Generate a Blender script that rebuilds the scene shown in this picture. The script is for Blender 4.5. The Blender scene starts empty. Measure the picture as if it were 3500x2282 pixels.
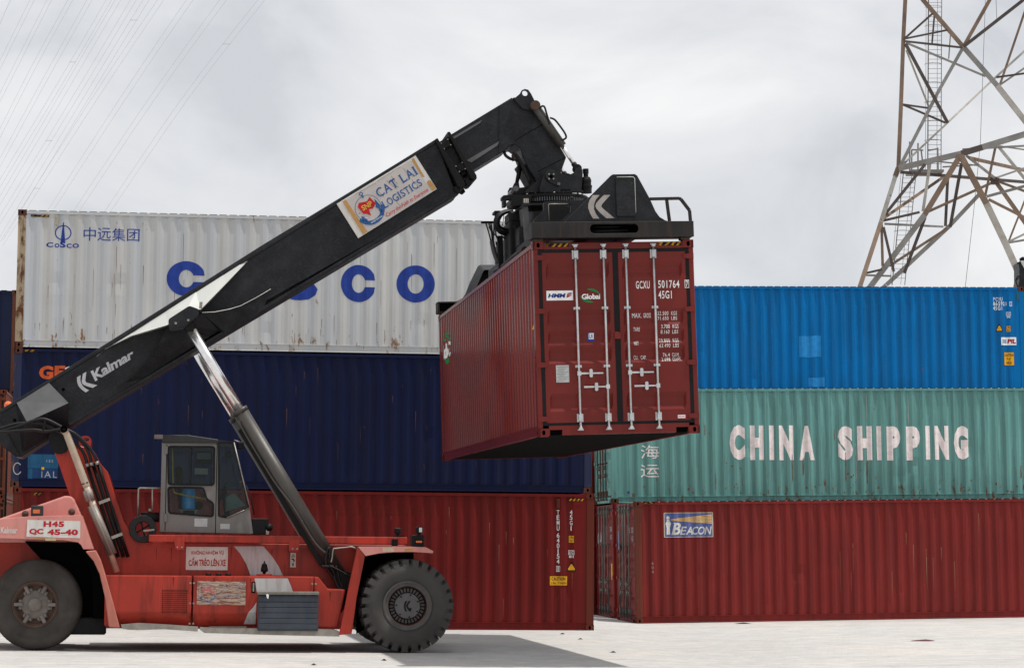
import bpy, bmesh, math, random
from mathutils import Vector, Matrix, noise
from mathutils.geometry import tessellate_polygon

R = math.radians
scene = bpy.context.scene
COL = scene.collection
random.seed(7)

# ------------------------------------------------------------------ camera
cam_data = bpy.data.cameras.new('camera')
cam_data.sensor_fit = 'HORIZONTAL'
cam_data.sensor_width = 36.0
cam_data.lens = 82.706
cam_data.clip_start = 0.5
cam_data.clip_end = 6000.0
cam = bpy.data.objects.new('camera', cam_data)
COL.objects.link(cam)
cam.location = (0.0, 0.0, 1.8964)
cam.rotation_euler = (R(90) + 0.0892, 0.0, 0.0)
scene.camera = cam

# ------------------------------------------------------------------ light: veiled high sun + bright broken cloud
SUN = Vector((0.30, -0.07, 1.0)).normalized()          # towards the sun
elev = math.asin(SUN.z)
azim = math.atan2(SUN.x, SUN.y)                          # clockwise from +Y
world = bpy.data.worlds.new('World')
scene.world = world
world.use_nodes = True
nt = world.node_tree
nt.nodes.clear()
N = nt.nodes.new
out = N('ShaderNodeOutputWorld')
bg = N('ShaderNodeBackground')
bg.inputs['Strength'].default_value = 1.0
sky = N('ShaderNodeTexSky')
sky.sky_type = 'NISHITA'
sky.sun_disc = False
sky.sun_elevation = elev
sky.sun_rotation = azim
skyk = N('ShaderNodeVectorMath'); skyk.operation = 'SCALE'
skyk.inputs['Scale'].default_value = 0.10                # the Nishita sky at strength 0.10
nt.links.new(sky.outputs['Color'], skyk.inputs[0])
tc = N('ShaderNodeTexCoord')
mp = N('ShaderNodeMapping')
mp.inputs['Scale'].default_value = (1.0, 1.0, 1.7)
mp.inputs['Location'].default_value = (2.10, 0.9, 0.30)
nt.links.new(tc.outputs['Generated'], mp.inputs['Vector'])
n1 = N('ShaderNodeTexNoise')
n1.inputs['Scale'].default_value = 6.2
n1.inputs['Detail'].default_value = 7.0
n1.inputs['Roughness'].default_value = 0.52
n1.inputs['Distortion'].default_value = 0.35
nt.links.new(mp.outputs['Vector'], n1.inputs['Vector'])
ramp = N('ShaderNodeValToRGB')
cr = ramp.color_ramp
cr.elements[0].position = 0.34; cr.elements[0].color = (0.66, 0.68, 0.715, 1)
cr.elements[1].position = 0.62; cr.elements[1].color = (0.98, 0.98, 0.975, 1)
e = cr.elements.new(0.43); e.color = (0.785, 0.795, 0.82, 1)
e = cr.elements.new(0.52); e.color = (0.865, 0.868, 0.882, 1)
nt.links.new(n1.outputs['Fac'], ramp.inputs['Fac'])
mix = N('ShaderNodeMixRGB')
mix.inputs['Fac'].default_value = 0.94
nt.links.new(skyk.outputs['Vector'], mix.inputs['Color1'])
nt.links.new(ramp.outputs['Color'], mix.inputs['Color2'])
nt.links.new(mix.outputs['Color'], bg.inputs['Color'])
nt.links.new(bg.outputs['Background'], out.inputs['Surface'])

sun_data = bpy.data.lights.new('sun', 'SUN')
sun_data.energy = 3.8
sun_data.angle = R(0.9)
sun_data.color = (1.0, 0.96, 0.90)
sun = bpy.data.objects.new('sun', sun_data)
COL.objects.link(sun)
sun.rotation_euler = (-SUN).to_track_quat('-Z', 'Y').to_euler()
sun.location = (20, -20, 60)

scene.view_settings.view_transform = 'Standard'
scene.view_settings.look = 'None'
scene.view_settings.exposure = 0.0
scene.view_settings.gamma = 1.0
scene.view_settings.use_curve_mapping = False
scene.cycles.max_bounces = 8
scene.cycles.transparent_max_bounces = 12

# ------------------------------------------------------------------ helpers
def empty(name, matrix=None, parent=None):
    o = bpy.data.objects.new(name, None)
    o.empty_display_size = 0.3
    COL.objects.link(o)
    if parent is not None:
        o.parent = parent
    if matrix is not None:
        o.matrix_basis = matrix
    return o

def tag(o, label=None, cat=None, group=None, kind=None):
    if label: o['label'] = label
    if cat: o['category'] = cat
    if group: o['group'] = group
    if kind: o['kind'] = kind
    return o

def as_list(m):
    return m if isinstance(m, (list, tuple)) else [m]

class MB:
    """collects geometry for ONE mesh object"""
    def __init__(self):
        self.v = []; self.f = []; self.m = []; self.s = []
    def add(self, vs, fs, mi=0, smooth=False):
        b = len(self.v)
        self.v += [tuple(p) for p in vs]
        for f in fs:
            self.f.append(tuple(i + b for i in f)); self.m.append(mi); self.s.append(smooth)
        return self
    def box(self, x0, x1, y0, y1, z0, z1, mi=0):
        vs = [(x0,y0,z0),(x1,y0,z0),(x1,y1,z0),(x0,y1,z0),(x0,y0,z1),(x1,y0,z1),(x1,y1,z1),(x0,y1,z1)]
        return self.add(vs, [(3,2,1,0),(4,5,6,7),(0,1,5,4),(1,2,6,5),(2,3,7,6),(3,0,4,7)], mi)
    def plate(self, outer, holes, fn, t0, t1, mi=0, back=True, mh=None):
        """flat plate with openings: fn(x, z, t) -> 3D; walls between t0 (front) and t1"""
        loops = [list(outer)] + [list(h) for h in holes]
        tri = tessellate_polygon([[Vector((p[0], p[1], 0)) for p in lp] for lp in loops])
        flat = [p for lp in loops for p in lp]
        self.add([fn(p[0], p[1], t0) for p in flat], tri, mi)
        if back:
            self.add([fn(p[0], p[1], t1) for p in flat], [tuple(reversed(t)) for t in tri], mi)
        for k, lp in enumerate(loops):
            n = len(lp)
            vs = [fn(p[0], p[1], t0) for p in lp] + [fn(p[0], p[1], t1) for p in lp]
            self.add(vs, [(i, (i+1) % n, n + (i+1) % n, n + i) for i in range(n)], mi if (k == 0 or mh is None) else mh)
        return self
    def prism_y(self, poly, y0, y1, mi=0):
        return self.plate(poly, [], lambda x, z, t: (x, t, z), y0, y1, mi)
    def prism_x(self, poly, x0, x1, mi=0):
        return self.plate(poly, [], lambda y, z, t: (t, y, z), x0, x1, mi)
    def loft(self, a, b, mi=0, close=False, smooth=False):
        n = len(a)
        k = n if close else n - 1
        return self.add(list(a) + list(b), [(i, (i+1) % n, n + (i+1) % n, n + i) for i in range(k)], mi, smooth)
    def tube(self, pts, r, n=8, mi=0, caps=True, smooth=True):
        pts = [Vector(p) for p in pts]
        rs = r if isinstance(r, (list, tuple)) else [r] * len(pts)
        rings = []
        up = None
        for i, p in enumerate(pts):
            if i == 0: d = pts[1] - p
            elif i == len(pts) - 1: d = p - pts[i-1]
            else: d = (pts[i+1] - p).normalized() + (p - pts[i-1]).normalized()
            d.normalize()
            if up is None:
                up = Vector((0, 0, 1)) if abs(d.z) < 0.9 else Vector((1, 0, 0))
            a = d.cross(up)
            if a.length < 1e-5:
                a = d.orthogonal()
            a.normalize()
            b = a.cross(d).normalized()
            up = b
            rings.append([p + (a * math.cos(2*math.pi*k/n) + b * math.sin(2*math.pi*k/n)) * rs[i] for k in range(n)])
        vs = [q for rg in rings for q in rg]
        fs = []
        for i in range(len(pts) - 1):
            for k in range(n):
                fs.append((i*n + k, i*n + (k+1) % n, (i+1)*n + (k+1) % n, (i+1)*n + k))
        self.add(vs, fs, mi, smooth)
        if caps:
            self.add(rings[0], [tuple(reversed(range(n)))], mi)
            self.add(rings[-1], [tuple(range(n))], mi)
        return self
    def cyl(self, p0, p1, r0, r1=None, n=20, mi=0, caps=True):
        return self.tube([p0, p1], [r0, r0 if r1 is None else r1], n, mi, caps)
    def bar(self, p0, p1, w, h=None, mi=0):
        """square bar between two points"""
        p0 = Vector(p0); p1 = Vector(p1); h = w if h is None else h
        d = (p1 - p0).normalized()
        s = d.cross(Vector((0, 0, 1)))
        if s.length < 1e-3: s = Vector((1, 0, 0))
        s.normalize(); u = s.cross(d).normalized()
        q = [s*(-w/2) + u*(-h/2), s*(w/2) + u*(-h/2), s*(w/2) + u*(h/2), s*(-w/2) + u*(h/2)]
        vs = [p0 + a for a in q] + [p1 + a for a in q]
        return self.add(vs, [(3,2,1,0),(4,5,6,7),(0,1,5,4),(1,2,6,5),(2,3,7,6),(3,0,4,7)], mi)
    def lathe_y(self, c, prof, n=48, mi=0, smooth=True, a0=0.0, a1=2*math.pi):
        """profile [(radius, y)] turned about the y axis through c=(x,z)"""
        full = abs(a1 - a0 - 2*math.pi) < 1e-6
        m = n if full else n + 1
        vs = []
        for r, y in prof:
            for k in range(m):
                a = a0 + (a1 - a0) * k / n
                vs.append((c[0] + r*math.cos(a), y, c[1] + r*math.sin(a)))
        fs = []
        for i in range(len(prof) - 1):
            for k in range(n):
                k2 = (k+1) % m
                fs.append((i*m + k, i*m + k2, (i+1)*m + k2, (i+1)*m + k))
        return self.add(vs, fs, mi, smooth)
    def build(self, name, mat, parent=None, bevel=0.0, seg=1, kind=None, label=None):
        me = bpy.data.meshes.new(name)
        me.from_pydata(self.v, [], self.f)
        for mm in as_list(mat):
            me.materials.append(mm)
        me.polygons.foreach_set('material_index', self.m)
        me.polygons.foreach_set('use_smooth', self.s)
        bm = bmesh.new(); bm.from_mesh(me)
        bmesh.ops.remove_doubles(bm, verts=bm.verts, dist=1e-5)
        bmesh.ops.recalc_face_normals(bm, faces=bm.faces)
        if bevel > 0:
            es = [ed for ed in bm.edges if len(ed.link_faces) == 2 and ed.calc_face_angle(0) > R(28)]
            bmesh.ops.bevel(bm, geom=es, offset=bevel, offset_type='OFFSET', segments=seg, profile=0.5, affect='EDGES', clamp_overlap=True)
        bm.to_mesh(me); bm.free()
        me.update()
        return link(name, me, parent, kind, label)

def link(name, me, parent=None, kind=None, label=None):
    o = bpy.data.objects.new(name, me)
    COL.objects.link(o)
    if parent is not None: o.parent = parent
    if kind: o['kind'] = kind
    if label: o['label'] = label
    return o

def rrect(x0, x1, z0, z1, r, n=5):
    pts = []
    for cx, cz, a in ((x1-r, z1-r, 0), (x0+r, z1-r, 90), (x0+r, z0+r, 180), (x1-r, z0+r, 270)):
        for k in range(n+1):
            t = R(a + 90*k/n)
            pts.append((cx + r*math.cos(t), cz + r*math.sin(t)))
    return pts

def oval(cx, cz, rx, rz, n=16):
    return [(cx + rx*math.cos(2*math.pi*k/n), cz + rz*math.sin(2*math.pi*k/n)) for k in range(n)]

def spline(pts, n=6):
    """Catmull-Rom through points (any dimension)"""
    P = [Vector(p) for p in pts]
    outp = []
    for i in range(len(P) - 1):
        a = P[max(i-1, 0)]; b = P[i]; c = P[i+1]; d = P[min(i+2, len(P)-1)]
        for k in range(n):
            t = k / n
            outp.append(0.5*((2*b) + (c-a)*t + (2*a-5*b+4*c-d)*t*t + (3*b-a-3*c+d)*t**3))
    outp.append(P[-1])
    return outp

def round_poly(pts, r, n=4):
    """rounds the corners of a 2-D polygon"""
    outp = []
    m = len(pts)
    for i in range(m):
        p = Vector(pts[i]); a = Vector(pts[i-1]); b = Vector(pts[(i+1) % m])
        da = (a-p); db = (b-p)
        k = min(r, da.length*0.45, db.length*0.45)
        s = p + da.normalized()*k; e_ = p + db.normalized()*k
        for j in range(n+1):
            t = j/n
            q = s*(1-t)**2 + p*2*t*(1-t) + e_*t*t
            outp.append((q.x, q.y))
    return outp

# ------------------------------------------------------------------ materials
def mat_new(name):
    m = bpy.data.materials.new(name)
    m.use_nodes = True
    t = m.node_tree
    return m, t, t.nodes['Principled BSDF']

def rgba(c):
    return (c[0], c[1], c[2], 1.0)

def noise_node(t, vec, scale, detail=4.0, rough=0.55, dist=0.0):
    n = t.nodes.new('ShaderNodeTexNoise')
    n.inputs['Scale'].default_value = scale
    n.inputs['Detail'].default_value = detail
    n.inputs['Roughness'].default_value = rough
    n.inputs['Distortion'].default_value = dist
    t.links.new(vec, n.inputs['Vector'])
    return n.outputs['Fac']

def mapping(t, scale=(1,1,1), loc=(0,0,0), coord='Object'):
    c = t.nodes.new('ShaderNodeTexCoord')
    m = t.nodes.new('ShaderNodeMapping')
    m.inputs['Scale'].default_value = scale
    m.inputs['Location'].default_value = loc
    t.links.new(c.outputs[coord], m.inputs['Vector'])
    return m.outputs['Vector']

def ramp_node(t, fac, p0, p1, c0=(0,0,0), c1=(1,1,1)):
    r = t.nodes.new('ShaderNodeValToRGB')
    r.color_ramp.elements[0].position = p0; r.color_ramp.elements[0].color = rgba(c0)
    r.color_ramp.elements[1].position = p1; r.color_ramp.elements[1].color = rgba(c1)
    t.links.new(fac, r.inputs['Fac'])
    return r.outputs['Color']

def mix_node(t, fac, a, b, mode='MIX'):
    m = t.nodes.new('ShaderNodeMixRGB'); m.blend_type = mode
    for key, v in (('Fac', fac), ('Color1', a), ('Color2', b)):
        if isinstance(v, (int, float)): m.inputs[key].default_value = v
        elif isinstance(v, tuple): m.inputs[key].default_value = rgba(v)
        else: t.links.new(v, m.inputs[key])
    return m.outputs['Color']

def math_node(t, op, a, b=None, clamp=False):
    m = t.nodes.new('ShaderNodeMath'); m.operation = op; m.use_clamp = clamp
    for i, v in enumerate((a, b)):
        if v is None: continue
        if isinstance(v, (int, float)): m.inputs[i].default_value = v
        else: t.links.new(v, m.inputs[i])
    return m.outputs[0]

def bump(t, b, height, strength=0.2, dist=0.01):
    n = t.nodes.new('ShaderNodeBump')
    n.inputs['Strength'].default_value = strength
    n.inputs['Distance'].default_value = dist
    t.links.new(height, n.inputs['Height'])
    t.links.new(n.outputs['Normal'], b.inputs['Normal'])

def paint(name, col, rough=0.5, var=0.25, dirt=(0.05,0.045,0.04), dirt_amt=0.25, scale=1.5, seed=0.0, metal=0.0, spec=0.2, bmp=0.15, streak=True, scuff=None, scuff_amt=0.0, coat=0.0):
    """weathered paint: tone drift, grime in vertical runs, scuffs showing another colour"""
    m, t, b = mat_new(name)
    v = mapping(t, (1,1,1), (seed, seed*1.7, seed*0.6))
    vs = mapping(t, (5,5,0.55) if streak else (1.3,1.3,1.3), (seed*2.1, seed, 0))
    n1 = noise_node(t, v, scale, 5)
    n2 = noise_node(t, vs, scale*1.3, 6, 0.6)
    n3 = noise_node(t, v, scale*14, 6, 0.65)
    c = mix_node(t, ramp_node(t, n1, 0.3, 0.72), tuple(x*(1-var) for x in col), tuple(min(1, x*(1+var)) for x in col))
    c = mix_node(t, math_node(t, 'MULTIPLY', ramp_node(t, n2, 0.48, 0.78), dirt_amt), c, dirt)
    if scuff is not None and scuff_amt > 0:
        c = mix_node(t, ramp_node(t, n3, 0.70 - 0.12*scuff_amt, 0.74), c, scuff)
    t.links.new(c, b.inputs['Base Color'])
    rr = t.nodes.new('ShaderNodeMapRange')
    rr.inputs['To Min'].default_value = max(0.05, rough-0.12); rr.inputs['To Max'].default_value = min(1, rough+0.15)
    t.links.new(n3, rr.inputs['Value'])
    t.links.new(rr.outputs['Result'], b.inputs['Roughness'])
    b.inputs['Metallic'].default_value = metal
    b.inputs['Specular IOR Level'].default_value = spec
    if coat: 
        b.inputs['Coat Weight'].default_value = coat; b.inputs['Coat Roughness'].default_value = 0.2
    if bmp: bump(t, b, n3, bmp, 0.004)
    return m

def container_paint(name, col, seed=0.0, rust=0.35, fade=0.15, rough=0.5, grime=0.3, rustcol=(0.13,0.05,0.022), pale=None, bottom_rust=0.0, spec=0.07, bands=None):
    """corrugated-wall paint: chalky fade, rain runs, rust spots and runs"""
    m, t, b = mat_new(name)
    v = mapping(t, (1,1,1), (seed, seed*0.7, seed*1.3))
    vrun = mapping(t, (7,7,0.32), (seed*1.9, seed, seed))
    vspot = mapping(t, (4.2,4.2,1.6), (seed, seed*2, seed))
    big = noise_node(t, v, 0.55, 4)
    runs = noise_node(t, vrun, 1.0, 6, 0.62)
    spots = noise_node(t, vspot, 1.6, 8, 0.68, 0.3)
    fine = noise_node(t, v, 26, 5, 0.6)
    pale = pale or tuple(min(1, x*1.25 + 0.03) for x in col)
    c = mix_node(t, ramp_node(t, big, 0.32, 0.7), tuple(x*0.9 for x in col), tuple(min(1,x*1.1) for x in col))
    band = noise_node(t, mapping(t, (3.2,0.01,0.05), (seed*5.1, 0, seed)), 1.0, 3, 0.5)
    if bands is not None:
        c = mix_node(t, math_node(t, 'MULTIPLY', ramp_node(t, band, 0.35, 0.65), 0.8), c, bands)
    c = mix_node(t, math_node(t, 'MULTIPLY', ramp_node(t, runs, 0.5, 0.8), fade), c, pale)
    c = mix_node(t, math_node(t, 'MULTIPLY', ramp_node(t, runs, 0.5, 0.25), grime), c, tuple(x*0.35 + 0.008 for x in col))
    # rust: spots grow where the run noise is high
    rmask = math_node(t, 'ADD', math_node(t, 'MULTIPLY', spots, 0.7), math_node(t, 'MULTIPLY', runs, 0.3))
    if bottom_rust > 0:
        sx = t.nodes.new('ShaderNodeSeparateXYZ')
        cc = t.nodes.new('ShaderNodeTexCoord')
        t.links.new(cc.outputs['Object'], sx.inputs[0])
        low = ramp_node(t, math_node(t, 'MULTIPLY', sx.outputs['Z'], 1.0), 0.15, 0.85, (1,1,1), (0,0,0))
        rmask = math_node(t, 'ADD', rmask, math_node(t, 'MULTIPLY', low, bottom_rust*0.16))
    rm = ramp_node(t, rmask, 0.665 - 0.09*rust, 0.70 - 0.06*rust)
    c = mix_node(t, rm, c, rustcol)
    t.links.new(c, b.inputs['Base Color'])
    rr = t.nodes.new('ShaderNodeMapRange')
    rr.inputs['To Min'].default_value = max(0.05, rough-0.12); rr.inputs['To Max'].default_value = min(1, rough+0.2*min(1, rough*2))
    t.links.new(fine, rr.inputs['Value'])
    t.links.new(rr.outputs['Result'], b.inputs['Roughness'])
    b.inputs['Specular IOR Level'].default_value = spec
    bump(t, b, spots, 0.12, 0.01)
    return m

def flat(name, col, rough=0.6, metal=0.0, spec=0.12, wear=0.0, wearcol=(0.25,0.23,0.2), wscale=(6,6,2)):
    m, t, b = mat_new(name)
    v = mapping(t, (1,1,1))
    n1 = noise_node(t, v, 9, 5)
    c = mix_node(t, ramp_node(t, n1, 0.3, 0.7), tuple(x*0.86 for x in col), tuple(min(1, x*1.1) for x in col))
    if wear > 0:
        n2 = noise_node(t, mapping(t, wscale), 4.5, 8, 0.7)
        c = mix_node(t, ramp_node(t, n2, 0.66-0.2*wear, 0.72-0.2*wear), c, wearcol)
    t.links.new(c, b.inputs['Base Color'])
    b.inputs['Roughness'].default_value = rough
    b.inputs['Metallic'].default_value = metal
    b.inputs['Specular IOR Level'].default_value = spec
    return m

# ------------------------------------------------------------------ lettering (flat print)
_glyph_cache = {}
def glyphs(text, bold=0.0, space=1.0, shear=0.0):
    """outline of a word, scaled to the unit square -> (verts, faces)"""
    key = (text, bold, space, shear)
    if key in _glyph_cache: return _glyph_cache[key]
    cu = bpy.data.curves.new('print', 'FONT')
    cu.body = text
    cu.offset = bold
    cu.space_character = space
    cu.shear = shear
    cu.resolution_u = 3
    cu.fill_mode = 'FRONT'
    ob = bpy.data.objects.new('print', cu)
    COL.objects.link(ob)
    dg = bpy.context.evaluated_depsgraph_get()
    me = bpy.data.meshes.new_from_object(ob.evaluated_get(dg))
    vs = [(p.co.x, p.co.y) for p in me.vertices]
    fs = [tuple(p.vertices) for p in me.polygons]
    bpy.data.objects.remove(ob); bpy.data.curves.remove(cu); bpy.data.meshes.remove(me)
    x0 = min(p[0] for p in vs); x1 = max(p[0] for p in vs); y0 = min(p[1] for p in vs); y1 = max(p[1] for p in vs)
    vs = [((p[0]-x0)/(x1-x0), (p[1]-y0)/(y1-y0)) for p in vs]
    _glyph_cache[key] = (vs, fs)
    return vs, fs

class Print:
    """flat print gathered in 2-D (x, z), laid on a surface by a mapping"""
    def __init__(self): self.v = []; self.f = []; self.m = []; self.c = []
    def add(self, vs, fs, mi=0):
        b = len(self.v); self.v += list(vs); self.c.append((b, len(self.f), len(fs)))
        for f in fs: self.f.append(tuple(i+b for i in f)); self.m.append(mi)
        return self
    def text(self, s, x0, x1, z0, z1, bold=0.0, space=1.0, shear=0.0, mi=0):
        vs, fs = glyphs(s, bold, space, shear)
        return self.add([(x0+(x1-x0)*p[0], z0+(z1-z0)*p[1]) for p in vs], fs, mi)
    def poly(self, pts, mi=0, holes=()):
        loops = [list(pts)] + [list(h) for h in holes]
        tri = tessellate_polygon([[Vector((p[0], p[1], 0)) for p in lp] for lp in loops])
        return self.add([p for lp in loops for p in lp], tri, mi)
    def rect(self, x0, x1, z0, z1, mi=0): return self.poly([(x0,z0),(x1,z0),(x1,z1),(x0,z1)], mi)
    def ring(self, cx, cz, rx, rz, t, mi=0, a0=0, a1=360, n=40):
        A = [R(a0 + (a1-a0)*k/n) for k in range(n+1)]
        vs = [(cx+rx*math.cos(a), cz+rz*math.sin(a)) for a in A] + [(cx+(rx-t)*math.cos(a), cz+(rz-t)*math.sin(a)) for a in A]
        return self.add(vs, [(k, k+1, n+1+k+1, n+1+k) for k in range(n)], mi)
    def line(self, pts, w, mi=0):
        for a, b in zip(pts[:-1], pts[1:]):
            a = Vector(a[:2]); b = Vector(b[:2]); d = (b-a).normalized(); s = Vector((-d.y, d.x))*w/2
            self.add([tuple(a-s), tuple(b-s), tuple(b+s), tuple(a+s)], [(0,1,2,3)], mi)
        return self
    def each(self):
        """one Print for every letter or shape that was added"""
        res = []
        for k, (b, f0, nf) in enumerate(self.c):
            e_ = self.c[k+1][0] if k+1 < len(self.c) else len(self.v)
            p = Print(); p.v = self.v[b:e_]; p.f = [tuple(i-b for i in f) for f in self.f[f0:f0+nf]]; p.m = self.m[f0:f0+nf]; p.c = [(0, 0, nf)]
            res.append(p)
        return res
    def lay(self, name, mats, parent, fn, cuts_x=(), cuts_z=(), label=None):
        bm = bmesh.new()
        bv = [bm.verts.new((p[0], 0, p[1])) for p in self.v]
        for f, mi in zip(self.f, self.m):
            try:
                fc = bm.faces.new([bv[i] for i in f]); fc.material_index = mi
            except ValueError:
                pass
        if self.v:
            xs = [p[0] for p in self.v]; zs = [p[1] for p in self.v]
            for c in cuts_x:
                if min(xs) < c < max(xs):
                    bmesh.ops.bisect_plane(bm, geom=bm.verts[:]+bm.edges[:]+bm.faces[:], plane_co=(c,0,0), plane_no=(1,0,0))
            for c in cuts_z:
                if min(zs) < c < max(zs):
                    bmesh.ops.bisect_plane(bm, geom=bm.verts[:]+bm.edges[:]+bm.faces[:], plane_co=(0,0,c), plane_no=(0,0,1))
        for v in bm.verts:
            v.co = Vector(fn(v.co.x, v.co.z))
        bmesh.ops.recalc_face_normals(bm, faces=bm.faces)
        me = bpy.data.meshes.new(name)
        bm.to_mesh(me); bm.free()
        for mm in as_list(mats): me.materials.append(mm)
        return link(name, me, parent, None, label)
# ------------------------------------------------------------------ ground: pale block paving with a shallow drainage fall
def ground_z(x):
    if x < 2.0: z = 0.101 - 0.0085*max(x, -40.0)
    else:
        s = min(1.0, (x-2.0)/1.0)
        z = 0.084 - 0.058*s*s*(3-2*s)
        if x > 3.0: z += 0.0113*(min(x, 30.0)-3.0)
    return z

def build_ground():
    xs = [-3000,-800,-300,-120,-60,-40] + [-30+1.0*i for i in range(61)] + [40,60,120,300,800,3000]
    ys = [-300,-60,0,15] + [25+1.5*i for i in range(40)] + [100,130,180,260,400,800,1600,4000]
    vs = [(x, y, ground_z(x)) for y in ys for x in xs]
    n = len(xs)
    fs = [(j*n+i, j*n+i+1, (j+1)*n+i+1, (j+1)*n+i) for j in range(len(ys)-1) for i in range(n-1)]
    m, t, b = mat_new('block_paving')
    v = mapping(t, (1,1,1), (0,0,0))
    rot = t.nodes.new('ShaderNodeMapping'); rot.inputs['Rotation'].default_value = (0,0,0.146)
    t.links.new(v, rot.inputs['Vector'])
    br = t.nodes.new('ShaderNodeTexBrick')
    br.inputs['Scale'].default_value = 1.0
    br.inputs['Brick Width'].default_value = 0.225
    br.inputs['Row Height'].default_value = 0.1125
    br.inputs['Mortar Size'].default_value = 0.004
    br.inputs['Mortar Smooth'].default_value = 0.4
    br.inputs['Color1'].default_value = (1,1,1,1); br.inputs['Color2'].default_value = (0.0,0.0,0.0,1)
    br.inputs['Mortar'].default_value = (0.5,0.5,0.5,1)
    t.links.new(rot.outputs['Vector'], br.inputs['Vector'])
    big = noise_node(t, v, 0.35, 5)
    mid = noise_node(t, v, 2.3, 6, 0.6)
    fine = noise_node(t, v, 40, 4, 0.6)
    stain = noise_node(t, mapping(t, (0.5,1.4,1), (3,9,0)), 1.1, 6, 0.62, 0.4)
    c = mix_node(t, ramp_node(t, big, 0.3, 0.7), (0.42,0.41,0.398), (0.485,0.477,0.465))
    c = mix_node(t, 0.10, c, br.outputs['Color'], 'OVERLAY')
    c = mix_node(t, math_node(t, 'MULTIPLY', ramp_node(t, mid, 0.45, 0.75), 0.35), c, (0.32,0.31,0.295))
    c = mix_node(t, math_node(t, 'MULTIPLY', ramp_node(t, stain, 0.60, 0.72), 0.5), c, (0.25,0.235,0.22))
    grit = noise_node(t, mapping(t, (1.0,2.2,1), (7,2,0)), 7.0, 6, 0.7)
    c = mix_node(t, math_node(t, 'MULTIPLY', ramp_node(t, grit, 0.58, 0.68), 0.7), c, (0.20,0.19,0.18))
    track = noise_node(t, mapping(t, (0.05,1.6,1), (4,1,0)), 1.2, 4, 0.5)
    c = mix_node(t, math_node(t, 'MULTIPLY', ramp_node(t, track, 0.55, 0.68), 0.28), c, (0.27,0.26,0.25))
    c = mix_node(t, math_node(t, 'MULTIPLY', ramp_node(t, big, 0.5, 0.62), 0.18), c, (0.50,0.43,0.36))
    c = mix_node(t, math_node(t, 'MULTIPLY', br.outputs['Fac'], math_node(t, 'MULTIPLY', ramp_node(t, mid, 0.40, 0.7), 0.65)), c, (0.24,0.23,0.22))
    c = mix_node(t, math_node(t, 'MULTIPLY', ramp_node(t, fine, 0.55, 0.8), 0.25), c, (0.56,0.55,0.53))
    t.links.new(c, b.inputs['Base Color'])
    b.inputs['Roughness'].default_value = 0.85
    b.inputs['Specular IOR Level'].default_value = 0.25
    h = math_node(t, 'SUBTRACT', math_node(t, 'MULTIPLY', fine, 0.35), br.outputs['Fac'])
    bump(t, b, h, 0.35, 0.006)
    mb = MB(); mb.add(vs, fs)
    o = mb.build('ground', m)
    tag(o, kind='structure')
build_ground()

# ------------------------------------------------------------------ shipping containers (40 ft high cube)
CL, CW, CH = 12.192, 2.438, 2.896

def frame(yaw, tilt, origin):
    return Matrix.Translation(Vector(origin)) @ Matrix.Rotation(yaw, 4, 'Z') @ Matrix.Rotation(tilt, 4, 'Y')

def shift(fr, dx=0.0, dy=0.0, dz=0.0):
    return fr @ Matrix.Translation(Vector((dx, dy, dz)))

PER = 0.2767
def corr_breaks():
    xs = [0.165, 0.20]
    x = 0.20
    for k in range(42):
        for d in (0.068, 0.070, 0.068, PER-0.206):
            x += d; xs.append(x)
    xs += [CL-0.165]
    return xs
XB = corr_breaks()
def corr(x):
    """depth of the corrugation behind the outer plane"""
    if x <= 0.20 or x >= 0.20 + 42*PER: return 0.0
    t = (x - 0.20) % PER
    if t < 0.068: return 0.036*t/0.068
    if t < 0.138: return 0.036
    if t < 0.206: return 0.036*(0.206-t)/0.068
    return 0.0
ZB = [0.16 + (2.825-0.16)*k/11 for k in range(12)]

class Wall:
    """the shape of one corrugated side: corrugation + waviness + dents"""
    def __init__(self, seed, amp, dents, deep=1.0):
        rnd = random.Random(seed); self.deep = deep
        self.o = Vector((seed*3.1, seed*1.7, 0)); self.amp = amp
        self.d = [(rnd.uniform(0.6, 11.6), rnd.uniform(0.3, 1.6), rnd.uniform(0.12, 0.35), rnd.uniform(0.1, 0.3), rnd.uniform(0.012, 0.03)) for _ in range(dents)]
    def y(self, x, z):
        e = min(1.0, (z-0.16)/0.2, (2.825-z)/0.2)
        e = max(0.0, e)
        w = noise.noise(Vector((x*0.9, z*0.8, 0)) + self.o)*self.amp + noise.noise(Vector((x*3.3, z*2.3, 5)) + self.o)*self.amp*0.5
        for dx, dz, rx, rz, dep in self.d:
            q = ((x-dx)/rx)**2 + ((z-dz)/rz)**2
            if q < 1: w += dep*(1-q)**2
        return 0.016 + corr(x)*self.deep + w*e

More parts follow.
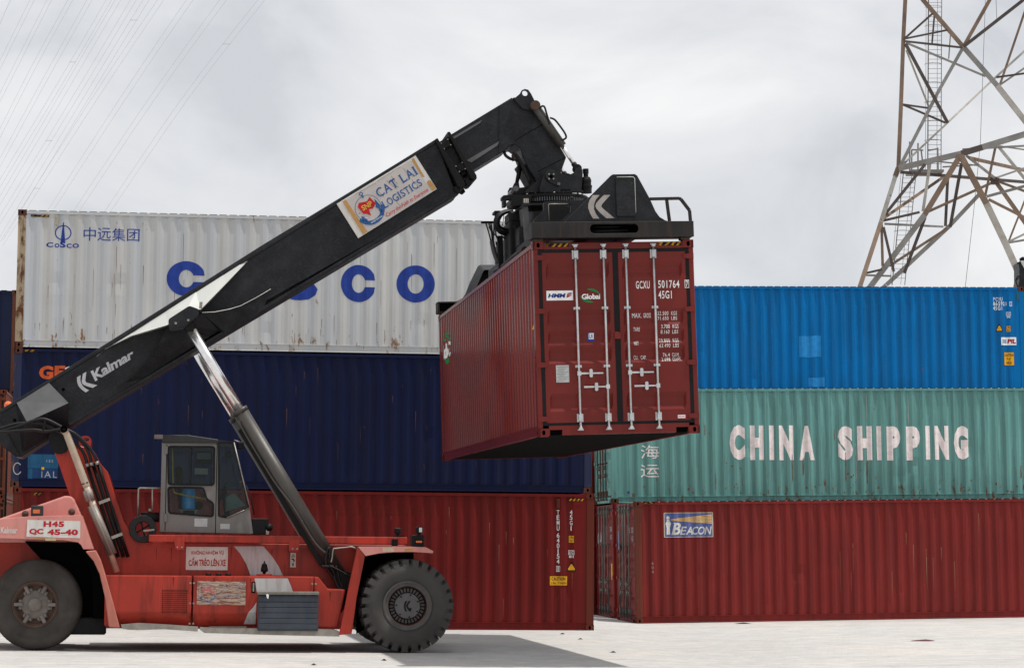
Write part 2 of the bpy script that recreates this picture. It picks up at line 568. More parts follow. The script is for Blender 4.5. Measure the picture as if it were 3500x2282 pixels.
def casting_mesh():
    """corner casting 178 x 162 x 118 with its oval apertures in the -x and -y faces"""
    mb = MB()
    dx, dy, dz = 0.178, 0.162, 0.118
    h = oval(dx/2, dz/2, 0.024, 0.038, 14)
    mb.plate([(0,0),(dx,0),(dx,dz),(0,dz)], [h], lambda x, z, t: (x, t, z), 0, 0.035, 0, back=False, mh=1)
    mb.add([(p[0], 0.035, p[1]) for p in h], [tuple(range(14))], 1)
    h = oval(dy/2, dz/2, 0.026, 0.038, 14)
    mb.plate([(0,0),(dy,0),(dy,dz),(0,dz)], [h], lambda y, z, t: (t, y, z), 0, 0.035, 0, back=False, mh=1)
    mb.add([(0.035, p[0], p[1]) for p in h], [tuple(range(14))], 1)
    mb.add([(dx,0,0),(dx,dy,0),(dx,dy,dz),(dx,0,dz)], [(0,1,2,3)])
    mb.add([(0,dy,0),(dx,dy,0),(dx,dy,dz),(0,dy,dz)], [(3,2,1,0)])
    mb.add([(0,0,dz),(dx,0,dz),(dx,dy,dz),(0,dy,dz)], [(0,1,2,3)])
    mb.add([(0,0,0),(dx,0,0),(dx,dy,0),(0,dy,0)], [(3,2,1,0)])
    return mb
CAST = casting_mesh()

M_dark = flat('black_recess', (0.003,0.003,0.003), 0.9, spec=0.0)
M_gasket = flat('black_rubber_gasket', (0.012,0.012,0.013), 0.6)
M_galv = paint('galvanised_steel', (0.52,0.53,0.54), 0.38, 0.15, (0.2,0.19,0.18), 0.3, 6, metal=0.75, streak=False)
M_galv_old = paint('dull_galvanised_steel', (0.17,0.18,0.165), 0.55, 0.25, (0.09,0.06,0.04), 0.5, 5, metal=0.4)
M_rustpost = container_paint('rusty_brown_post', (0.115,0.045,0.03), 3.3, 0.8, 0.3, 0.75, 0.4, (0.06,0.025,0.014))
M_under = flat('dark_underside', (0.012,0.011,0.011), 0.9)
M_yellow = flat('hazard_yellow', (0.72,0.36,0.02), 0.55)
M_black = flat('print_black', (0.012,0.012,0.014), 0.6)
M_white = flat('print_white', (0.78,0.78,0.77), 0.55)
M_whiteworn = flat('worn_print_white', (0.80,0.765,0.755), 0.6, wear=0.16, wearcol=(0.13,0.22,0.2), wscale=(11,11,0.7))
M_navy = flat('print_navy', (0.022,0.05,0.27), 0.55)
M_orange = flat('print_orange', (0.52,0.09,0.025), 0.55)
M_green = flat('print_green', (0.0,0.22,0.06), 0.55)
M_redprint = flat('print_red', (0.50,0.03,0.03), 0.55)
M_sticker = flat('white_sticker', (0.76,0.77,0.78), 0.4)
M_stickgrey = flat('grey_plate', (0.42,0.43,0.43), 0.45, wear=0.2, wearcol=(0.2,0.2,0.2))

REC = [(2.585,2.49,2.414,2.333),(1.875,1.80,1.705,1.63),(1.57,1.487,1.427,1.352),(1.325,1.235,1.148,1.071),(0.63,0.553,0.452,0.365)]

def make_doors(root, M, rodm, postm, end=0):
    """door end at x = 0 (end=0) or x = CL (end=1); a runs left to right for someone facing the doors, d outwards"""
    if end == 0: fn = lambda a, z, d: (-d, CW/2 - a, z)
    else: fn = lambda a, z, d: (CL + d, CW/2 + a, z)
    def pbox(mb, a0, a1, d0, d1, z0, z1, mi=0):
        p = [fn(a, z, d) for z in (z0, z1) for d in (d0, d1) for a in (a0, a1)]
        mb.add([p[0],p[1],p[3],p[2],p[4],p[5],p[7],p[6]], [(3,2,1,0),(4,5,6,7),(0,1,5,4),(1,2,6,5),(2,3,7,6),(3,0,4,7)], mi)
    mb = MB(); pbox(mb, -1.06, 1.06, -0.10, -0.004, 2.775, 2.872)
    mb.build('door_header', M, root, 0.006)
    mb = MB()
    sill = [(-1.057,0.02),(-1.045,0.02),(-1.045,0.098),(-0.858,0.098),(-0.858,0.02),(0.858,0.02),(0.858,0.098),(1.045,0.098),(1.045,0.02),(1.057,0.02),(1.057,0.158),(-1.057,0.158)]
    mb.plate(sill, [], fn, -0.004, -0.12)
    mb.build('door_sill', M, root)
    mb = MB(); pbox(mb, -1.04, -0.86, -0.3, -0.06, 0.03, 0.1); mb.build('fork_pocket', M_dark, root)
    mb = MB(); pbox(mb, 0.86, 1.04, -0.3, -0.06, 0.03, 0.1); mb.build('fork_pocket', M_dark, root)
    # rubber gasket round both leaves
    mb = MB()
    mb.plate([(-1.145,0.160),(1.145,0.160),(1.145,2.774),(-1.145,2.774)],
             [[(-1.075,0.21),(-0.035,0.21),(-0.035,2.71),(-1.075,2.71)], [(0.075,0.21),(1.075,0.21),(1.075,2.71),(0.075,2.71)]], fn, -0.016, -0.05)
    mb.build('gasket', M_gasket, root)
    for side, (a0, a1, rods) in enumerate(((-1.090, -0.022, (-0.587, -0.162)), (0.062, 1.090, (0.177, 0.597)))):
        ins = [(a0+0.062, 1.0), (a0+0.10, 1.0)]
        cols = [a0, a0+0.058, a0+0.092, a1-0.092, a1-0.058, a1]
        edge = [0, 0, 1, 1, 0, 0]
        rows = [(0.200, 0)]
        for zt0, zt1, zb1, zb0 in reversed(REC):
            rows += [(zb0, 0), (zb1, 1), (zt1, 1), (zt0, 0)]
        rows.append((2.722, 0))
        mb = MB()
        vs = [fn(a, z, -0.012 - 0.046*e*r) for z, r in rows for a, e in zip(cols, edge)]
        n = len(cols)
        mb.add(vs, [(j*n+i, j*n+i+1, (j+1)*n+i+1, (j+1)*n+i) for j in range(len(rows)-1) for i in range(n-1)])
        pbox(mb, a0, a1, -0.085, -0.062, 0.200, 2.722)
        for q in ((a0, a0+0.004), (a1-0.004, a1)):
            pbox(mb, q[0], q[1], -0.06, -0.012, 0.200, 2.722)
        door = mb.build('door', M, root)
        for k, a in enumerate(rods):
            rb = MB()
            rb.tube([fn(a, 0.10, 0.030), fn(a, 2.815, 0.030)], 0.0175, 10)
            for z0, z1 in ((2.625, 2.755), (0.205, 0.325)):        # bearing brackets
                pbox(rb, a-0.047, a-0.021, -0.010, 0.006, z0, z1); pbox(rb, a+0.021, a+0.047, -0.010, 0.006, z0, z1)
                pbox(rb, a-0.024, a+0.024, -0.010, 0.056, z0+0.012, z1-0.012)
            for z in (1.890, 1.027):                                # guides
                pbox(rb, a-0.048, a+0.048, -0.010, 0.010, z-0.019, z+0.019)
                pbox(rb, a-0.022, a+0.022, 0.008, 0.054, z-0.016, z+0.016)
            for z, s in ((2.815, 1), (0.105, -1)):                  # cams and keepers
                pbox(rb, a-0.027, a+0.027, 0.004, 0.052, z-0.018, z+0.018)
                pbox(rb, a-0.043, a+0.043, 0.0, 0.03, z+s*0.018-0.008, z+s*0.018+0.010)
            rb.build('lock_rod', rodm, door)
            z = 0.920 if k == 0 else 0.718
            s = 1 if k == 0 else -1
            hb = MB()
            pbox(hb, a-0.028, a+0.028, 0.012, 0.058, z-0.032, z+0.032)
            q = sorted((a+s*0.02, a+s*0.36))
            hb.plate([(q[0], z-0.014), (q[1], z-0.010), (q[1], z+0.010), (q[0], z+0.014)], [], fn, 0.050, 0.034)
            hb.build('handle', rodm, door)
            rb2 = MB()
            ar = a + s*0.175
            rb2.plate(rrect(ar-0.024, ar+0.024, z-0.062, z+0.062, 0.02, 4), [], fn, 0.066, 0.052)
            pbox(rb2, ar-0.018, ar+0.018, -0.012, 0.054, z-0.05, z-0.022); pbox(rb2, ar-0.018, ar+0.018, -0.012, 0.054, z+0.022, z+0.05)
            rb2.build('handle_retainer', rodm, door)
        for z in (2.652, 1.857, 1.060, 0.262):
            s = -1 if side == 0 else 1
            hb = MB()
            poly = [(s*1.212, z-0.048), (s*1.07, z-0.034), (s*1.05, z-0.018), (s*1.05, z+0.018), (s*1.07, z+0.03), (s*1.212, z+0.045)]
            if s > 0: poly.reverse()
            hb.plate(poly, [], fn, 0.012, -0.03)
            hb.build('hinge', M, door)
    mb = MB(); pbox(mb, -0.032, 0.072, -0.012, 0.012, 1.425, 1.528); mb.build('joint_plate', M, root, 0.004)
    return fn

def container(name, fr, M, label, group, seed=1.0, postm=None, castm=None, roofm=None, doors=None, rodm=None, amp=0.002, dents=2, railm=None, deep=1.0, under=False):
    root = empty(name, fr)
    tag(root, label, 'container', group)
    postm = postm or M; castm = castm or postm; railm = railm or M; roofm = roofm or M
    wall = Wall(seed, amp, dents, deep)
    wall2 = Wall(seed+50, amp, dents, deep)
    n = len(XB)
    for side in (0, 1):
        wl = wall if side == 0 else wall2
        mb = MB()
        vs = []
        for z in ZB:
            for x in XB:
                y = wl.y(x, z)
                vs.append((x, y if side == 0 else CW-y, z))
        mb.add(vs, [(j*n+i, j*n+i+1, (j+1)*n+i+1, (j+1)*n+i) for j in range(len(ZB)-1) for i in range(n-1)])
        mb.build('side_panel', M, root)
        y0, y1 = (0.006, 0.066) if side == 0 else (CW-0.066, CW-0.006)
        mb = MB(); mb.box(0.178, CL-0.178, y0, y1, 2.815, 2.876); mb.build('top_rail', railm, root)
        mb = MB()
        yy = [0.006, 0.04, 0.04, 0.006] if side == 0 else [CW-0.006, CW-0.04, CW-0.04, CW-0.006]
        s = 1 if side == 0 else -1
        b0 = yy[0]
        poly = [(b0, 0.012), (b0 + s*0.055, 0.012), (b0 + s*0.055, 0.165), (b0 + s*0.002, 0.165), (b0 + s*0.002, 0.150), (b0 + s*0.018, 0.142), (b0 + s*0.018, 0.030), (b0, 0.022)]
        if s < 0: poly.reverse()
        mb.prism_x(poly, 0.178, CL-0.178)
        mb.build('bottom_rail', railm, root)
    # roof: pressed cross ribs that stand a little proud of the rails
    mb = MB()
    xs = [0.19]; zs = [2.868]
    x = 0.20
    while x < CL-0.42:
        for d, z in ((0.0, 2.868), (0.022, 2.892), (0.172, 2.892), (0.194, 2.868)):
            xs.append(x+d); zs.append(z)
        x += 0.209
    xs.append(CL-0.19); zs.append(2.868)
    k = len(xs)
    mb.add([(a, 0.04, z) for a, z in zip(xs, zs)] + [(a, CW-0.04, z) for a, z in zip(xs, zs)], [(i, i+1, k+i+1, k+i) for i in range(k-1)])
    mb.build('roof_panel', roofm, root)
    # frame
    for ex in (0, 1):
        for ey in (0, 1):
            x0, x1 = (0.0, 0.168) if ex == 0 else (CL-0.168, CL)
            y0, y1 = (0.004, 0.075) if ey == 0 else (CW-0.075, CW-0.004)
            xa, xb = (0.006, 0.168) if ex == 0 else (CL-0.168, CL-0.006)
            mb = MB(); mb.box(xa, xb, y0, y1, 0.118, CH-0.118); mb.build('corner_post', postm, root, 0.008)
            for ez in (0, 1):
                me = MB()
                def cm(p): return (p[0] if ex == 0 else CL-p[0], p[1] if ey == 0 else CW-p[1], p[2] if ez == 0 else CH-p[2])
                me.v = [cm(p) for p in CAST.v]; me.f = list(CAST.f); me.m = list(CAST.m); me.s = list(CAST.s)
                me.build('corner_casting', [castm, M_dark], root)
    mb = MB(); mb.box(0.10, CL-0.10, 0.10, CW-0.10, 0.07, 0.12)
    mb.build('floor', M_under, root)
    if under:
        for i in range(30):
            x = 0.35 + i*(CL-0.7)/29
            mb = MB(); mb.box(x-0.03, x+0.03, 0.07, CW-0.07, 0.022, 0.072); mb.build('cross_member', M_under, root)
    info = {'root': root, 'wall': wall, 'wall2': wall2}
    for ex in (0, 1):
        if doors == ex:
            info['door_fn'] = make_doors(root, M, rodm or M_galv_old, postm, ex)
        else:
            mb = MB()
            ys = [0.075]; ds = [0.0]
            y = 0.10
            while y < CW-0.30:
                for d, q in ((0.0, 0.0), (0.05, 0.045), (0.12, 0.045), (0.17, 0.0)):
                    ys.append(y+d); ds.append(q)
                y += 0.24
            ys.append(CW-0.075); ds.append(0.0)
            sx = (lambda d: 0.02+d) if ex == 0 else (lambda d: CL-0.02-d)
            k = len(ys)
            mb.add([(sx(d), q, 0.12) for q, d in zip(ys, ds)] + [(sx(d), q, CH-0.10) for q, d in zip(ys, ds)], [(i, i+1, k+i+1, k+i) for i in range(k-1)])
            mb.build('end_panel', M, root)
            mb = MB(); mb.box(*((0.004, 0.07) if ex == 0 else (CL-0.07, CL-0.004)), 0.162, CW-0.162, 0.02, 0.14); mb.build('end_sill', railm, root)
            mb = MB(); mb.box(*((0.004, 0.07) if ex == 0 else (CL-0.07, CL-0.004)), 0.162, CW-0.162, CH-0.12, CH-0.02); mb.build('end_header', railm, root)
    return info

def on_side_each(info, pr, name, mats, lift=0.004):
    for p in pr.each(): on_side(info, p, name, mats, False, lift)

def on_side(info, pr, name, mats, back=False, lift=0.004, label=None):
    wl = info['wall2'] if back else info['wall']
    fn = (lambda x, z: (x, CW - wl.y(x, z) + lift, z)) if back else (lambda x, z: (x, wl.y(x, z) - lift, z))
    return pr.lay(name, mats, info['root'], fn, XB, ZB, label)

def hazard(info, x0, x1, z0, z1, y=0.002, part=4, lean=1):
    """short strip of yellow and black slanted bars on the top rail"""
    pr = Print(); pr.rect(x0, x1, z0, z1, 1)
    w = (x1-x0)/part
    s = (z1-z0)*0.9*lean
    for k in range(part):
        a = x0 + k*w
        pr.poly([(max(x0, a), z0), (min(x1, a+w*0.5), z0), (min(x1, a+w*0.5+s), z1), (min(x1, max(x0, a+s)), z1)], 0)
    fn = lambda x, z: (x, y - (0.002 if False else 0), z)
    me = pr
    o = me.lay('hazard_stripes', [M_yellow, M_black], info['root'], lambda x, z: (x, y, z))
    return o

def box_part(info, name, m, x0, x1, y0, y1, z0, z1, bev=0.004):
    mb = MB(); mb.box(x0, x1, y0, y1, z0, z1); return mb.build(name, m, info['root'], bev)

# --- paints
P_white = container_paint('faded_white_container_paint', (0.50,0.50,0.485), 1.1, 0.42, 0.25, 0.6, 0.05, (0.22,0.13,0.065), (0.55,0.54,0.51), bottom_rust=0.5, bands=(0.45,0.485,0.525))
P_whiterust = container_paint('rusted_white_post_paint', (0.44,0.35,0.24), 2.4, 1.5, 0.3, 0.7, 0.4, (0.10,0.04,0.02))
P_navy = container_paint('navy_container_paint', (0.0085,0.0125,0.044), 4.2, 0.30, 0.35, 0.5, 0.35, (0.10,0.045,0.03), (0.016,0.022,0.06))
P_navypost = container_paint('rusty_navy_post_paint', (0.03,0.036,0.075), 6.2, 1.25, 0.6, 0.7, 0.4, (0.14,0.06,0.03))
P_red = container_paint('oxide_red_container_paint', (0.138,0.0135,0.0125), 7.7, 0.26, 0.3, 0.55, 0.3, (0.17,0.075,0.035), (0.14,0.03,0.026))
P_redpost = container_paint('worn_oxide_post_paint', (0.11,0.026,0.017), 8.8, 0.85, 0.5, 0.65, 0.4, (0.22,0.12,0.07))
P_new = container_paint('new_maroon_container_paint', (0.150,0.021,0.0175), 9.9, -1.2, 0.06, 0.22, 0.08, spec=0.15)
P_maroon = container_paint('faded_maroon_container_paint', (0.192,0.026,0.0235), 12.1, 0.16, 0.4, 0.55, 0.3, (0.20,0.075,0.04), (0.20,0.045,0.036))
P_maroonpost = container_paint('rusty_maroon_post_paint', (0.15,0.042,0.027), 13.1, 0.75, 0.4, 0.65, 0.35, (0.20,0.07,0.03))
P_green = container_paint('sea_green_container_paint', (0.132,0.318,0.30), 15.3, 0.40, 0.35, 0.5, 0.3, (0.14,0.07,0.04), (0.17,0.35,0.325), bottom_rust=0.6)
P_pil = container_paint('bright_blue_container_paint', (0.002,0.128,0.365), 17.4, 0.30, 0.25, 0.45, 0.3, (0.13,0.07,0.045), (0.02,0.16,0.36))
P_brightred = container_paint('bright_red_container_paint', (0.19,0.014,0.012), 19.4, 0.25, 0.3, 0.5, 0.4)
P_edgeblue = container_paint('dull_blue_container_paint', (0.012,0.017,0.042), 21.4, 0.45, 0.35, 0.55, 0.4, (0.09,0.035,0.02))
P_edgered = container_paint('orange_red_container_paint', (0.125,0.032,0.018), 23.4, 0.35, 0.3, 0.55, 0.3)
P_roofred = container_paint('chalky_red_roof', (0.34,0.17,0.15), 25.0, 0.2, 0.2, 0.7, 0.2)
P_roofgreen = container_paint('chalky_green_roof', (0.46,0.52,0.50), 26.0, 0.2, 0.2, 0.7, 0.2)
P_roofwhite = container_paint('dusty_white_roof', (0.55,0.54,0.52), 27.0, 0.4, 0.2, 0.7, 0.2)
P_rodrust = paint('rusty_lock_rods', (0.11,0.065,0.05), 0.65, 0.3, (0.05,0.03,0.02), 0.5, 4)

# --- frames
F_red = frame(0.113, 0.0084, (-10.3766, 48.8805, 0.1887))
F_navy = shift(F_red, -0.0577, 0, CH + 0.006)
F_white = shift(F_red, -0.0478, 0, 2*CH + 0.012)
F_maroon = frame(0.1401, -0.0113, (2.954, 56.3784, 0.0261))
F_backred = shift(F_maroon, 0.02, 2.95, 0)
F_green = shift(F_maroon, 0.0, 2.95, CH + 0.006)
F_row3a = shift(F_maroon, -0.20, 5.55, 0)
F_row3b = shift(F_maroon, -0.22, 5.55, CH + 0.006)
F_pil = shift(F_maroon, -0.23, 5.55, 2*CH + 0.012)
SUSP = Matrix.Translation(Vector((0.7069, 40.8652, 3.5457))) @ Matrix.Rotation(0.1463, 4, 'Z') @ Matrix.Rotation(0.0054, 4, 'X') @ Matrix.Rotation(-0.0304, 4, 'Y') @ Matrix.Translation(Vector((0, -CL/2, 0)))
# (SUSP axes: x right along the doors, y along the box, z up; origin mid-door, bottom)
F_susp = SUSP @ Matrix.Translation(Vector((CW/2, 0, 0))) @ Matrix.Rotation(R(90), 4, 'Z')
F_edge2 = frame(0.146 + R(90), 0, (-13.47, 62.6, 0.21 + CH + 0.006))
F_edge1 = frame(0.146 + R(90), 0, (-13.42, 62.55, 0.21))
F_edgeblue = frame(0.113, 0.0084, (-13.70 - 12.192*math.cos(0.113), 64.85 - 12.192*math.sin(0.113), 0.33 + 2*CH))

# --- left stack
wh = container('shipping_container', F_white, P_white, 'white container with large blue letters on top of the left stack', 'containers stacked three high', 1.0, P_whiterust, M_rustpost, P_roofwhite, amp=0.005, dents=8, deep=0.6)
nv = container('shipping_container', F_navy, P_navy, 'navy blue container in the middle of the left stack', 'containers stacked three high', 2.0, P_navypost, M_rustpost, amp=0.004, dents=4, deep=0.75)
rd = container('shipping_container', F_red, P_red, 'dark red container at the bottom of the left stack behind the machine', 'containers stacked three high', 3.0, P_redpost, P_redpost, amp=0.003, dents=5)
# --- right rows
ma = container('shipping_container', F_maroon, P_maroon, 'maroon container with a lighthouse sign standing on the ground at right', 'containers in the right rows', 4.0, P_maroonpost, P_maroonpost, P_roofred, doors=0, amp=0.004, dents=6)
br_ = container('shipping_container', F_backred, P_brightred, 'bright red container end behind the maroon one, under the green container', 'containers in the right rows', 5.0, None, None, None, doors=0)
gr = container('shipping_container', F_green, P_green, 'sea green container with large white letters in the second tier at right', 'containers in the right rows', 6.0, P_green, M_rustpost, P_roofgreen, doors=0, rodm=P_rodrust, amp=0.004, dents=7)
pl = container('shipping_container', F_pil, P_pil, 'bright blue container in the top tier at right', 'containers in the right rows', 7.0, None, M_rustpost, None, amp=0.003, dents=4)
r3a = container('shipping_container', F_row3a, P_maroon, 'container hidden at the bottom of the rear right row', 'hidden containers of the rear right row', 8.0)
r3b = container('shipping_container', F_row3b, P_maroon, 'container hidden in the second tier of the rear right row', 'hidden containers of the rear right row', 9.0)
# --- left edge of the picture
eb = container('shipping_container', F_edgeblue, P_edgeblue, 'dull blue container with rusty brown post at the left edge, top tier', 'containers at the left edge', 10.0, M_rustpost, M_rustpost)
e2 = container('shipping_container', F_edge2, P_edgered, 'orange red container at the left edge with its doors towards us, upper of two', 'containers at the left edge', 11.0, doors=0, rodm=M_galv)
e1 = container('shipping_container', F_edge1, P_edgered, 'orange red container at the left edge, lower of two, on the ground', 'containers at the left edge', 12.0, doors=0, rodm=M_galv)
# --- the load
sp = container('shipping_container', F_susp, P_new, 'clean maroon container hanging from the spreader with its doors towards us', None, 13.0, doors=0, rodm=M_galv, amp=0.0006, dents=0, under=True)
# ------------------------------------------------------------------ writing and marks on the containers
def bx(pts):
    xs = [p[0] for p in pts]; zs = [p[1] for p in pts]
    return min(xs), max(xs), min(zs), max(zs)

# white container
hazard(wh, *bx([(.268,2.794),(.638,2.748)]), part=4, lean=1, y=0.008)
x0,x1,z0,z1 = bx([(.766,2.79),(.841,2.581)])
o = MB().box(x0, x1, 0.003, 0.03, z0, z1); o.build('vent', flat('vent_cover', (0.36,0.34,0.27), 0.6), wh['root'], 0.006)
pr = Print()
xa,xb,za,zb = bx([(.769,2.586),(1.111,2.266)])
cx=(xa+xb)/2; cz=(za+zb)/2
pr.ring(cx, cz, (xb-xa)/2, (zb-za)/2, 0.022)
x0,x1,z0,z1 = bx([(.887,2.644),(.989,2.208)])
pr.poly([(x0,z0),(x1,z0),(cx+0.008,z1),(cx-0.008,z1)])
for ch,q in zip('COSCO', ([(.594,2.216),(.741,2.114)], [(.769,2.201),(.867,2.112)], [(.878,2.242),(.998,2.111)], [(1.015,2.202),(1.12,2.109)], [(1.136,2.205),(1.274,2.112)])):
    pr.text(ch, *bx(q), bold=0.035)
on_side(wh, pr, 'emblem', M_navy)
pr = Print(); 
for ch, q in zip('中远集团', ([(1.362,2.554),(1.619,2.269)], [(1.653,2.551),(1.932,2.276)], [(1.954,2.549),(2.23,2.277)], [(2.265,2.54),(2.525,2.283)])):
    pr.text(ch, *bx(q), bold=0.0)
    if ch in '中团远': pass
on_side_each(wh, pr, 'letter', M_navy)
pr = Print()
def big_c(pr, x0, x1, z0, z1, gap):
    n = 44
    cx, cz, rx, rz = (x0+x1)/2, (z0+z1)/2, (x1-x0)/2, (z1-z0)/2
    ti, tz = rx*0.62, rz*0.50
    a0 = gap; A = [R(a0 + (360-2*a0)*k/n) for k in range(n+1)]
    o_ = [(cx+rx*math.cos(a), cz+rz*math.sin(a)) for a in A]
    i_ = [(cx+(rx-ti)*math.cos(a) if abs(math.cos(a)) < 2 else 0, cz+(rz-tz)*math.sin(a)) for a in A]
    # horizontal terminals
    o_[0] = (cx+rx*math.cos(A[0]), i_[0][1]); o_[-1] = (cx+rx*math.cos(A[-1]), i_[-1][1])
    pr.add(o_ + i_, [(k, k+1, n+1+k+1, n+1+k) for k in range(n)])
big_c(pr, *bx([(3.109,1.884),(3.933,1.144)]), 22)
big_c(pr, *bx([(6.776,1.882),(7.527,1.088)]), 22)
for q in ([(7.956,1.899),(8.774,1.104)], [(4.307,1.874),(5.107,1.095)]):
    x0,x1,z0,z1 = bx(q)
    cx,cz,rx,rz=(x0+x1)/2,(z0+z1)/2,(x1-x0)/2,(z1-z0)/2
    pr.poly(oval(cx,cz,rx,rz,44), 0, [oval(cx,cz,rx*0.42,rz*0.52,44)])
pr.text('S', *bx([(5.538,1.883),(6.287,1.1)]), bold=0.06)
on_side_each(wh, pr, 'letter', M_navy)

# navy container
hazard(nv, *bx([(.21,2.852),(.449,2.812)]), part=2, y=0.003)
pr = Print()
pr.text('G', *bx([(.528,2.526),(.82,2.244)]), bold=0.05)
pr.text('E', *bx([(.844,2.532),(1.068,2.273)]), bold=0.05)
on_side_each(nv, pr, 'letter', M_orange)
pr = Print(); pr.text('S', *bx([(1.055,2.526),(1.325,2.278)]), bold=0.05); on_side_each(nv, pr, 'letter', M_white)
M_teal = flat('teal_patch', (0.016,0.085,0.175), 0.5); M_midblue = flat('blue_patch', (0.012,0.04,0.12), 0.5)
pr = Print()
pr.rect(*bx([(.342,.681),(.969,.392)]), 0)
pr.rect(*bx([(.35,.384),(.444,.174)]), 0); pr.rect(*bx([(.439,.385),(.964,.18)]), 1)
on_side(nv, pr, 'paint_patch', [M_teal, M_midblue], lift=0.003)
pr = Print(); pr.text('152', *bx([(.731,.568),(.864,.515)]), bold=0.02, space=1.4); pr.text('IAL', *bx([(.631,.329),(.949,.197)]), space=1.3)
on_side(nv, pr, 'chalk_marks', flat('chalk', (0.33,0.34,0.36), 0.8), lift=0.007)
pr = Print(); pr.rect(*bx([(.629,.415),(.686,.36)])); on_side(nv, pr, 'tag_sticker', M_yellow, lift=0.008)
pr = Print(); x0,x1,z0,z1 = bx([(.029,.505),(.209,.249)]); pr.ring((x0+x1)/2+0.02,(z0+z1)/2,(x1-x0)/2,(z1-z0)/2,0.02,0,40,330)
pr.lay('chalk_marks', flat('chalk_post', (0.35,0.36,0.38), 0.8), nv['root'], lambda x, z: (x, 0.0005 if x < 0.17 else -0.0005, z))

# dark red container, bottom left
hazard(rd, *bx([(11.632,2.78),(11.971,2.731)]), part=4, y=0.003)
hazard(rd, *bx([(.415,2.787),(.59,2.737)]), part=2, y=0.003)
x0,x1,z0,z1 = bx([(11.375,2.768),(11.449,2.573)]); MB().box(x0,x1,0.0,0.05,z0,z1).build('vent', P_redpost, rd['root'], 0.006)
pr = Print()
zc = [[(11.414,2.535),(11.415,2.44)],[(11.415,2.426),(11.416,2.328)],[(11.416,2.313),(11.417,2.213)],[(11.417,2.201),(11.417,2.1)],
      [(11.418,2.052),(11.418,1.951)],[(11.418,1.945),(11.419,1.842)],[(11.419,1.833),(11.42,1.727)],[(11.42,1.718),(11.421,1.618)],[(11.421,1.609),(11.421,1.509)],[(11.421,1.5),(11.422,1.399)],[(11.422,1.342),(11.423,1.245)]]
for ch, q in zip('TEMU6401541', zc):
    xc = q[0][0]; w = 0.028 if ch != '1' else 0.010
    pr.text(ch, xc-w, xc+w, q[1][1], q[0][1], bold=0.012)
xc = zc[-1][0][0]; za = zc[-1][1][1]-0.012; zb = zc[-1][0][1]+0.012
pr.poly([(xc-0.038,za),(xc+0.038,za),(xc+0.038,zb),(xc-0.038,zb)], 0, [[(xc-0.030,za+0.009),(xc+0.030,za+0.009),(xc+0.030,zb-0.009),(xc-0.030,zb-0.009)]])
zc = [[(11.694,2.538),(11.695,2.446)],[(11.695,2.431),(11.696,2.333)],[(11.696,2.316),(11.696,2.218)],[(11.696,2.204),(11.697,2.103)]]
for ch, q in zip('45G1', zc):
    xc = q[0][0]; w = 0.028 if ch != '1' else 0.010
    pr.text(ch, xc-w, xc+w, q[1][1], q[0][1], bold=0.012)
on_side_each(rd, pr, 'letter', M_white)
def sign(info, name, box, items, mats, base=0, lift=0.006, back=False):
    """items in unit coordinates of the box: ('t', text, u0,u1,v0,v1, mi[,bold]) ('r', u0,u1,v0,v1, mi) ('p', pts, mi) ('o', cu,cv,ru,rv,t,mi,a0,a1)"""
    x0,x1,z0,z1 = box; W_ = x1-x0; H_ = z1-z0
    pr = Print(); 
    if base is not None:
        pr.rect(x0,x1,z0,z1,base); on_side(info, pr, name, mats, back, lift); pr = Print()
    X = lambda u: x0+u*W_
    Z = lambda v: z0+v*H_
    for it in items:
        if it[0]=='t': pr.text(it[1], X(it[2]),X(it[3]),Z(it[4]),Z(it[5]), bold=it[7] if len(it)>7 else 0.01, mi=it[6], shear=it[8] if len(it)>8 else 0.0)
        elif it[0]=='r': pr.rect(X(it[1]),X(it[2]),Z(it[3]),Z(it[4]),it[5])
        elif it[0]=='p': pr.poly([(X(a),Z(b)) for a,b in it[1]], it[2])
        elif it[0]=='o': pr.ring(X(it[1]),Z(it[2]),it[3]*W_,it[4]*H_,it[5],it[6],it[7],it[8])
    if pr.v: on_side(info, pr, name+'_print', mats, back, lift+0.003)
FR = lambda t, mi: [('r',0,1,0,t,mi),('r',0,1,1-t,1,mi),('r',0,t*0.8,0,1,mi),('r',1-t*0.8,1,0,1,mi)]
sign(rd, 'height_sticker', bx([(11.648,1.999),(11.754,1.845)]), [('t','2.9m',.08,.92,.56,.9,1),('t',"9'6\"",.14,.88,.1,.44,1)]+FR(.03,1), [M_yellow,M_black])
sign(rd, 'class_mark', bx([(11.641,1.688),(11.762,1.526)]), [('r',0,.06,.38,1,0),('r',.94,1,.38,1,0),('r',0,1,.94,1,0),('r',0,1,.38,.44,0),('r',.38,.44,.4,1,0),('t','i',.16,.26,.5,.9,0),('t','C',.54,.84,.5,.9,0,.03),('t','81',.12,.88,0,.3,0,.03)], [M_white], base=None)
x0,x1,z0,z1 = bx([(11.59,1.464),(11.822,1.247)])
pr = Print(); pr.poly(round_poly([(x0,z0),(x1,z0),((x0+x1)/2,z1)],0.05)); on_side(rd, pr, 'warning_triangle', M_black)
pr = Print(); pr.poly(round_poly([(x0+.03,z0+.02),(x1-.03,z0+.02),((x0+x1)/2,z1-.05)],0.04)); on_side(rd, pr, 'warning_triangle_face', M_yellow, lift=.008)
sign(rd, 'caution_sticker', bx([(11.235,1.143),(11.629,.939)]), [('t','CAUTION',.12,.88,.53,.88,1,.02),('t','2.9m',.1,.36,.14,.38,1),('t','9',.48,.54,.14,.38,1),('t','HIGH',.60,.92,.14,.38,1)]+FR(.025,1), [M_yellow,M_black])
pr = Print(); pr.rect(*bx([(5.964,2.595),(8.686,2.405)])); on_side(rd, pr, 'repainted_band', flat('fresh_red_band', (0.118,0.010,0.008), 0.5), lift=0.002)

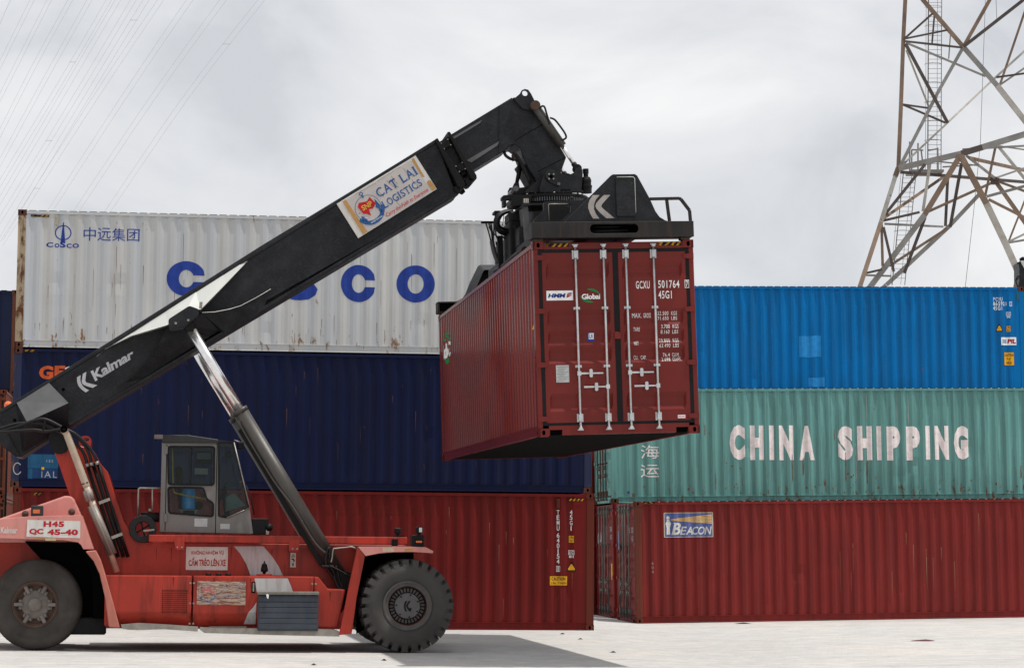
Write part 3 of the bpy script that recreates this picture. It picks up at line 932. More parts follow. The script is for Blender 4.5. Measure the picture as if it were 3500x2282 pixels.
# maroon container
hazard(ma, *bx([(.237,2.873),(.494,2.838)]), part=2, y=0.003)
M_signblue = flat('sign_blue', (0.10,0.13,0.32), 0.5, wear=0.25, wearcol=(0.19,0.21,0.36)); M_signyellow = flat('sign_gold', (0.72,0.46,0.13), 0.5); M_signwhite = flat('sign_white', (0.62,0.62,0.57), 0.5); M_cream = flat('sign_border', (0.70,0.58,0.36), 0.5)
its = []
for k in range(6):
    v0 = .71 + (k-2.5)*0.010; v1 = .73 + (k-2.5)*0.066
    its.append(('p', [(.15,v0-.004),(.97,v1-.022),(.97,v1+.022),(.15,v0+.004)], 1))
its += [('p', [(.055,.11),(.13,.11),(.125,.42),(.06,.42)],2),('p',[(.05,.42),(.135,.42),(.135,.5),(.15,.52),(.15,.57),(.13,.64),(.055,.64),(.035,.57),(.035,.52),(.05,.5)],2),('p',[(.06,.655),(.125,.655),(.115,.72),(.07,.72)],2),('p',[(.06,.74),(.12,.74),(.12,.84),(.10,.86),(.09,.88),(.08,.86),(.06,.84)],2)]
its += [('t','B',.155,.345,.10,.59,2,.03,.25),('r',.15,.24,.095,.12,2),('r',.19,.27,.565,.59,2)]
for ch,u0,u1 in (('E',.33,.46),('A',.44,.585),('C',.575,.695),('O',.685,.83),('N',.82,.965)):
    its.append(('t',ch,u0,u1,.10,.43,2,.02,.25))
its += FR(.018,3)
x0,x1,z0,z1 = bx([(.715,2.622),(1.927,2.034)])
sign(ma, 'company_sign', (x0,x1,z0,z1), its, [M_signblue,M_signyellow,M_signwhite,M_cream])
pr = Print(); pr.text('6\n0\n4', *bx([(.401,1.46),(.449,1.185)])); on_side(ma, pr, 'chalk_marks', flat('chalk_maroon', (0.34,0.27,0.25), 0.8))
fnm = ma['door_fn']
pr = Print(); pr.rect(-1.0,-.72,1.75,2.2); pr.lay('door_sticker', M_signblue, ma['root'], lambda a,z: fnm(a,z,-.006))
pr = Print(); pr.text('5557', .75,1.0,2.15,2.28,.01); pr.text('45G1', .78,.98,1.95,2.08,.01); pr.text('B',.5,.56,2.15,2.28,.01)
for p_ in pr.each(): p_.lay('lettering', M_stickgrey, ma['root'], lambda a,z: fnm(a,z,-.006))
fnb = br_['door_fn']
pr = Print(); pr.text('CAI', -1.0,-.3,1.85,2.2,.02); pr.text('758', .75,1.0,2.2,2.32,.01); pr.text('45G1',.78,1.0,2.0,2.12,.01); pr.rect(.85,1.02,1.0,1.4,1)
for p_ in pr.each(): p_.lay('lettering', [M_stickgrey, M_yellow], br_['root'], lambda a,z: fnb(a,z,-.006))

# green container
pr = Print()
for ch,a,b in (('C',297,408),('H',441,542),('I',576,615),('N',645,753),('A',786,902)):
    q = {'C':[(3.072,1.958),(3.463,1.069)],'H':[(3.602,1.945),(3.956,1.066)],'I':[(4.1,1.943),(4.225,1.064)],'N':[(4.355,1.942),(4.735,1.057)],'A':[(4.877,1.929),(5.287,1.054)]}[ch]
    if ch == 'I': pr.rect(*bx(q))
    else: pr.text(ch, *bx(q), bold=0.075)
for ch,q in zip('SHIPPING', ([(5.902,1.917),(6.29,1.048)],[(6.416,1.915),(6.794,1.044)],[(6.928,1.913),(7.041,1.039)],[(7.194,1.904),(7.553,1.032)],[(7.708,1.902),(8.079,1.033)],[(8.216,1.914),(8.342,1.046)],[(8.461,1.913),(8.843,1.042)],[(8.97,1.908),(9.361,1.046)])):
    if ch == 'I': pr.rect(*bx(q))
    else: pr.text(ch, *bx(q), bold=0.075)
on_side_each(gr, pr, 'letter', M_whiteworn)
pr = Print(); pr.text('海', *bx([(.77,1.458),(1.239,1.12)]), bold=0.0); pr.text('运', *bx([(.753,.965),(1.231,.646)]), bold=0.0); on_side_each(gr, pr, 'letter', M_whiteworn)
pr = Print(); pr.rect(*bx([(.409,.302),(.46,.247)])); on_side(gr, pr, 'tag_sticker', M_navy)

M_streak = flat('rust_streak', (0.19,0.075,0.04), 0.8, wear=0.42, wearcol=(0.10,0.16,0.15)); M_streak2 = flat('pale_scrape', (0.34,0.33,0.31), 0.8, wear=0.4, wearcol=(0.13,0.22,0.2))
rnd = random.Random(11)
for q, m_ in (([(4.682,1.195),(4.711,.493)],M_streak),([(4.958,1.103),(5.007,.671)],M_streak),([(6.087,1.24),(6.113,.501)],M_streak),([(6.361,1.474),(6.382,.535)],M_streak2),([(6.637,1.038),(6.685,.424)],M_streak),([(9.664,1.857),(9.667,.292)],M_streak),([(9.969,1.637),(9.971,.326)],M_streak),([(10.728,.885),(10.778,.538)],M_streak),([(5.803,1.82),(5.83,1.549)],M_streak),([(2.415,1.961),(2.454,1.692)],M_streak),([(2.678,.741),(2.699,.312)],M_streak),([(7.477,2.703),(7.487,1.939)],M_streak2),([(7.771,2.702),(7.795,1.938)],M_streak2),([(6.671,2.705),(6.69,2.088)],M_streak2)):
    x0,x1,z0,z1 = bx(q); n_ = 9
    l_ = [(x0+(x1-x0)*rnd.uniform(0,.4), z0+(z1-z0)*k/n_) for k in range(n_+1)]; r_ = [(x1-(x1-x0)*rnd.uniform(0,.4), z0+(z1-z0)*k/n_) for k in range(n_+1)]
    l_[0] = r_[0] = ((x0+x1)/2, z0)
    pr = Print(); pr.poly(l_[1:]+r_[::-1]); on_side(gr, pr, 'rust_streak', m_, lift=0.0065)
for k in range(44):
    x = rnd.uniform(.6,11.5); z = .2+rnd.random()**2*.8; w_ = rnd.uniform(.008,.035); h_ = rnd.uniform(.012,.045)
    pr = Print(); pr.poly([(x+w_*(.6+.5*rnd.random())*math.cos(t), z+h_*(.5+.6*rnd.random())*math.sin(t)) for t in [2*math.pi*j/9 for j in range(9)]]); on_side(gr, pr, 'rust_patch', M_streak, lift=.003)
M_wstreak = flat('brown_rust_streak', (0.20,0.11,0.055), 0.8, wear=0.4, wearcol=(0.36,0.35,0.33))
for k in range(80):
    x = rnd.uniform(.4,11.4); z1 = (rnd.uniform(.25,.9) if rnd.random() < .55 else rnd.uniform(.9,2.7)); h_ = rnd.uniform(.15,.9)*min(1,z1/1.2); w_ = rnd.uniform(.002,.007)
    pr = Print(); pr.poly([(x-w_,z1),(x+w_*.5,z1+.01),(x+w_,z1-h_*.1),(x+w_*.5,z1-h_*.4),(x+w_*.8,z1-h_*.7),(x,max(.17,z1-h_)),(x-w_*.5,z1-h_*.75),(x-w_*.9,z1-h_*.45)]); on_side(wh, pr, 'rust_streak', M_wstreak, lift=.003)
M_nstreak = flat('orange_rust_streak', (0.17,0.08,0.05), 0.8, wear=0.45, wearcol=(0.012,0.016,0.05)); M_rstreak = flat('tan_scrape', (0.30,0.17,0.10), 0.8, wear=0.45, wearcol=(0.12,0.02,0.015))
for k in range(60):
    x = rnd.uniform(1.5,11.8); z1 = rnd.uniform(.3,2.6); h_ = rnd.uniform(.06,.5); w_ = rnd.uniform(.0015,.005)
    pr = Print(); pr.poly([(x-w_,z1),(x+w_,z1),(x+w_*.6,z1-h_*.6),(x,max(.17,z1-h_)),(x-w_*.7,z1-h_*.5)]); on_side(nv if k % 2 else rd, pr, 'rust_streak', M_nstreak if k % 2 else M_rstreak, lift=.003)
for k in range(16):
    x = rnd.uniform(5,11.0); z1 = rnd.uniform(1.0,2.6); h_ = rnd.uniform(.3,1.2); w_ = rnd.uniform(.003,.007)
    pr = Print(); pr.poly([(x-w_,z1),(x+w_,z1),(x+w_*.6,z1-h_*.6),(x,max(.17,z1-h_)),(x-w_*.7,z1-h_*.5)]); on_side(ma, pr, 'rub_mark', M_rstreak, lift=.003)

# bright blue container
pr = Print()
pr.text('PCIU', *bx([(11.308,2.613),(11.557,2.512)]), bold=0.012, space=1.25)
pr.text('865921', *bx([(11.304,2.493),(11.674,2.386)]), bold=0.012, space=1.2)
pr.text('45G1', *bx([(11.3,2.373),(11.539,2.262)]), bold=0.012, space=1.2)
x0,x1,z0,z1 = bx([(11.754,2.491),(11.821,2.368)]); pr.poly([(x0,z0),(x1,z0),(x1,z1),(x0,z1)],0,[[(x0+.012,z0+.012),(x1-.012,z0+.012),(x1-.012,z1-.012),(x0+.012,z1-.012)]]); pr.text('0',x0+.028,x1-.028,z0+.03,z1-.03,bold=.01)
on_side_each(pl, pr, 'lettering', M_white)
sign(pl, 'class_mark', bx([(11.659,2.213),(11.776,2.047)]), [('r',0,.06,.38,1,0),('r',.94,1,.38,1,0),('r',0,1,.94,1,0),('r',0,1,.38,.44,0),('r',.38,.44,.4,1,0),('t','i',.16,.26,.5,.9,0),('t','C',.54,.84,.5,.9,0,.03),('t','70',.12,.88,0,.3,0,.03)], [M_white], base=None)
x0,x1,z0,z1 = bx([(11.341,1.911),(11.557,1.683)])
pr = Print(); pr.poly(round_poly([(x0,z0),(x1,z0),((x0+x1)/2,z1)],0.05)); on_side(pl, pr, 'warning_triangle', M_black)
pr = Print(); pr.poly(round_poly([(x0+.03,z0+.02),(x1-.03,z0+.02),((x0+x1)/2,z1-.05)],0.04)); on_side(pl, pr, 'warning_triangle_face', M_yellow, lift=.008)
sign(pl, 'height_sticker', bx([(11.657,1.837),(11.761,1.674)]), [('t','2.9m',.08,.92,.56,.9,1),('t',"9'6\"",.14,.88,.1,.44,1)]+FR(.03,1), [M_yellow,M_black])
sign(pl, 'company_sticker', bx([(11.488,1.526),(11.912,1.311)]), [('t','PIL',.42,.97,.2,.78,1,.05,.15)]+[('r',.08+.02*0,.37,.24+.075*k,.28+.075*k,2) for k in range(7)], [M_sticker,flat('pil_red',(0.35,0.01,0.03),.5),flat('pil_blue',(0.06,0.2,0.42),.5)])
sign(pl, 'caution_sticker', bx([(11.559,1.123),(11.835,.758)]), [('t','CAUTION',.06,.94,.68,.88,1,.02),('t','9\'-6"',.27,.72,.4,.6,1),('t','HIGH',.26,.74,.1,.32,1,.02)]+FR(.02,1), [M_yellow,M_black])
M_patch = flat('light_blue_patch', (0.018,0.20,0.50), 0.5, wear=.15, wearcol=(0.01,.12,.32))
for q in ([(5.869,1.56),(6.471,.991)], [(6.108,.442),(6.542,.195)]):
    pr = Print(); x0,x1,z0,z1 = bx(q); w=.012
    rnd = random.Random(4)
    top=[(x0+(x1-x0)*k/8, z1+rnd.uniform(-w,w)) for k in range(9)]; bot=[(x0+(x1-x0)*k/8, z0+rnd.uniform(-w,w)) for k in range(9)]
    pr.poly(bot+top[::-1]); on_side(pl, pr, 'paint_patch', M_patch)
x0,x1,z0,z1 = bx([(11.951,2.739),(12.024,2.529)]); MB().box(x0,x1,0.0,0.05,z0,z1).build('vent', flat('teal_vent',(0.02,0.10,0.14),.6), pl['root'], 0.006)
hazard(pl, *bx([(11.98,2.856),(12.052,2.807)]), part=2, y=0.003)

# the hanging container: door marks
fnd = sp['door_fn']
def on_door(pr, name, mats, d=-0.0085, label=None):
    """print that follows the pressed door panel"""
    rows = []
    for zt0, zt1, zb1, zb0 in REC: rows += [zt0, zt1, zb1, zb0]
    def rec(z):
        for zt0, zt1, zb1, zb0 in REC:
            if zb0 < z < zt0:
                if z > zt1: return (zt0-z)/(zt0-zt1)
                if z < zb1: return (z-zb0)/(zb1-zb0)
                return 1.0
        return 0.0
    return pr.lay(name, mats, sp['root'], lambda a, z: fnd(a, z, d - 0.046*rec(z)), (), rows, label)
for a0, a1 in ((-1.025,-0.676),(0.69,1.038)):
    pr = Print(); z0,z1=2.812,2.866; pr.rect(a0,a1,z0,z1,1)
    w=(a1-a0)/4
    for k in range(4):
        q0=a0+k*w; pr.poly([(q0,z0),(q0+w*.48,z0),(min(a1,q0+w*.48+.05),z1),(min(a1,q0+.05),z1)] if k else [(a0,z0),(a0+.035,z0),(a0+w*.75,z1),(a0,z1)],0)
    pr.lay('hazard_stripes', [M_yellow,M_black], sp['root'], lambda a,z: fnd(a,z,-.001))
pr = Print()
pr.text('GCXU', .321,.531,2.170,2.285,.012,1.15); pr.text('501764', .660,.984,2.174,2.291,.012,1.15); pr.text('45G1', .659,.862,2.015,2.133,.012,1.1)
pr.poly([(1.066,2.172),(1.132,2.172),(1.132,2.293),(1.066,2.293)],0,[[(1.073,2.18),(1.125,2.18),(1.125,2.285),(1.073,2.285)]]); pr.text('7',1.083,1.116,2.188,2.277,.015)
for s_,a0,a1,z0,z1 in (('MAX.',.256,.40,1.737,1.807),('GROSS',.43,.542,1.737,1.807),('32.500',.643,.81,1.772,1.828),('KGS',.853,.941,1.772,1.828),('71.650',.643,.81,1.698,1.752),('LBS',.853,.941,1.698,1.752),
    ('TARE',.262,.36,1.535,1.592),('3.700',.684,.815,1.570,1.629),('KGS',.858,.947,1.570,1.629),('8.160',.680,.815,1.494,1.550),('LBS',.858,.947,1.494,1.550),
    ('NET',.265,.335,1.327,1.384),('28.800',.647,.815,1.364,1.422),('KGS',.858,.945,1.364,1.422),('63.490',.650,.815,1.286,1.343),('LBS',.858,.945,1.286,1.343),
    ('CU.',.258,.325,1.114,1.174),('CAP.',.366,.451,1.114,1.174),('76.4',.705,.81,1.150,1.205),('CU.M.',.845,.955,1.150,1.205),('2.698',.678,.81,1.083,1.138),('CU.FT.',.845,.979,1.083,1.138)):
    pr.text(s_,a0,a1,z0,z1,.0,1.1)
for p_ in pr.each(): on_door(p_, 'lettering', M_white)
pr = Print(); pr.rect(-1.034,-.635,2.013,2.158); on_door(pr, 'company_sticker', M_sticker)
pr = Print(); pr.text('HMM',-1.012,-.745,2.053,2.115,.05,1.0,.2)
pr.poly([(-.735,2.053),(-.715,2.053),(-.69,2.085),(-.655,2.088),(-.66,2.098),(-.70,2.096),(-.715,2.118),(-.725,2.10)],1); pr.poly([(-.715,2.06),(-.695,2.06),(-.68,2.073),(-.66,2.075),(-.664,2.083),(-.69,2.081)],1); pr.poly([(-.715,2.118),(-.70,2.103),(-.655,2.106),(-.648,2.118),(-.67,2.125)],0)
on_door(pr, 'company_sticker_print', [flat('hmm_navy',(0.012,0.03,0.17),.5), M_redprint], d=-.006)
pr = Print(); pr.text('Global',-.504,-.228,2.024,2.104,.03,.95); on_door(pr,'lettering',M_white)
pr = Print()
def swoosh(pr,cx,cz,rx,rz,a0,a1,t,mi=0):
    n=20; A=[R(a0+(a1-a0)*k/n) for k in range(n+1)]
    o_=[(cx+rx*math.cos(a),cz+rz*math.sin(a)) for a in A]
    i_=[(cx+(rx-t*math.sin(math.pi*(k/n)**.7))*math.cos(a),cz+(rz-t*math.sin(math.pi*(k/n)**.7))*math.sin(a)) for k,a in enumerate(A)]
    pr.add(o_+i_,[(k,k+1,n+1+k+1,n+1+k) for k in range(n)],mi)
swoosh(pr,-.372,2.082,.140,.100,112,-12,.032); swoosh(pr,-.378,2.072,.145,.098,292,170,.032)
on_door(pr,'emblem',M_green)
pr = Print(); pr.rect(-.433,-.328,1.398,1.529,0); on_door(pr,'inspection_sticker',M_navy)
pr = Print(); pr.rect(-.411,-.335,1.432,1.520,0); on_door(pr,'inspection_sticker_face',M_sticker,d=-.006)
pr = Print(); pr.text('LR',-.40,-.345,1.447,1.507,.01); on_door(pr,'inspection_sticker_print',M_navy,d=-.004)
pr = Print(); pr.rect(-.926,-.73,.796,1.051); on_door(pr,'data_plate',M_stickgrey,d=-.006)
pr = Print()
for k in range(9):
    z=1.03-.026*k; pr.rect(-.915+.02*(k%2),-.74-.03*((k*7)%3),z-.006,z,0)
on_door(pr,'data_plate_print',flat('plate_grey',(0.16,0.16,0.16),.6),d=-.004)
pr = Print(); pr.rect(.891,1.005,.229,.277,0); on_door(pr,'maker_sticker',M_sticker)
pr = Print(); pr.text('SINGAMAS',.899,.998,.243,.264,.02); on_door(pr,'maker_sticker_print',M_redprint,d=-.006)
# long side of the hanging container (its name near the far end)
pr = Print(); pr.text('Global', *bx([(11.589,2.268),(10.484,1.972)]), bold=.04); on_side(sp, pr, 'lettering', M_white, back=True)
pr = Print(); x0,x1,z0,z1 = bx([(11.601,2.463),(10.511,1.857)])
swoosh(pr,(x0+x1)/2,(z0+z1)/2,(x1-x0)/2,(z1-z0)/2,160,5,.09); swoosh(pr,(x0+x1)/2,(z0+z1)/2,(x1-x0)/2,(z1-z0)/2,330,188,.09)
on_side(sp, pr, 'emblem', M_green, back=True)
pr = Print(); pr.poly([(.18,1.62),(.40,1.62),(.29,1.83)]); on_side(sp, pr, 'warning_triangle', M_yellow, back=True)
pr = Print(); pr.poly([(.18,2.68),(.34,2.68),(.30,2.75),(.18,2.75)]); on_side(sp, pr, 'hazard_stripes', M_yellow, back=True)
# ------------------------------------------------------------------ reach stacker
TRK = Matrix.Translation(Vector((-2.017, 41.08, 0.117))) @ Matrix.Rotation(0.146, 4, 'Z') @ Matrix.Rotation(0.0090, 4, 'Y')
truck = empty('reach_stacker', TRK)
tag(truck, 'red reach stacker with a raised black boom lifting the maroon container', 'reach stacker')

M_tred = paint('truck_red_paint', (0.34,0.034,0.021), 0.40, 0.2, (0.06,0.016,0.012), 0.85, 1.1, 2.0, spec=0.15, coat=0.12, scuff=(0.12,0.03,0.02), scuff_amt=0.35)
M_tfade = paint('chalky_faded_red_paint', (0.56,0.225,0.195), 0.5, 0.12, (0.24,0.08,0.06), 0.3, 1.2, 5.0, spec=0.3, coat=0.2, scuff=(0.2,0.06,0.04), scuff_amt=0.3)
M_boom = paint('black_boom_paint', (0.0125,0.0135,0.016), 0.42, 0.3, (0.034,0.036,0.039), 0.6, 2.6, 7.0, spec=0.18, bmp=0.08, streak=False, scuff=(0.040,0.043,0.047), scuff_amt=1.3)
M_boomworn = paint('worn_black_steel', (0.016,0.0148,0.0145), 0.48, 0.35, (0.055,0.032,0.022), 0.55, 2.2, 9.0, spec=0.25, bmp=0.15, scuff=(0.06,0.04,0.03), scuff_amt=0.5)
M_boomgrey = paint('grey_boom_paint_and_sheen', (0.085,0.087,0.09), 0.32, 0.2, (0.14,0.14,0.14), 0.4, 2.0, 11.0, spec=0.4, bmp=0.05, streak=False)
M_boomtop = paint('pale_boom_plate_and_sheen', (0.50,0.51,0.485), 0.34, 0.06, (0.40,0.41,0.39), 0.2, 2.0, 12.0, spec=0.6, bmp=0.04, streak=False)  # pale colour carries the sky sheen of the boom's upper facet
M_blk = paint('black_steel', (0.0065,0.0065,0.007), 0.5, 0.3, (0.018,0.015,0.013), 0.4, 3.0, 13.0, spec=0.15)
M_hose = flat('rubber_hose', (0.008,0.008,0.009), 0.45, spec=0.25)
M_chrome = flat('chrome_rod', (0.80,0.79,0.79), 0.22, 0.9)
M_cyl = paint('dusty_black_cylinder', (0.040,0.036,0.032), 0.45, 0.25, (0.075,0.062,0.05), 0.5, 2.5, 14.0, spec=0.5)
M_cab = paint('cab_grey_paint', (0.165,0.158,0.150), 0.42, 0.1, (0.09,0.08,0.07), 0.3, 1.8, 15.0)
M_cabroof = paint('cab_roof_dark', (0.030,0.030,0.032), 0.5, 0.2, (0.05,0.05,0.05), 0.3, 2.0, 16.0)
M_steel = paint('bare_scuffed_steel', (0.30,0.28,0.25), 0.45, 0.25, (0.10,0.08,0.06), 0.5, 4.0, 17.0, metal=0.5, streak=False)
M_pipe = paint('heat_stained_pipe', (0.44,0.36,0.28), 0.5, 0.2, (0.20,0.10,0.05), 0.5, 3.0, 18.0, metal=0.2, streak=False)
M_tyre = paint('dusty_tyre_rubber', (0.060,0.057,0.055), 0.75, 0.2, (0.085,0.078,0.072), 0.5, 2.0, 19.0, spec=0.12, bmp=0.2, streak=False)
M_tyre2 = paint('worn_tyre_rubber', (0.050,0.045,0.042), 0.75, 0.3, (0.09,0.074,0.062), 0.55, 2.6, 20.0, spec=0.12, bmp=0.2, streak=False)
M_rim = paint('grey_rim_paint', (0.085,0.082,0.08), 0.5, 0.2, (0.10,0.05,0.04), 0.4, 5.0, 21.0, streak=False)
M_rimrust = paint('rusty_rim', (0.078,0.048,0.036), 0.7, 0.3, (0.06,0.03,0.02), 0.5, 5.0, 22.0, streak=False)
M_hub = paint('dusty_hub', (0.16,0.14,0.125), 0.6, 0.25, (0.08,0.06,0.05), 0.5, 6.0, 23.0, streak=False)
M_amber = flat('amber_lens', (0.55,0.10,0.015), 0.25, spec=0.6)
M_lens = flat('lamp_lens', (0.62,0.63,0.63), 0.2, spec=0.6)
M_ywire = flat('yellow_handrail', (0.55,0.38,0.06), 0.4)
M_stripe = paint('worn_white_stripe', (0.46,0.45,0.45), 0.5, 0.12, (0.22,0.14,0.12), 0.55, 2.2, 24.0)
M_board = paint('weathered_white_board', (0.60,0.58,0.55), 0.5, 0.1, (0.40,0.35,0.30), 0.5, 3.0, 25.0)
M_tan = flat('tan_backing', (0.45,0.25,0.09), 0.6)
M_toolbox = paint('blue_grey_toolbox_paint', (0.044,0.054,0.072), 0.6, 0.25, (0.10,0.07,0.05), 0.5, 3.5, 26.0, scuff=(0.14,0.10,0.075), scuff_amt=0.8)
M_jug = flat('blue_water_jug', (0.06,0.36,0.80), 0.15, spec=0.7)
M_seat = flat('brown_seat', (0.06,0.045,0.02), 0.8)
M_inside = flat('cab_interior_dark', (0.012,0.013,0.014), 0.7)
M_console = flat('console_grey', (0.14,0.17,0.16), 0.45)

def glass_mat(name, tint, refl=0.12):
    m, t, b = mat_new(name)
    t.nodes.remove(b)
    o_ = t.nodes['Material Output']
    tr = t.nodes.new('ShaderNodeBsdfTransparent'); tr.inputs['Color'].default_value = rgba(tint)
    gl = t.nodes.new('ShaderNodeBsdfGlossy'); gl.inputs['Roughness'].default_value = 0.03; gl.inputs['Color'].default_value = (0.9,0.95,0.95,1)
    fr = t.nodes.new('ShaderNodeFresnel'); fr.inputs['IOR'].default_value = 1.33
    ad = math_node(t, 'ADD', fr.outputs['Fac'], refl, True)
    mx = t.nodes.new('ShaderNodeMixShader')
    t.links.new(ad, mx.inputs['Fac']); t.links.new(tr.outputs[0], mx.inputs[1]); t.links.new(gl.outputs[0], mx.inputs[2])
    t.links.new(mx.outputs[0], o_.inputs['Surface'])
    return m
M_glass = glass_mat('tinted_cab_glass', (0.50,0.60,0.60), 0.0)

def perforated_mat():
    m, t, b = mat_new('perforated_heat_shield')
    v = mapping(t, (1,1,1))
    vo = t.nodes.new('ShaderNodeTexVoronoi'); vo.inputs['Scale'].default_value = 42.0; vo.inputs['Randomness'].default_value = 0.0
    t.links.new(v, vo.inputs['Vector'])
    hole = ramp_node(t, vo.outputs['Distance'], 0.34, 0.40, (0.015,0.012,0.01), (0.25,0.22,0.195))
    t.links.new(hole, b.inputs['Base Color'])
    b.inputs['Roughness'].default_value = 0.5; b.inputs['Metallic'].default_value = 0.15
    return m
M_perf = perforated_mat()

def T3(pts, y):
    return [(p[0], y, p[1]) for p in pts]
def lay_t(pr, name, mats, parent, y, label=None):
    return pr.lay(name, mats, parent, lambda x, z: (x, y, z), (), (), label)

# ---------------- main frame
frame_poly = [(-5.17,1.248),(-5.483,2.256),(-5.807,3.142),(-5.938,3.446),(-5.581,3.424),(-5.221,3.317),(-5.109,3.104),(-4.97,2.947),(-4.84,2.567),(-4.675,2.118),(-4.533,1.93),(-4.323,1.787),(-1.853,1.774)] + [(.15,1.775),(.153,1.512),(-.695,1.28),(-.861,1.012)] + [(-1.0, 0.62), (-4.9, 0.62)]
for ya, yb in ((-0.80, -0.62), (0.62, 0.80)):
    mb = MB(); mb.prism_y(frame_poly, ya, yb); mb.build('frame_plate', M_tred, truck, 0.012)
mb = MB(); mb.box(-6.9, 0.35, -0.62, 0.62, 0.66, 1.62); mb.build('chassis', M_tred, truck)
mb = MB(); mb.box(-4.55, 0.2, -0.62, 0.62, 1.62, 1.78); mb.build('deck', M_blk, truck)
# lifting ears on the tower
for yy in (-0.66, 0.0):
    e_ = [(-5.463,3.33),(-5.468,3.522),(-5.4,3.554),(-5.314,3.556),(-5.265,3.508),(-5.262,3.42),(-5.289,3.263)]
    c = [(-5.338,3.498)][0]
    mb = MB(); mb.plate(round_poly(e_, 0.04), [oval(c[0], c[1], 0.05, 0.032, 12)], lambda x, z, t: (x, t, z), yy, yy+0.04)
    mb.build('lifting_ear', M_tred, truck)
# sliding beam under the cab
x0,x1,z0,z1 = bx([(-4.264,1.907),(-4.261,1.782)] + [(.073,1.901),(.075,1.791)])
for ya, yb in ((-1.02, -0.82), (0.82, 1.02)):
    mb = MB(); mb.box(x0, x1, ya, yb, z0, z1); mb.build('cab_rail', M_tred, truck, 0.015, 2)
for q in ([(-3.853,1.859),(-3.665,1.861),(-3.675,1.66),(-3.816,1.658)], [(-1.931,1.851),(-1.741,1.852),(-1.764,1.649),(-1.922,1.648)]):
    mb = MB(); mb.prism_y(round_poly(q, 0.03), -1.045, -1.022); hb = mb.build('rail_bracket', M_tred, truck, 0.006)
    xs_ = [p[0] for p in q]; zb_ = min(p[1] for p in q)
    for k in (0.35, 0.75):
        b_ = MB(); b_.cyl((min(xs_)+(max(xs_)-min(xs_))*k, -1.046, zb_+0.045), (min(xs_)+(max(xs_)-min(xs_))*k, -1.058, zb_+0.045), 0.014, n=8); b_.build('bolt', M_steel, hb)
pr = Print(); pr.poly([(-2.842,1.726),(-2.345,1.73),(-2.197,1.564),(-2.086,1.403),(-2.008,1.245),(-2.551,1.241),(-2.627,1.434),(-2.738,1.613)]); lay_t(pr, 'white_stripe', M_stripe, truck, -0.804)
# notice board
q = bx([(-3.638,1.713),(-2.939,1.324)])
mb = MB(); mb.box(q[0], q[1], -0.816, -0.802, q[2], q[3]); nb = mb.build('notice_board', M_board, truck)
M_notice = flat('notice_red', (0.36,0.05,0.03), 0.6)
pr = Print()
for s_, b_ in (('KHÔNG', [(-3.548,1.657),(-3.329,1.581)]), ('NHIỆM', [(-3.309,1.659),(-3.109,1.574)]), ('VỤ', [(-3.089,1.655),(-3.006,1.57)])):
    pr.text(s_, *bx(b_), bold=0.02)
for s_, b_ in (('CẤM', [(-3.592,1.543),(-3.441,1.392)]), ('TRÈO', [(-3.42,1.527),(-3.239,1.394)]), ('LÊN', [(-3.22,1.523),(-3.08,1.392)]), ('XE', [(-3.064,1.503),(-2.973,1.392)])):
    pr.text(s_, *bx(b_), bold=0.03)
[lay_t(p_, 'lettering', M_notice, nb, -0.819) for p_ in pr.each()]
# pictogram strip
q = bx([(-1.887,1.626),(-1.794,1.382)])
mb = MB(); mb.box(q[0], q[1], -0.808, -0.802, q[2], q[3]); pb = mb.build('pictogram_sticker', flat('cream_sticker',(0.5,0.46,0.4),.5), truck)
pr = Print(); cx=(q[0]+q[1])/2; w=q[1]-q[0]; h=q[3]-q[2]
pr.poly([(cx-.35*w,q[3]-.3*h),(cx+.35*w,q[3]-.3*h),(cx,q[3]-.08*h)],0,[[(cx-.2*w,q[3]-.27*h),(cx+.2*w,q[3]-.27*h),(cx,q[3]-.14*h)]])
pr.line([(cx-.3*w,q[3]-.45*h),(cx,q[3]-.42*h),(cx+.2*w,q[3]-.52*h),(cx+.15*w,q[3]-.62*h)],.02); pr.line([(cx,q[2]+.08*h),(cx,q[2]+.26*h)],.02); pr.poly([(cx-.2*w,q[2]+.22*h),(cx+.2*w,q[2]+.22*h),(cx,q[2]+.32*h)])
lay_t(pr, 'lettering', M_black, pb, -0.811)

# ---------------- side tanks and covers (near and far side)
ztop = [(-4.223,1.241)][0][1]; zmid = [(-4.21,.637)][0][1]; zbot = [(-4.206,.412)][0][1]
X_a, X_b, X_c, X_d, X_e = [p[0] for p in [(-4.928,1.215),(-3.541,1.225),(-3.518,1.225),(-1.543,1.239),(-1.033,.996)]]
def cover(name, xa, xb, s=-1, m=None):
    mb = MB()
    poly = [(s*1.75, ztop), (s*1.75, zmid), (s*1.60, zbot), (s*0.82, zbot), (s*0.82, ztop-0.01)]
    if s < 0: poly.reverse()
    mb.prism_x(poly, xa, xb)
    return mb.build(name, m or M_tred, truck, 0.02, 2)
rear_cover = cover('rear_cover', X_a-0.02, X_b)
door_cover = cover('service_door', X_c, X_d)
cover('far_side_tank', X_a, X_e, 1)
fx = [(-1.536,1.236),(-1.467,1.233),(-1.305,1.037),(-1.012,1.028),(-1.144,.397),(-1.523,.413)]
mb = MB(); mb.prism_y(fx, -1.75, -0.82); front_cover = mb.build('front_cover', M_tred, truck, 0.02, 2)
for xs_ in (X_b+0.004, X_d+0.002):
    for zz in ((ztop-0.12), (ztop-0.45), (ztop-0.78)):
        if xs_ > X_c and zz < ztop-0.2: continue
        mb = MB(); mb.cyl((xs_-0.028, -1.752, zz), (xs_-0.028, -1.768, zz), 0.016, n=10); mb.build('bolt', M_steel, rear_cover if xs_ < X_c else door_cover)
        mb = MB(); mb.cyl((xs_+0.03, -1.752, zz), (xs_+0.03, -1.768, zz), 0.016, n=10); mb.build('bolt', M_steel, door_cover if xs_ < X_c else front_cover)
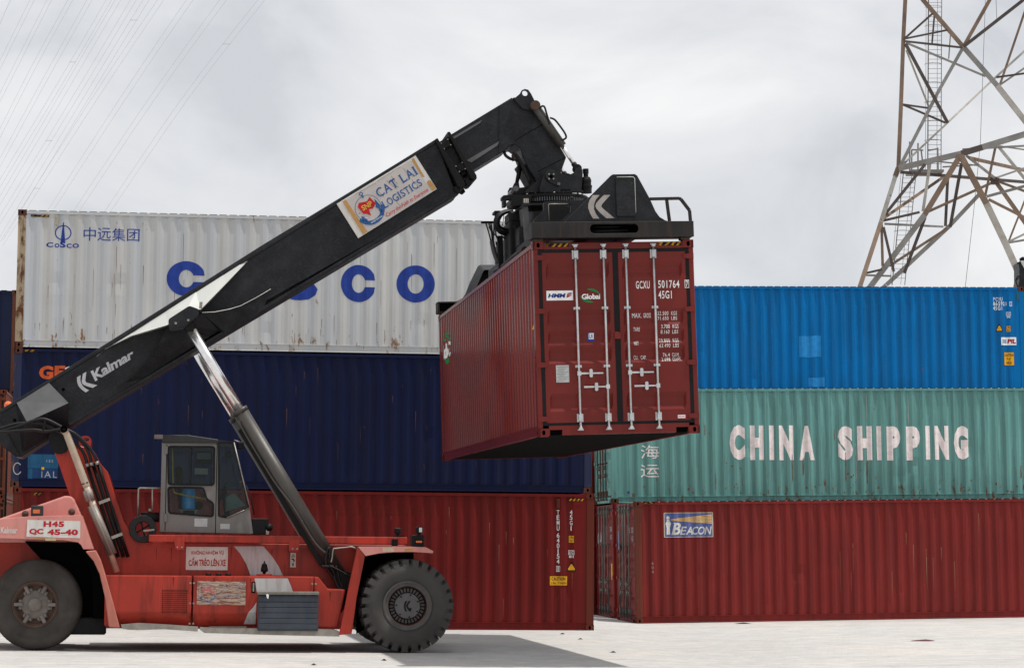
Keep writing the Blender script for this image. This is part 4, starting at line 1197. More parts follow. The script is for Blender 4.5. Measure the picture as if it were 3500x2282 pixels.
q = bx([(-4.015,1.006),(-3.617,.635)])
mb = MB(); mb.box(q[0], q[1], -1.757, -1.7505, q[2], q[3]); gl = mb.build('grille', M_dark, rear_cover)
mb = MB()
for k in range(1, 11):
    z = q[2] + (q[3]-q[2])*k/11; mb.box(q[0], q[1], -1.761, -1.757, z-0.006, z+0.006)
for k in range(1, 23):
    x = q[0] + (q[1]-q[0])*k/23; mb.box(x-0.0045, x+0.0045, -1.763, -1.758, q[2], q[3])
mb.build('grille_mesh', M_tred, rear_cover, kind='stuff')
pr = Print(); pr.poly([(-2.52,1.204),(-1.975,1.208),(-1.924,1.096),(-1.882,.982),(-2.476,.979)]); pr.poly([(p[0],p[1]) for p in [(-2.481,.812),(-2.487,.646),(-2.609,.645),(-2.537,.724)]]); lay_t(pr, 'white_stripe', M_stripe, door_cover, -1.754)
pr = Print(); a_ = [(-2.486,.644),(-2.486,.452),(-2.679,.451),(-2.613,.643)]; pr.poly(a_)
pr.lay('white_stripe', M_stripe, door_cover, lambda x, z: (x, -1.75 + max(0, (zmid-z))/(zmid-zbot)*0.15 - 0.004, z))
# faded company board on the service door
q = bx([(-3.457,1.156),(-2.661,.766)])
M_fadeboard, t_, b_ = mat_new('peeling_company_board')
v_ = mapping(t_, (1.0,1,9)); nn = noise_node(t_, v_, 3.5, 8, 0.7); n2_ = noise_node(t_, mapping(t_, (3,3,22)), 2.0, 8, 0.7)
cc_ = mix_node(t_, ramp_node(t_, nn, 0.42, 0.6), (0.36,0.22,0.14), (0.42,0.36,0.31)); cc_ = mix_node(t_, ramp_node(t_, n2_, 0.47, 0.56), cc_, (0.16,0.06,0.04))
t_.links.new(cc_, b_.inputs['Base Color']); b_.inputs['Roughness'].default_value = 0.7
mb = MB(); mb.box(q[0], q[1], -1.762, -1.752, q[2], q[3]); fb = mb.build('company_board', M_fadeboard, door_cover)
M_fblue = flat('faded_print_blue', (0.06,0.14,0.30), 0.6, wear=1.0, wearcol=(0.42,0.30,0.22), wscale=(2,2,14)); M_fred = flat('faded_print_red', (0.36,0.10,0.10), 0.6, wear=0.8, wscale=(2,2,14), wearcol=(0.45,0.3,0.25))
pr = Print()
for s_, b__ in (('CAT', [(-3.108,1.115),(-2.911,1.028)]), ('LAI', [(-2.872,1.116),(-2.683,1.03)]), ('LOGISTICS', [(-3.105,.954),(-2.71,.886)])):
    pr.text(s_, *bx(b__), bold=0.01)
cxz = [(-3.283,.962),(-3.427,.961)]; rr_ = cxz[0][0]-cxz[1][0]
pr.ring(cxz[0][0], cxz[0][1], rr_, rr_, 0.02, 0, 0, 360); pr.ring(cxz[0][0], cxz[0][1]-0.01, rr_*1.02, rr_*1.02, 0.05, 0, 205, 335); pr.ring(cxz[0][0], cxz[0][1]+rr_*1.1, 0.03, 0.035, 0.012)
pr.poly([(-3.4,1.069),(-3.299,1.052),(-3.169,1.088),(-3.153,.94),(-3.279,.969),(-3.348,.93)], 1)
lay_t(pr, 'lettering', [M_fblue, M_fred], fb, -1.766)
# handle
q = bx([(-2.566,1.144),(-2.503,.966)])
mb = MB(); mb.box(q[0], q[1], -1.757, -1.7505, q[2], q[3]); hd = mb.build('door_handle', M_dark, door_cover)
mb = MB(); mb.box((q[0]+q[1])/2-0.014, (q[0]+q[1])/2+0.014, -1.785, -1.756, q[2]+0.02, q[3]-0.02); mb.build('grip', M_steel, hd, 0.004)
# filler caps and the black lamp on the tank top
for u in [(-3.268,1.248),(-3.1,1.243),(-2.941,1.241)]:
    mb = MB(); mb.cyl((u[0], -1.3, ztop-0.005), (u[0], -1.3, ztop+0.035), 0.05, 0.045, 14); mb.build('filler_cap', M_blk, truck)
c0 = [(-2.342,1.254)][0]; zt = [(-2.346,1.485)][0][1]
mb = MB(); mb.box(c0[0]-0.13, c0[0]+0.13, -1.4, -1.2, ztop-0.005, ztop+0.03); lb = mb.build('lamp_base', M_tred, truck)
mb = MB(); hz = zt-ztop
prof = [(0.02, 0.03), (0.03, 0.06), (0.062, 0.075), (0.058, 0.12), (0.045, hz-0.07), (0.05, hz-0.065), (0.015, hz-0.03), (0.012, hz)]
n_ = 14; vs = []
for r_, h_ in prof: vs += [(c0[0]+r_*math.cos(2*math.pi*k/n_), -1.3+r_*math.sin(2*math.pi*k/n_), ztop+h_) for k in range(n_)]
mb.add(vs, [(i*n_+k, i*n_+(k+1)%n_, (i+1)*n_+(k+1)%n_, (i+1)*n_+k) for i in range(len(prof)-1) for k in range(n_)], 0, True)
mb.build('warning_lamp', M_blk, lb)

M_grime = flat('oil_grime', (0.10,0.020,0.015), 0.6, wear=0.3, wearcol=(0.22,0.028,0.02), wscale=(8,8,1.5))
rnd = random.Random(21)
def drip(xc, zt_, h_, w_, y, parent):
    pts_l = []; pts_r = []
    for k in range(7):
        t_ = k/6; pts_l.append((xc - w_*(1-t_*.8)*rnd.uniform(.6,1.1), zt_-h_*t_)); pts_r.append((xc + w_*(1-t_*.8)*rnd.uniform(.6,1.1), zt_-h_*t_))
    pr = Print(); pr.poly(pts_l + pts_r[::-1]); lay_t(pr, 'oil_streak', M_grime, parent, y)
for q in [(-1.269,.995),(-2.585,1.2),(-3.18,1.207),(-3.841,1.214)]: drip(q[0], q[1], rnd.uniform(.12,.3), rnd.uniform(.008,.016), -1.7525, truck)
for q in [(-2.883,1.702),(-2.2,1.681),(-1.979,1.44),(-3.884,1.693),(-4.132,1.673),(-1.728,1.55),(-2.59,1.363)]: drip(q[0], q[1], rnd.uniform(.08,.3), rnd.uniform(.004,.012), -0.8025, truck)

# ---------------- blue tool box
q = bx([(-2.463,.936),(-1.474,.356)])
mb = MB(); mb.box(q[0], q[1], -2.02, -1.76, q[2], q[3]); tb = mb.build('tool_box', M_toolbox, truck, 0.01)
n_ = 6
for k in range(n_):
    za = q[2] + 0.03 + (q[3]-q[2]-0.05)*k/n_; zb = q[2] + 0.03 + (q[3]-q[2]-0.05)*(k+1)/n_ - 0.005
    mb = MB(); mb.box(q[0]+0.015, q[1]-0.015, -2.035, -2.018, za, zb); mb.build('slat', M_toolbox, tb, 0.007)
mb = MB(); lx = [(-2.485,.992),(-1.471,.995),(-1.47,.946),(-2.475,.943)]; mb.prism_y(lx, -2.05, -1.76); ld = mb.build('lid', paint('worn_box_lid',(0.16,0.15,0.13),0.5,0.2,(0.08,0.06,0.05),.4,4,27.0), tb, 0.006)
mb = MB(); mb.prism_y([(-2.338,.945),(-2.312,.959),(-2.291,.939),(-2.302,.876),(-2.32,.89)], -2.062, -2.052); mb.build('tag_label', M_sticker, tb)

# ---------------- foot boards
mb = MB(); a_ = [(-4.673,.442),(-4.391,.468),(-3.929,.445),(-3.429,.413),(-3.433,.336),(-3.962,.373),(-4.41,.357),(-4.547,.362),(-4.651,.378)]; mb.prism_y(a_, -1.9, -1.45); mb.build('foot_board', M_steel, truck)
mb = MB(); a_ = [(-3.395,.409),(-3.321,.401),(-1.239,.379),(-1.119,.348),(-1.118,.264),(-2.116,.282),(-3.32,.314),(-3.39,.361)]; mb.prism_y(a_, -1.9, -1.45); mb.build('foot_board', M_steel, truck)
a_ = [(-3.235,.407),(-2.651,.395)]; mb = MB()
for k in range(26):
    x = a_[0][0] + (a_[1][0]-a_[0][0])*k/25; mb.box(x-0.004, x+0.004, -1.9, -1.6, a_[0][1]-0.02, a_[0][1]+0.012)
mb.build('tread_mesh', M_steel, truck, kind='stuff')
# ---------------- far side bits seen under the machine
mb = MB(); mb.box(-0.55, 0.45, -1.5, 1.5, 0.52, 0.98); mb.build('front_axle', M_blk, truck, 0.05)
mb = MB(); mb.box(-6.3, -5.85, -1.0, 1.0, 0.55, 0.95); mb.build('rear_axle', M_blk, truck, 0.05)

# ---------------- wheels
def wheel_front(parent, cx, cz, y, s, outer=True):
    """lugged drive wheel; outer face at y, s=-1 when that face looks towards -y"""
    R0, W0 = 0.775, 0.44
    wh_ = empty('front_wheel', None, parent)
    inn = y - s*W0
    P_ = lambda r, k: (r, y - s*k)
    mb = MB()
    mb.lathe_y((cx, cz), [P_(0.405, 0.06), P_(0.42, 0.035), P_(0.47, 0.015), P_(0.56, 0.0), P_(0.635, 0.012), P_(0.675, 0.045), P_(0.70, 0.08), P_(0.706, W0/2), P_(0.70, W0-0.08), P_(0.675, W0-0.045), P_(0.635, W0-0.012), P_(0.52, W0), P_(0.405, W0-0.03)], 60)
    nl = 27
    for k in range(nl):
        a = 2*math.pi*k/nl
        for half in (0, 1):
            aa = a + (0 if half == 0 else math.pi/nl)
            da0, da1 = 0.066, 0.082
            d0, d1 = (0.01, W0*0.53) if half == 0 else (W0-0.01, W0*0.47)
            sk = 0.10 if half == 0 else -0.10
            def pt(r, ang, dep): return (cx + r*math.cos(ang), y - s*dep, cz + r*math.sin(ang))
            vs = [pt(0.63, aa-da1, d0), pt(0.63, aa+da1*0.9, d0), pt(0.69, aa+sk+da0, d1), pt(0.69, aa+sk-da0, d1),
                  pt(R0-0.012, aa-da0, d0+(0.03 if half == 0 else -0.03)), pt(R0-0.012, aa+da0, d0+(0.03 if half == 0 else -0.03)), pt(R0, aa+sk+da0*0.8, d1), pt(R0, aa+sk-da0*0.8, d1)]
            mb.add(vs, [(0,1,2,3),(4,5,6,7),(0,1,5,4),(1,2,6,5),(2,3,7,6),(3,0,4,7)])
    mb.build('tyre', M_tyre, wh_)
    if outer:
        mb = MB()
        mb.lathe_y((cx, cz), [P_(0.418, 0.05), P_(0.405, 0.028), P_(0.385, 0.022), P_(0.37, 0.04), P_(0.35, 0.05), P_(0.338, 0.045), P_(0.322, 0.06)], 56)
        mb.build('rim', M_rim, wh_)
        mb = MB()
        mb.lathe_y((cx, cz), [P_(0.325, 0.058), P_(0.312, 0.06), P_(0.306, 0.14), P_(0.30, 0.24), P_(0.10, 0.24)], 48, smooth=False)
        mb.build('rim_well', flat('dark_red_well', (0.05,0.02,0.016), 0.7), wh_)
        for k in range(30):
            a = 2*math.pi*k/30 + 0.05
            mb = MB()
            da = 0.075
            vs = []
            for dep in (0.14, 0.20):
                for r_, d in ((0.222, -da), (0.222, da), (0.296, da), (0.296, -da)):
                    vs.append((cx + r_*math.cos(a+d), y - s*dep, cz + r_*math.sin(a+d)))
            mb.add(vs, [(3,2,1,0),(4,5,6,7),(0,1,5,4),(1,2,6,5),(2,3,7,6),(3,0,4,7)])
            mb.build('wheel_clamp', M_rim, wh_, 0.006)
        mb = MB(); mb.lathe_y((cx, cz), [P_(0.212, 0.24), P_(0.212, 0.085), P_(0.205, 0.075), P_(0.0, 0.072)], 48, smooth=False); hb = mb.build('hub', paint('hub_grey',(0.105,0.10,0.10),.5,.15,(0.07,0.05,0.05),.4,6,30.0,streak=False), wh_)
        for k in range(7):
            a = 2*math.pi*k/7 + 0.4
            mb = MB(); c = (cx + 0.185*math.cos(a), cz + 0.185*math.sin(a)); mb.cyl((c[0], y-s*0.074, c[1]), (c[0], y-s*0.062, c[1]), 0.014, n=8); mb.build('bolt', M_blk, hb)
        pr = Print(); logo(pr, cx-0.06, cz-0.09, 0.13, 0.17); pr.poly(oval(cx+0.05, cz-0.05, 0.02, 0.02, 10)); lay_t(pr, 'hub_emblem', M_black, hb, y - s*0.068)
    return wh_

LOGO_A = [(140,603),(265,603),(190,690),(160,760),(155,850),(185,930),(248,1013),(130,1013),(80,920),(50,830),(55,760),(80,690)]
LOGO_B = [(340,603),(460,603),(365,700),(300,770),(290,810),(330,850),(420,925),(525,1010),(375,1010),(260,910),(195,835),(182,790),(200,740),(270,670)]
def logo(pr, x, z, w, h, mi=0):
    for L_ in (LOGO_A, LOGO_B):
        pr.poly([(x + (p[0]-50)/475*w, z + (1013-p[1])/410*h) for p in L_], mi)

def wheel_rear(parent, cx, cz, y, s, steer=0.0):
    R0, W0 = 0.745, 0.44
    wh_ = empty('rear_wheel', Matrix.Translation(Vector((cx, y - s*W0/2, cz))) @ Matrix.Rotation(steer, 4, 'Z'), parent)
    P_ = lambda r, k: (r, s*W0/2 - s*k)
    mb = MB()
    mb.lathe_y((0, 0), [P_(0.37, 0.05), P_(0.385, 0.025), P_(0.45, 0.008), P_(0.54, 0.0), P_(0.545, 0.004), P_(0.60, 0.006), P_(0.66, 0.02), P_(0.695, 0.05), P_(0.705, 0.055), P_(0.735, 0.10), P_(R0, 0.16), P_(R0, W0-0.16), P_(0.735, W0-0.10), P_(0.70, W0-0.05), P_(0.62, W0), P_(0.40, W0-0.03)], 64)
    mb.build('tyre', M_tyre2, wh_)
    mb = MB(); mb.lathe_y((0, 0), [P_(0.385, 0.045), P_(0.372, 0.02), P_(0.36, 0.018), P_(0.35, 0.03), P_(0.325, 0.05), P_(0.31, 0.10), P_(0.28, 0.11), P_(0.0, 0.11)], 52); mb.build('rim', M_rimrust, wh_)
    mb = MB(); mb.lathe_y((0, 0), [P_(0.235, 0.11), P_(0.23, 0.075), P_(0.205, 0.065), P_(0.125, 0.062), P_(0.118, 0.05), P_(0.11, 0.028), P_(0.085, 0.01), P_(0.0, 0.0)], 40); hb = mb.build('hub', M_hub, wh_)
    for k in range(6):
        a = 2*math.pi*k/6
        c, sn = math.cos(a), math.sin(a)
        def q(r_, w_, d_): return (r_*c - w_*sn, s*W0/2 - s*d_, r_*sn + w_*c)
        mb = MB()
        for r0_, r1_, w_, d0_, d1_ in ((0.20, 0.345, 0.032, 0.10, 0.018), (0.195, 0.275, 0.085, 0.10, 0.05)):
            vs = [q(r0_, -w_, d0_), q(r1_, -w_, d0_), q(r1_, w_, d0_), q(r0_, w_, d0_), q(r0_, -w_, d1_+0.012), q(r1_, -w_*0.9, d1_), q(r1_, w_*0.9, d1_), q(r0_, w_, d1_+0.012)]
            mb.add(vs, [(3,2,1,0),(4,5,6,7),(0,1,5,4),(1,2,6,5),(2,3,7,6),(3,0,4,7)])
        mb.build('wheel_clamp', M_hub, wh_, 0.012)
        for w_ in (-0.06, 0.06):
            b_ = MB(); p_ = q(0.235, w_, 0.05); p2 = q(0.235, w_, 0.02); b_.cyl(p_, p2, 0.022, 0.018, 8); b_.build('wheel_nut', M_hub, wh_)
    return wh_

wheel_front(truck, 0.0, 0.772, -2.0, -1)
wheel_front(truck, 0.0, 0.772, -1.46, -1, False)
wheel_front(truck, 0.0, 0.772, 2.0, 1, False)
wheel_front(truck, 0.0, 0.772, 1.46, 1, False)
wheel_rear(truck, -6.06, 0.745, -1.37, -1, -0.13)
wheel_rear(truck, -6.06, 0.745, 1.37, 1, -0.13)

# ---------------- front mudguard
top = [(-.843,1.74),(-.059,1.751),(.288,1.74),(.412,1.676)]
under_ = [(.405,1.643),(.087,1.661),(-.231,1.655),(-.489,1.633),(-.711,1.588)]
mb = MB(); mb.prism_y(top + under_, -2.0, -1.93)
yy0, yy1 = -2.0, -0.85
tp = [p for p in top]
mb.loft([(p[0], -1.93, p[1]) for p in tp], [(p[0], yy1, p[1]) for p in tp]); mb.loft([(p[0], -1.93, p[1]-0.05) for p in tp], [(p[0], yy1, p[1]-0.05) for p in tp])
fg = mb.build('front_mudguard', M_tfade, truck)
pn = [(-.846,1.733),(-.725,1.581),(-.852,.898),(-.923,.312),(-1.125,.293),(-.979,1.088)]
mb = MB(); mb.prism_y(pn, -2.0, -1.88)
in0 = [pn[1], pn[2], pn[3]]
mb.loft([(p[0], -1.9, p[1]) for p in in0], [(p[0]-0.02, -0.85, p[1]) for p in in0])
out0 = [pn[0], pn[5], pn[4]]
mb.loft([(p[0], -1.9, p[1]) for p in out0], [(p[0]+0.12, -0.85, p[1]) for p in out0])
mb.build('mudguard_panel', M_tred, truck)
mb = MB(); mb.prism_y([(-.781,1.554),(-.627,1.592),(-.134,1.647),(.191,1.653),(.202,.859),(-.762,.271)], -0.98, -0.94); mb.build('wheel_arch_shade', M_dark, truck)  # added near-black plate, stands in for the shade under the mudguard
for q, m_ in (([(-.431,1.725),(-.238,1.661)], flat('mudguard_sticker',(0.52,0.42,0.30),.6,wear=.4,wearcol=(0.35,.16,.12))), ([(-.06,1.714),(.062,1.68)], flat('gold_sticker',(0.42,0.26,0.06),.6,wear=.3,wearcol=(0.3,.1,.06)))):
    a_ = bx(q); mb = MB(); mb.box(a_[0], a_[1], -2.006, -1.999, a_[2], a_[3]); mb.build('sticker', m_, fg)
def led_lamp(q, y, parent, stem=True, face=True):
    a_ = bx(q)
    mb = MB(); mb.box(a_[0], a_[1], y, y+0.12, a_[2], a_[3]); lo = mb.build('work_lamp', M_blk, parent, 0.012)
    if face:
        mb = MB(); mb.box(a_[0]+0.05, a_[1]-0.012, y-0.006, y+0.002, a_[2]+0.015, a_[3]-0.015); mb.build('lens', M_lens, lo)
    if stem:
        mb = MB(); mb.box((a_[0]+a_[1])/2-0.025, (a_[0]+a_[1])/2+0.025, y+0.03, y+0.09, a_[2]-0.05, a_[2]+0.01); mb.build('lamp_stem', M_blk, lo)
    return lo
a_ = bx([(.055,1.941),(.263,1.735)])
mb = MB(); mb.box(a_[0], a_[1], -1.97, -1.7, a_[2]+0.0, a_[3]); hl = mb.build('lamp_housing', M_blk, truck, 0.012)
b_ = bx([(.112,1.858),(.235,1.799)])
mb = MB(); mb.box(b_[0], b_[1], -1.976, -1.968, b_[2], b_[3]); mb.build('lamp_bezel', M_dark, hl)
mb = MB(); mb.box(b_[0]+0.01, b_[1]-0.01, -1.984, -1.975, b_[2]+0.012, b_[3]-0.012); mb.build('amber_lens', M_amber, hl, 0.004)
led_lamp([(.13,2.077),(.241,1.974)], -1.9, truck)
led_lamp([(-.137,2.059),(-.03,1.958)], -1.0, truck, True, False)
mb = MB(); a_ = bx([(-.155,1.936),(.025,1.912)]); mb.box(a_[0], a_[1], -1.0, -0.82, a_[2], a_[3]); mb.build('lamp_bracket', M_blk, truck)
mb = MB(); a_ = bx([(-.191,1.878),(-.088,1.758)]); mb.box(a_[0], a_[1], -1.05, -1.02, a_[2], a_[3]); mb.build('hinge_block', M_blk, truck, 0.006)
# thin guard rail ahead of the cylinder foot
mb = MB(); mb.tube(spline(T3([(-1.242,1.476),(-1.227,1.562),(-1.211,1.689),(-1.17,1.706),(-.999,1.723),(-.903,1.733),(-.811,1.698)], -1.5), 4), 0.012, 8); mb.build('guard_rail', M_steel, truck)

# ---------------- rear hood, fender, counterweight
ht = [(-7.24,1.969),(-6.694,2.153),(-5.661,2.536),(-5.559,2.534),(-5.504,2.483),(-5.463,2.397),(-5.365,2.201),(-5.354,1.765),(-7.234,1.748)]
mb = MB(); mb.prism_y(ht, -1.05, 1.05); mb.build('rear_hood', M_tfade, truck, 0.03, 2)
fd = [(-7.166,2.038),(-6.665,2.138),(-6.187,2.184),(-5.358,2.212),(-5.156,1.657),(-5.312,1.655),(-5.351,1.726),(-5.401,1.768),(-5.643,1.804),(-6.656,1.822),(-7.16,1.817)]
mb = MB(); mb.prism_y(fd, -1.66, -0.66); rf = mb.build('rear_fender', M_tfade, truck, 0.025, 2)
fl = [(-5.274,1.623),(-5.111,1.644),(-5.029,1.49),(-4.928,1.193),(-4.812,.815),(-4.689,.384),(-4.869,.397),(-4.933,.842),(-5.037,1.26),(-5.136,1.462)]
mb = MB(); mb.prism_y(fl, -1.78, -1.5); mb.build('fender_panel', paint('pink_faded_panel',(0.43,0.15,0.115),.55,.12,(0.25,0.1,.07),.4,2.5,33.0), truck, 0.015)
q = bx([(-6.226,2.117),(-5.365,1.852)])
mb = MB(); c4 = [(-6.223,2.127),(-5.37,2.114),(-5.368,1.837),(-6.231,1.854)]; mb.prism_y(c4, -1.676, -1.662); pb = mb.build('number_board', M_board, rf)
M_redtxt = flat('number_red', (0.42,0.02,0.03), 0.55)
pr = Print()
pr.text('H45', *bx([(-5.963,2.11),(-5.631,2.015)]), bold=0.05, space=1.1)
pr.text('QC', *bx([(-6.188,1.984),(-5.961,1.88)]), bold=0.05); pr.text('45-40', *bx([(-5.897,1.979),(-5.404,1.882)]), bold=0.05, space=1.05)
lay_t(pr, 'lettering', M_redtxt, pb, -1.680)
pr = Print(); pr.text('Kalmar', *bx([(-6.645,2.009),(-6.377,1.903)]), bold=0.04); a_ = bx([(-6.741,2.013),(-6.647,1.904)]); logo(pr, a_[0], a_[2], a_[1]-a_[0], a_[3]-a_[2]); lay_t(pr, 'lettering', flat('faded_white_print',(0.55,0.47,0.45),.6), rf, -1.664)
for q, m_ in (([(-6.081,1.839),(-5.948,1.816)], M_tan), ([(-5.93,1.837),(-5.759,1.791)], flat('cream_label',(0.5,.42,.25),.6))):
    a_ = bx(q); mb = MB(); mb.box(a_[0], a_[1], -1.667, -1.658, a_[2], a_[3]); mb.build('sticker', m_, rf)
a_ = bx([(-6.174,2.362),(-5.982,2.178)])
mb = MB(); mb.box(a_[0], a_[1], -1.62, -1.40, a_[2], a_[3]); hl = mb.build('lamp_housing', M_cabroof, truck, 0.012)
b_ = bx([(-6.141,2.295),(-6.028,2.232)])
mb = MB(); mb.box(b_[0], b_[1], -1.627, -1.618, b_[2], b_[3]); mb.build('amber_lens', M_amber, hl, 0.004)
for u in [(-6.296,2.228),(-5.538,2.271)]:
    mb = MB(); mb.lathe_y((u[0], u[1]), [(0.0,-1.10),(0.035,-1.09),(0.055,-1.06),(0.06,-1.04)], 16); mb.build('rubber_stop', M_rimrust, truck)
mb = MB(); mb.box(-8.4, -5.0, -0.66, 0.66, 0.62, [(-6.694,1.801)][0][1]); mb.build('counterweight', M_tred, truck, 0.03)
mb = MB(); a_ = [(-6.29,1.777),(-5.34,1.759),(-5.055,1.252),(-4.936,.826),(-4.928,.524),(-5.58,.521),(-6.012,1.478)]; mb.prism_y(a_, -1.10, -1.06); mb.prism_y([(-5.324,1.644),(-5.202,1.59),(-5.072,1.256),(-4.967,.835),(-4.92,.536),(-5.135,.535),(-5.152,1.215),(-5.267,1.486)], -1.48, -0.9); mb.build('wheel_arch_shade', M_dark, truck)  # added near-black plates paint the shadowed void around the rear wheel
a_ = bx([(-5.462,.541),(-4.929,.255)]); mb = MB(); mb.box(a_[0]-0.25, a_[1], -1.25, -0.85, a_[2], a_[3]); mb.build('battery_box', M_blk, truck, 0.02)
a_ = [(-6.659,1.817)][0]
# orange beacon on the far side of the hood
bc = [(-6.778,4.163)][0]
mb = MB(); mb.lathe_y((bc[0], bc[1]), [(0.0,1.23),(0.04,1.24),(0.062,1.27),(0.07,1.30),(0.062,1.33),(0.04,1.36),(0.0,1.37)], 18); bo = mb.build('beacon', flat('beacon_orange',(0.75,0.16,0.06),.3), truck)
mb = MB(); mb.cyl((bc[0], 1.3, 1.9), (bc[0], 1.3, bc[1]-0.07), 0.02, n=8); mb.build('beacon_post', M_blk, bo)
mb = MB(); mb.box(bc[0]-0.4, bc[0]+0.5, 0.8, 1.5, 1.6, 1.9); mb.build('rear_shelf', M_tred, truck)

# ---------------- exhaust, hydraulic hoses
yE = -1.0
ex = T3([(-5.635,3.521),(-5.307,2.696),(-4.827,1.529)], yE)
mb = MB(); mb.tube([ex[0], ex[1]], 0.062, 16, caps=False); mb.tube([Vector(ex[1]), Vector(ex[2])+Vector((0.05,0,-0.25))], 0.056, 16); mb.build('exhaust_pipe', M_pipe, truck)
d_ = (Vector(ex[0])-Vector(ex[1])).normalized()
mb = MB(); e0 = Vector(T3([(-5.701,3.633)], yE)[0]); mb.tube([Vector(ex[0]), Vector(ex[0])+d_*0.06, e0+Vector((0,-0.03,0.0)), e0+Vector((0,-0.07,0.01))], [0.062,0.062,0.066,0.068], 16, caps=False); mb.build('exhaust_elbow', M_pipe, truck)
mb = MB(); mb.lathe_y((e0.x, e0.z+0.01), [(0.0, e0.y-0.04), (0.064, e0.y-0.06)], 16); mb.build('exhaust_mouth', M_dark, truck)
for a0, a1 in (([(-5.294,2.636)], [(-5.238,2.455)]), ([(-5.216,2.383)], [(-4.854,1.572)])):
    p0 = Vector(T3(a0, yE)[0]); p1 = Vector(T3(a1, yE)[0])
    q_ = (p1-p0).to_track_quat('Z', 'Y')
    mb = MB(); mb.tube([(0,0,0), (0,0,(p1-p0).length)], 0.08, 20, caps=True)
    o = mb.build('heat_shield', M_perf, truck); o.location = p0; o.rotation_mode = 'QUATERNION'; o.rotation_quaternion = q_
for k, (off, yk) in enumerate(((0, -0.95), (48, -0.93), (96, -0.91))):
    A_ = [[(-6.853,3.599),(-6.752,3.636),(-6.501,3.718),(-6.247,3.742),(-6.025,3.717),(-5.749,3.582),(-5.558,3.455),(-5.401,3.302),(-5.333,3.164),(-5.313,3.078)],
          [(-6.851,3.548),(-6.751,3.592),(-6.449,3.684),(-6.197,3.783),(-6.01,3.804),(-5.769,3.695),(-5.492,3.526),(-5.334,3.346),(-5.265,3.2),(-5.242,3.096)],
          [(-6.851,3.556),(-6.751,3.575),(-6.447,3.606),(-6.193,3.627),(-5.988,3.605),(-5.734,3.643),(-5.527,3.577),(-5.3,3.373),(-5.185,3.201),(-5.149,3.115)]][k]
    B_ = [[(-5.3,3.026),(-5.217,2.785),(-5.09,2.458),(-4.907,1.959),(-4.76,1.529)], [(-5.207,3.045),(-5.115,2.786),(-5.004,2.459),(-4.822,1.96),(-4.675,1.53)], [(-5.122,3.063),(-5.029,2.77),(-4.937,2.494),(-4.753,1.96),(-4.598,1.53)]][k]
    yk_ = -0.98 - 0.02*k
    mb = MB(); mb.tube(spline(T3(A_, yk_), 4), 0.026, 8); mb.build('hydraulic_hose', M_hose, truck)
    mb = MB(); mb.tube(T3(A_[-2:], yk_)[-1:] + [(A_[-1][0]+0.012, yk_, A_[-1][1]-0.05)], 0.032, 8); mb.build('hose_fitting', M_steel, truck)
    mb = MB(); mb.tube(T3(B_, -0.86), 0.030, 8); mb.build('hydraulic_hose', M_blk, truck)
for q in ([(-5.099,2.424),(-4.921,2.495)], [(-4.88,1.847),(-4.702,1.918)], [(-5.319,3.027),(-5.115,3.082)]):
    p = T3(q, -0.9); mb = MB(); mb.bar(p[0], p[1], 0.05, 0.05); mb.build('hose_clamp', M_steel if q[0][1] < 3 else M_blk, truck)
mb = MB(); p = T3([(-6.04,3.601),(-6.008,3.81)], -1.03); mb.bar(p[0], p[1], 0.03, 0.03); mb.build('hose_clamp', M_blk, truck)
mb = MB(); p = T3([(-5.417,2.719),(-5.282,2.767)], -1.05); mb.bar(p[0], p[1], 0.02, 0.02); mb.build('pipe_band', M_rimrust, truck)
# ---------------- cab
cab = empty('cab', None, truck)
yC = -0.76
cb = [(-4.079,3.453),(-3.142,3.475),(-3.135,3.512),(-2.877,3.479),(-2.586,2.374),(-2.521,1.941),(-4.084,1.958)]
w_up = round_poly([(-3.978,3.39),(-3.199,3.399),(-3.196,2.753),(-3.954,2.755)], 0.05, 5)
w_lo = round_poly([(-3.959,2.707),(-3.372,2.705),(-3.313,2.516),(-3.199,2.446),(-3.201,2.224),(-3.938,2.276)], 0.045, 5)
w_fr = round_poly([(-3.126,3.475),(-2.883,3.468),(-2.596,2.377),(-2.967,2.21),(-3.102,2.233)], 0.03, 5)
for s_, ya, yb in ((-1, -0.76, -0.72), (1, 0.72, 0.76)):
    mb = MB(); mb.plate(cb, [w_up, w_lo, w_fr], lambda x, z, t: (x, t, z), ya, yb)
    mb.build('side_panel', M_cab, cab)
# front, back, floor, roof of the shell
xL = cb[0][0]; zT = cb[0][1]; zB = cb[6][1]
mb = MB(); mb.box(xL, xL+0.05, -0.72, 0.72, zB, zB+0.75); mb.box(xL, xL+0.05, -0.72, -0.6, zB+0.75, zT); mb.box(xL, xL+0.05, 0.6, 0.72, zB+0.75, zT); mb.build('rear_wall', M_cab, cab)
mb = MB(); mb.box(xL+0.052, cb[5][0]-0.02, -0.718, 0.718, zB+0.002, zB+0.06); mb.build('cab_floor', M_inside, cab)
def fr_in(p, d=0.02): return (p[0]-d, p[1])
mb = MB(); a, b_ = cb[4], cb[5]; mb.add([(a[0],-0.72,a[1]),(b_[0],-0.72,b_[1]),(b_[0],0.72,b_[1]),(a[0],0.72,a[1]),(a[0]-0.03,-0.72,a[1]),(b_[0]-0.03,-0.72,b_[1]),(b_[0]-0.03,0.72,b_[1]),(a[0]-0.03,0.72,a[1])], [(0,1,2,3),(7,6,5,4),(0,3,7,4),(1,5,6,2),(0,4,5,1),(3,2,6,7)]); mb.build('front_wall', M_cab, cab)
mb = MB(); a, b_ = cb[3], cb[4]; mb.add([(a[0]-0.01,-0.715,a[1]),(b_[0]-0.012,-0.715,b_[1]),(b_[0]-0.012,0.715,b_[1]),(a[0]-0.01,0.715,a[1])], [(0,1,2,3)]); mb.build('windscreen', M_glass, cab)
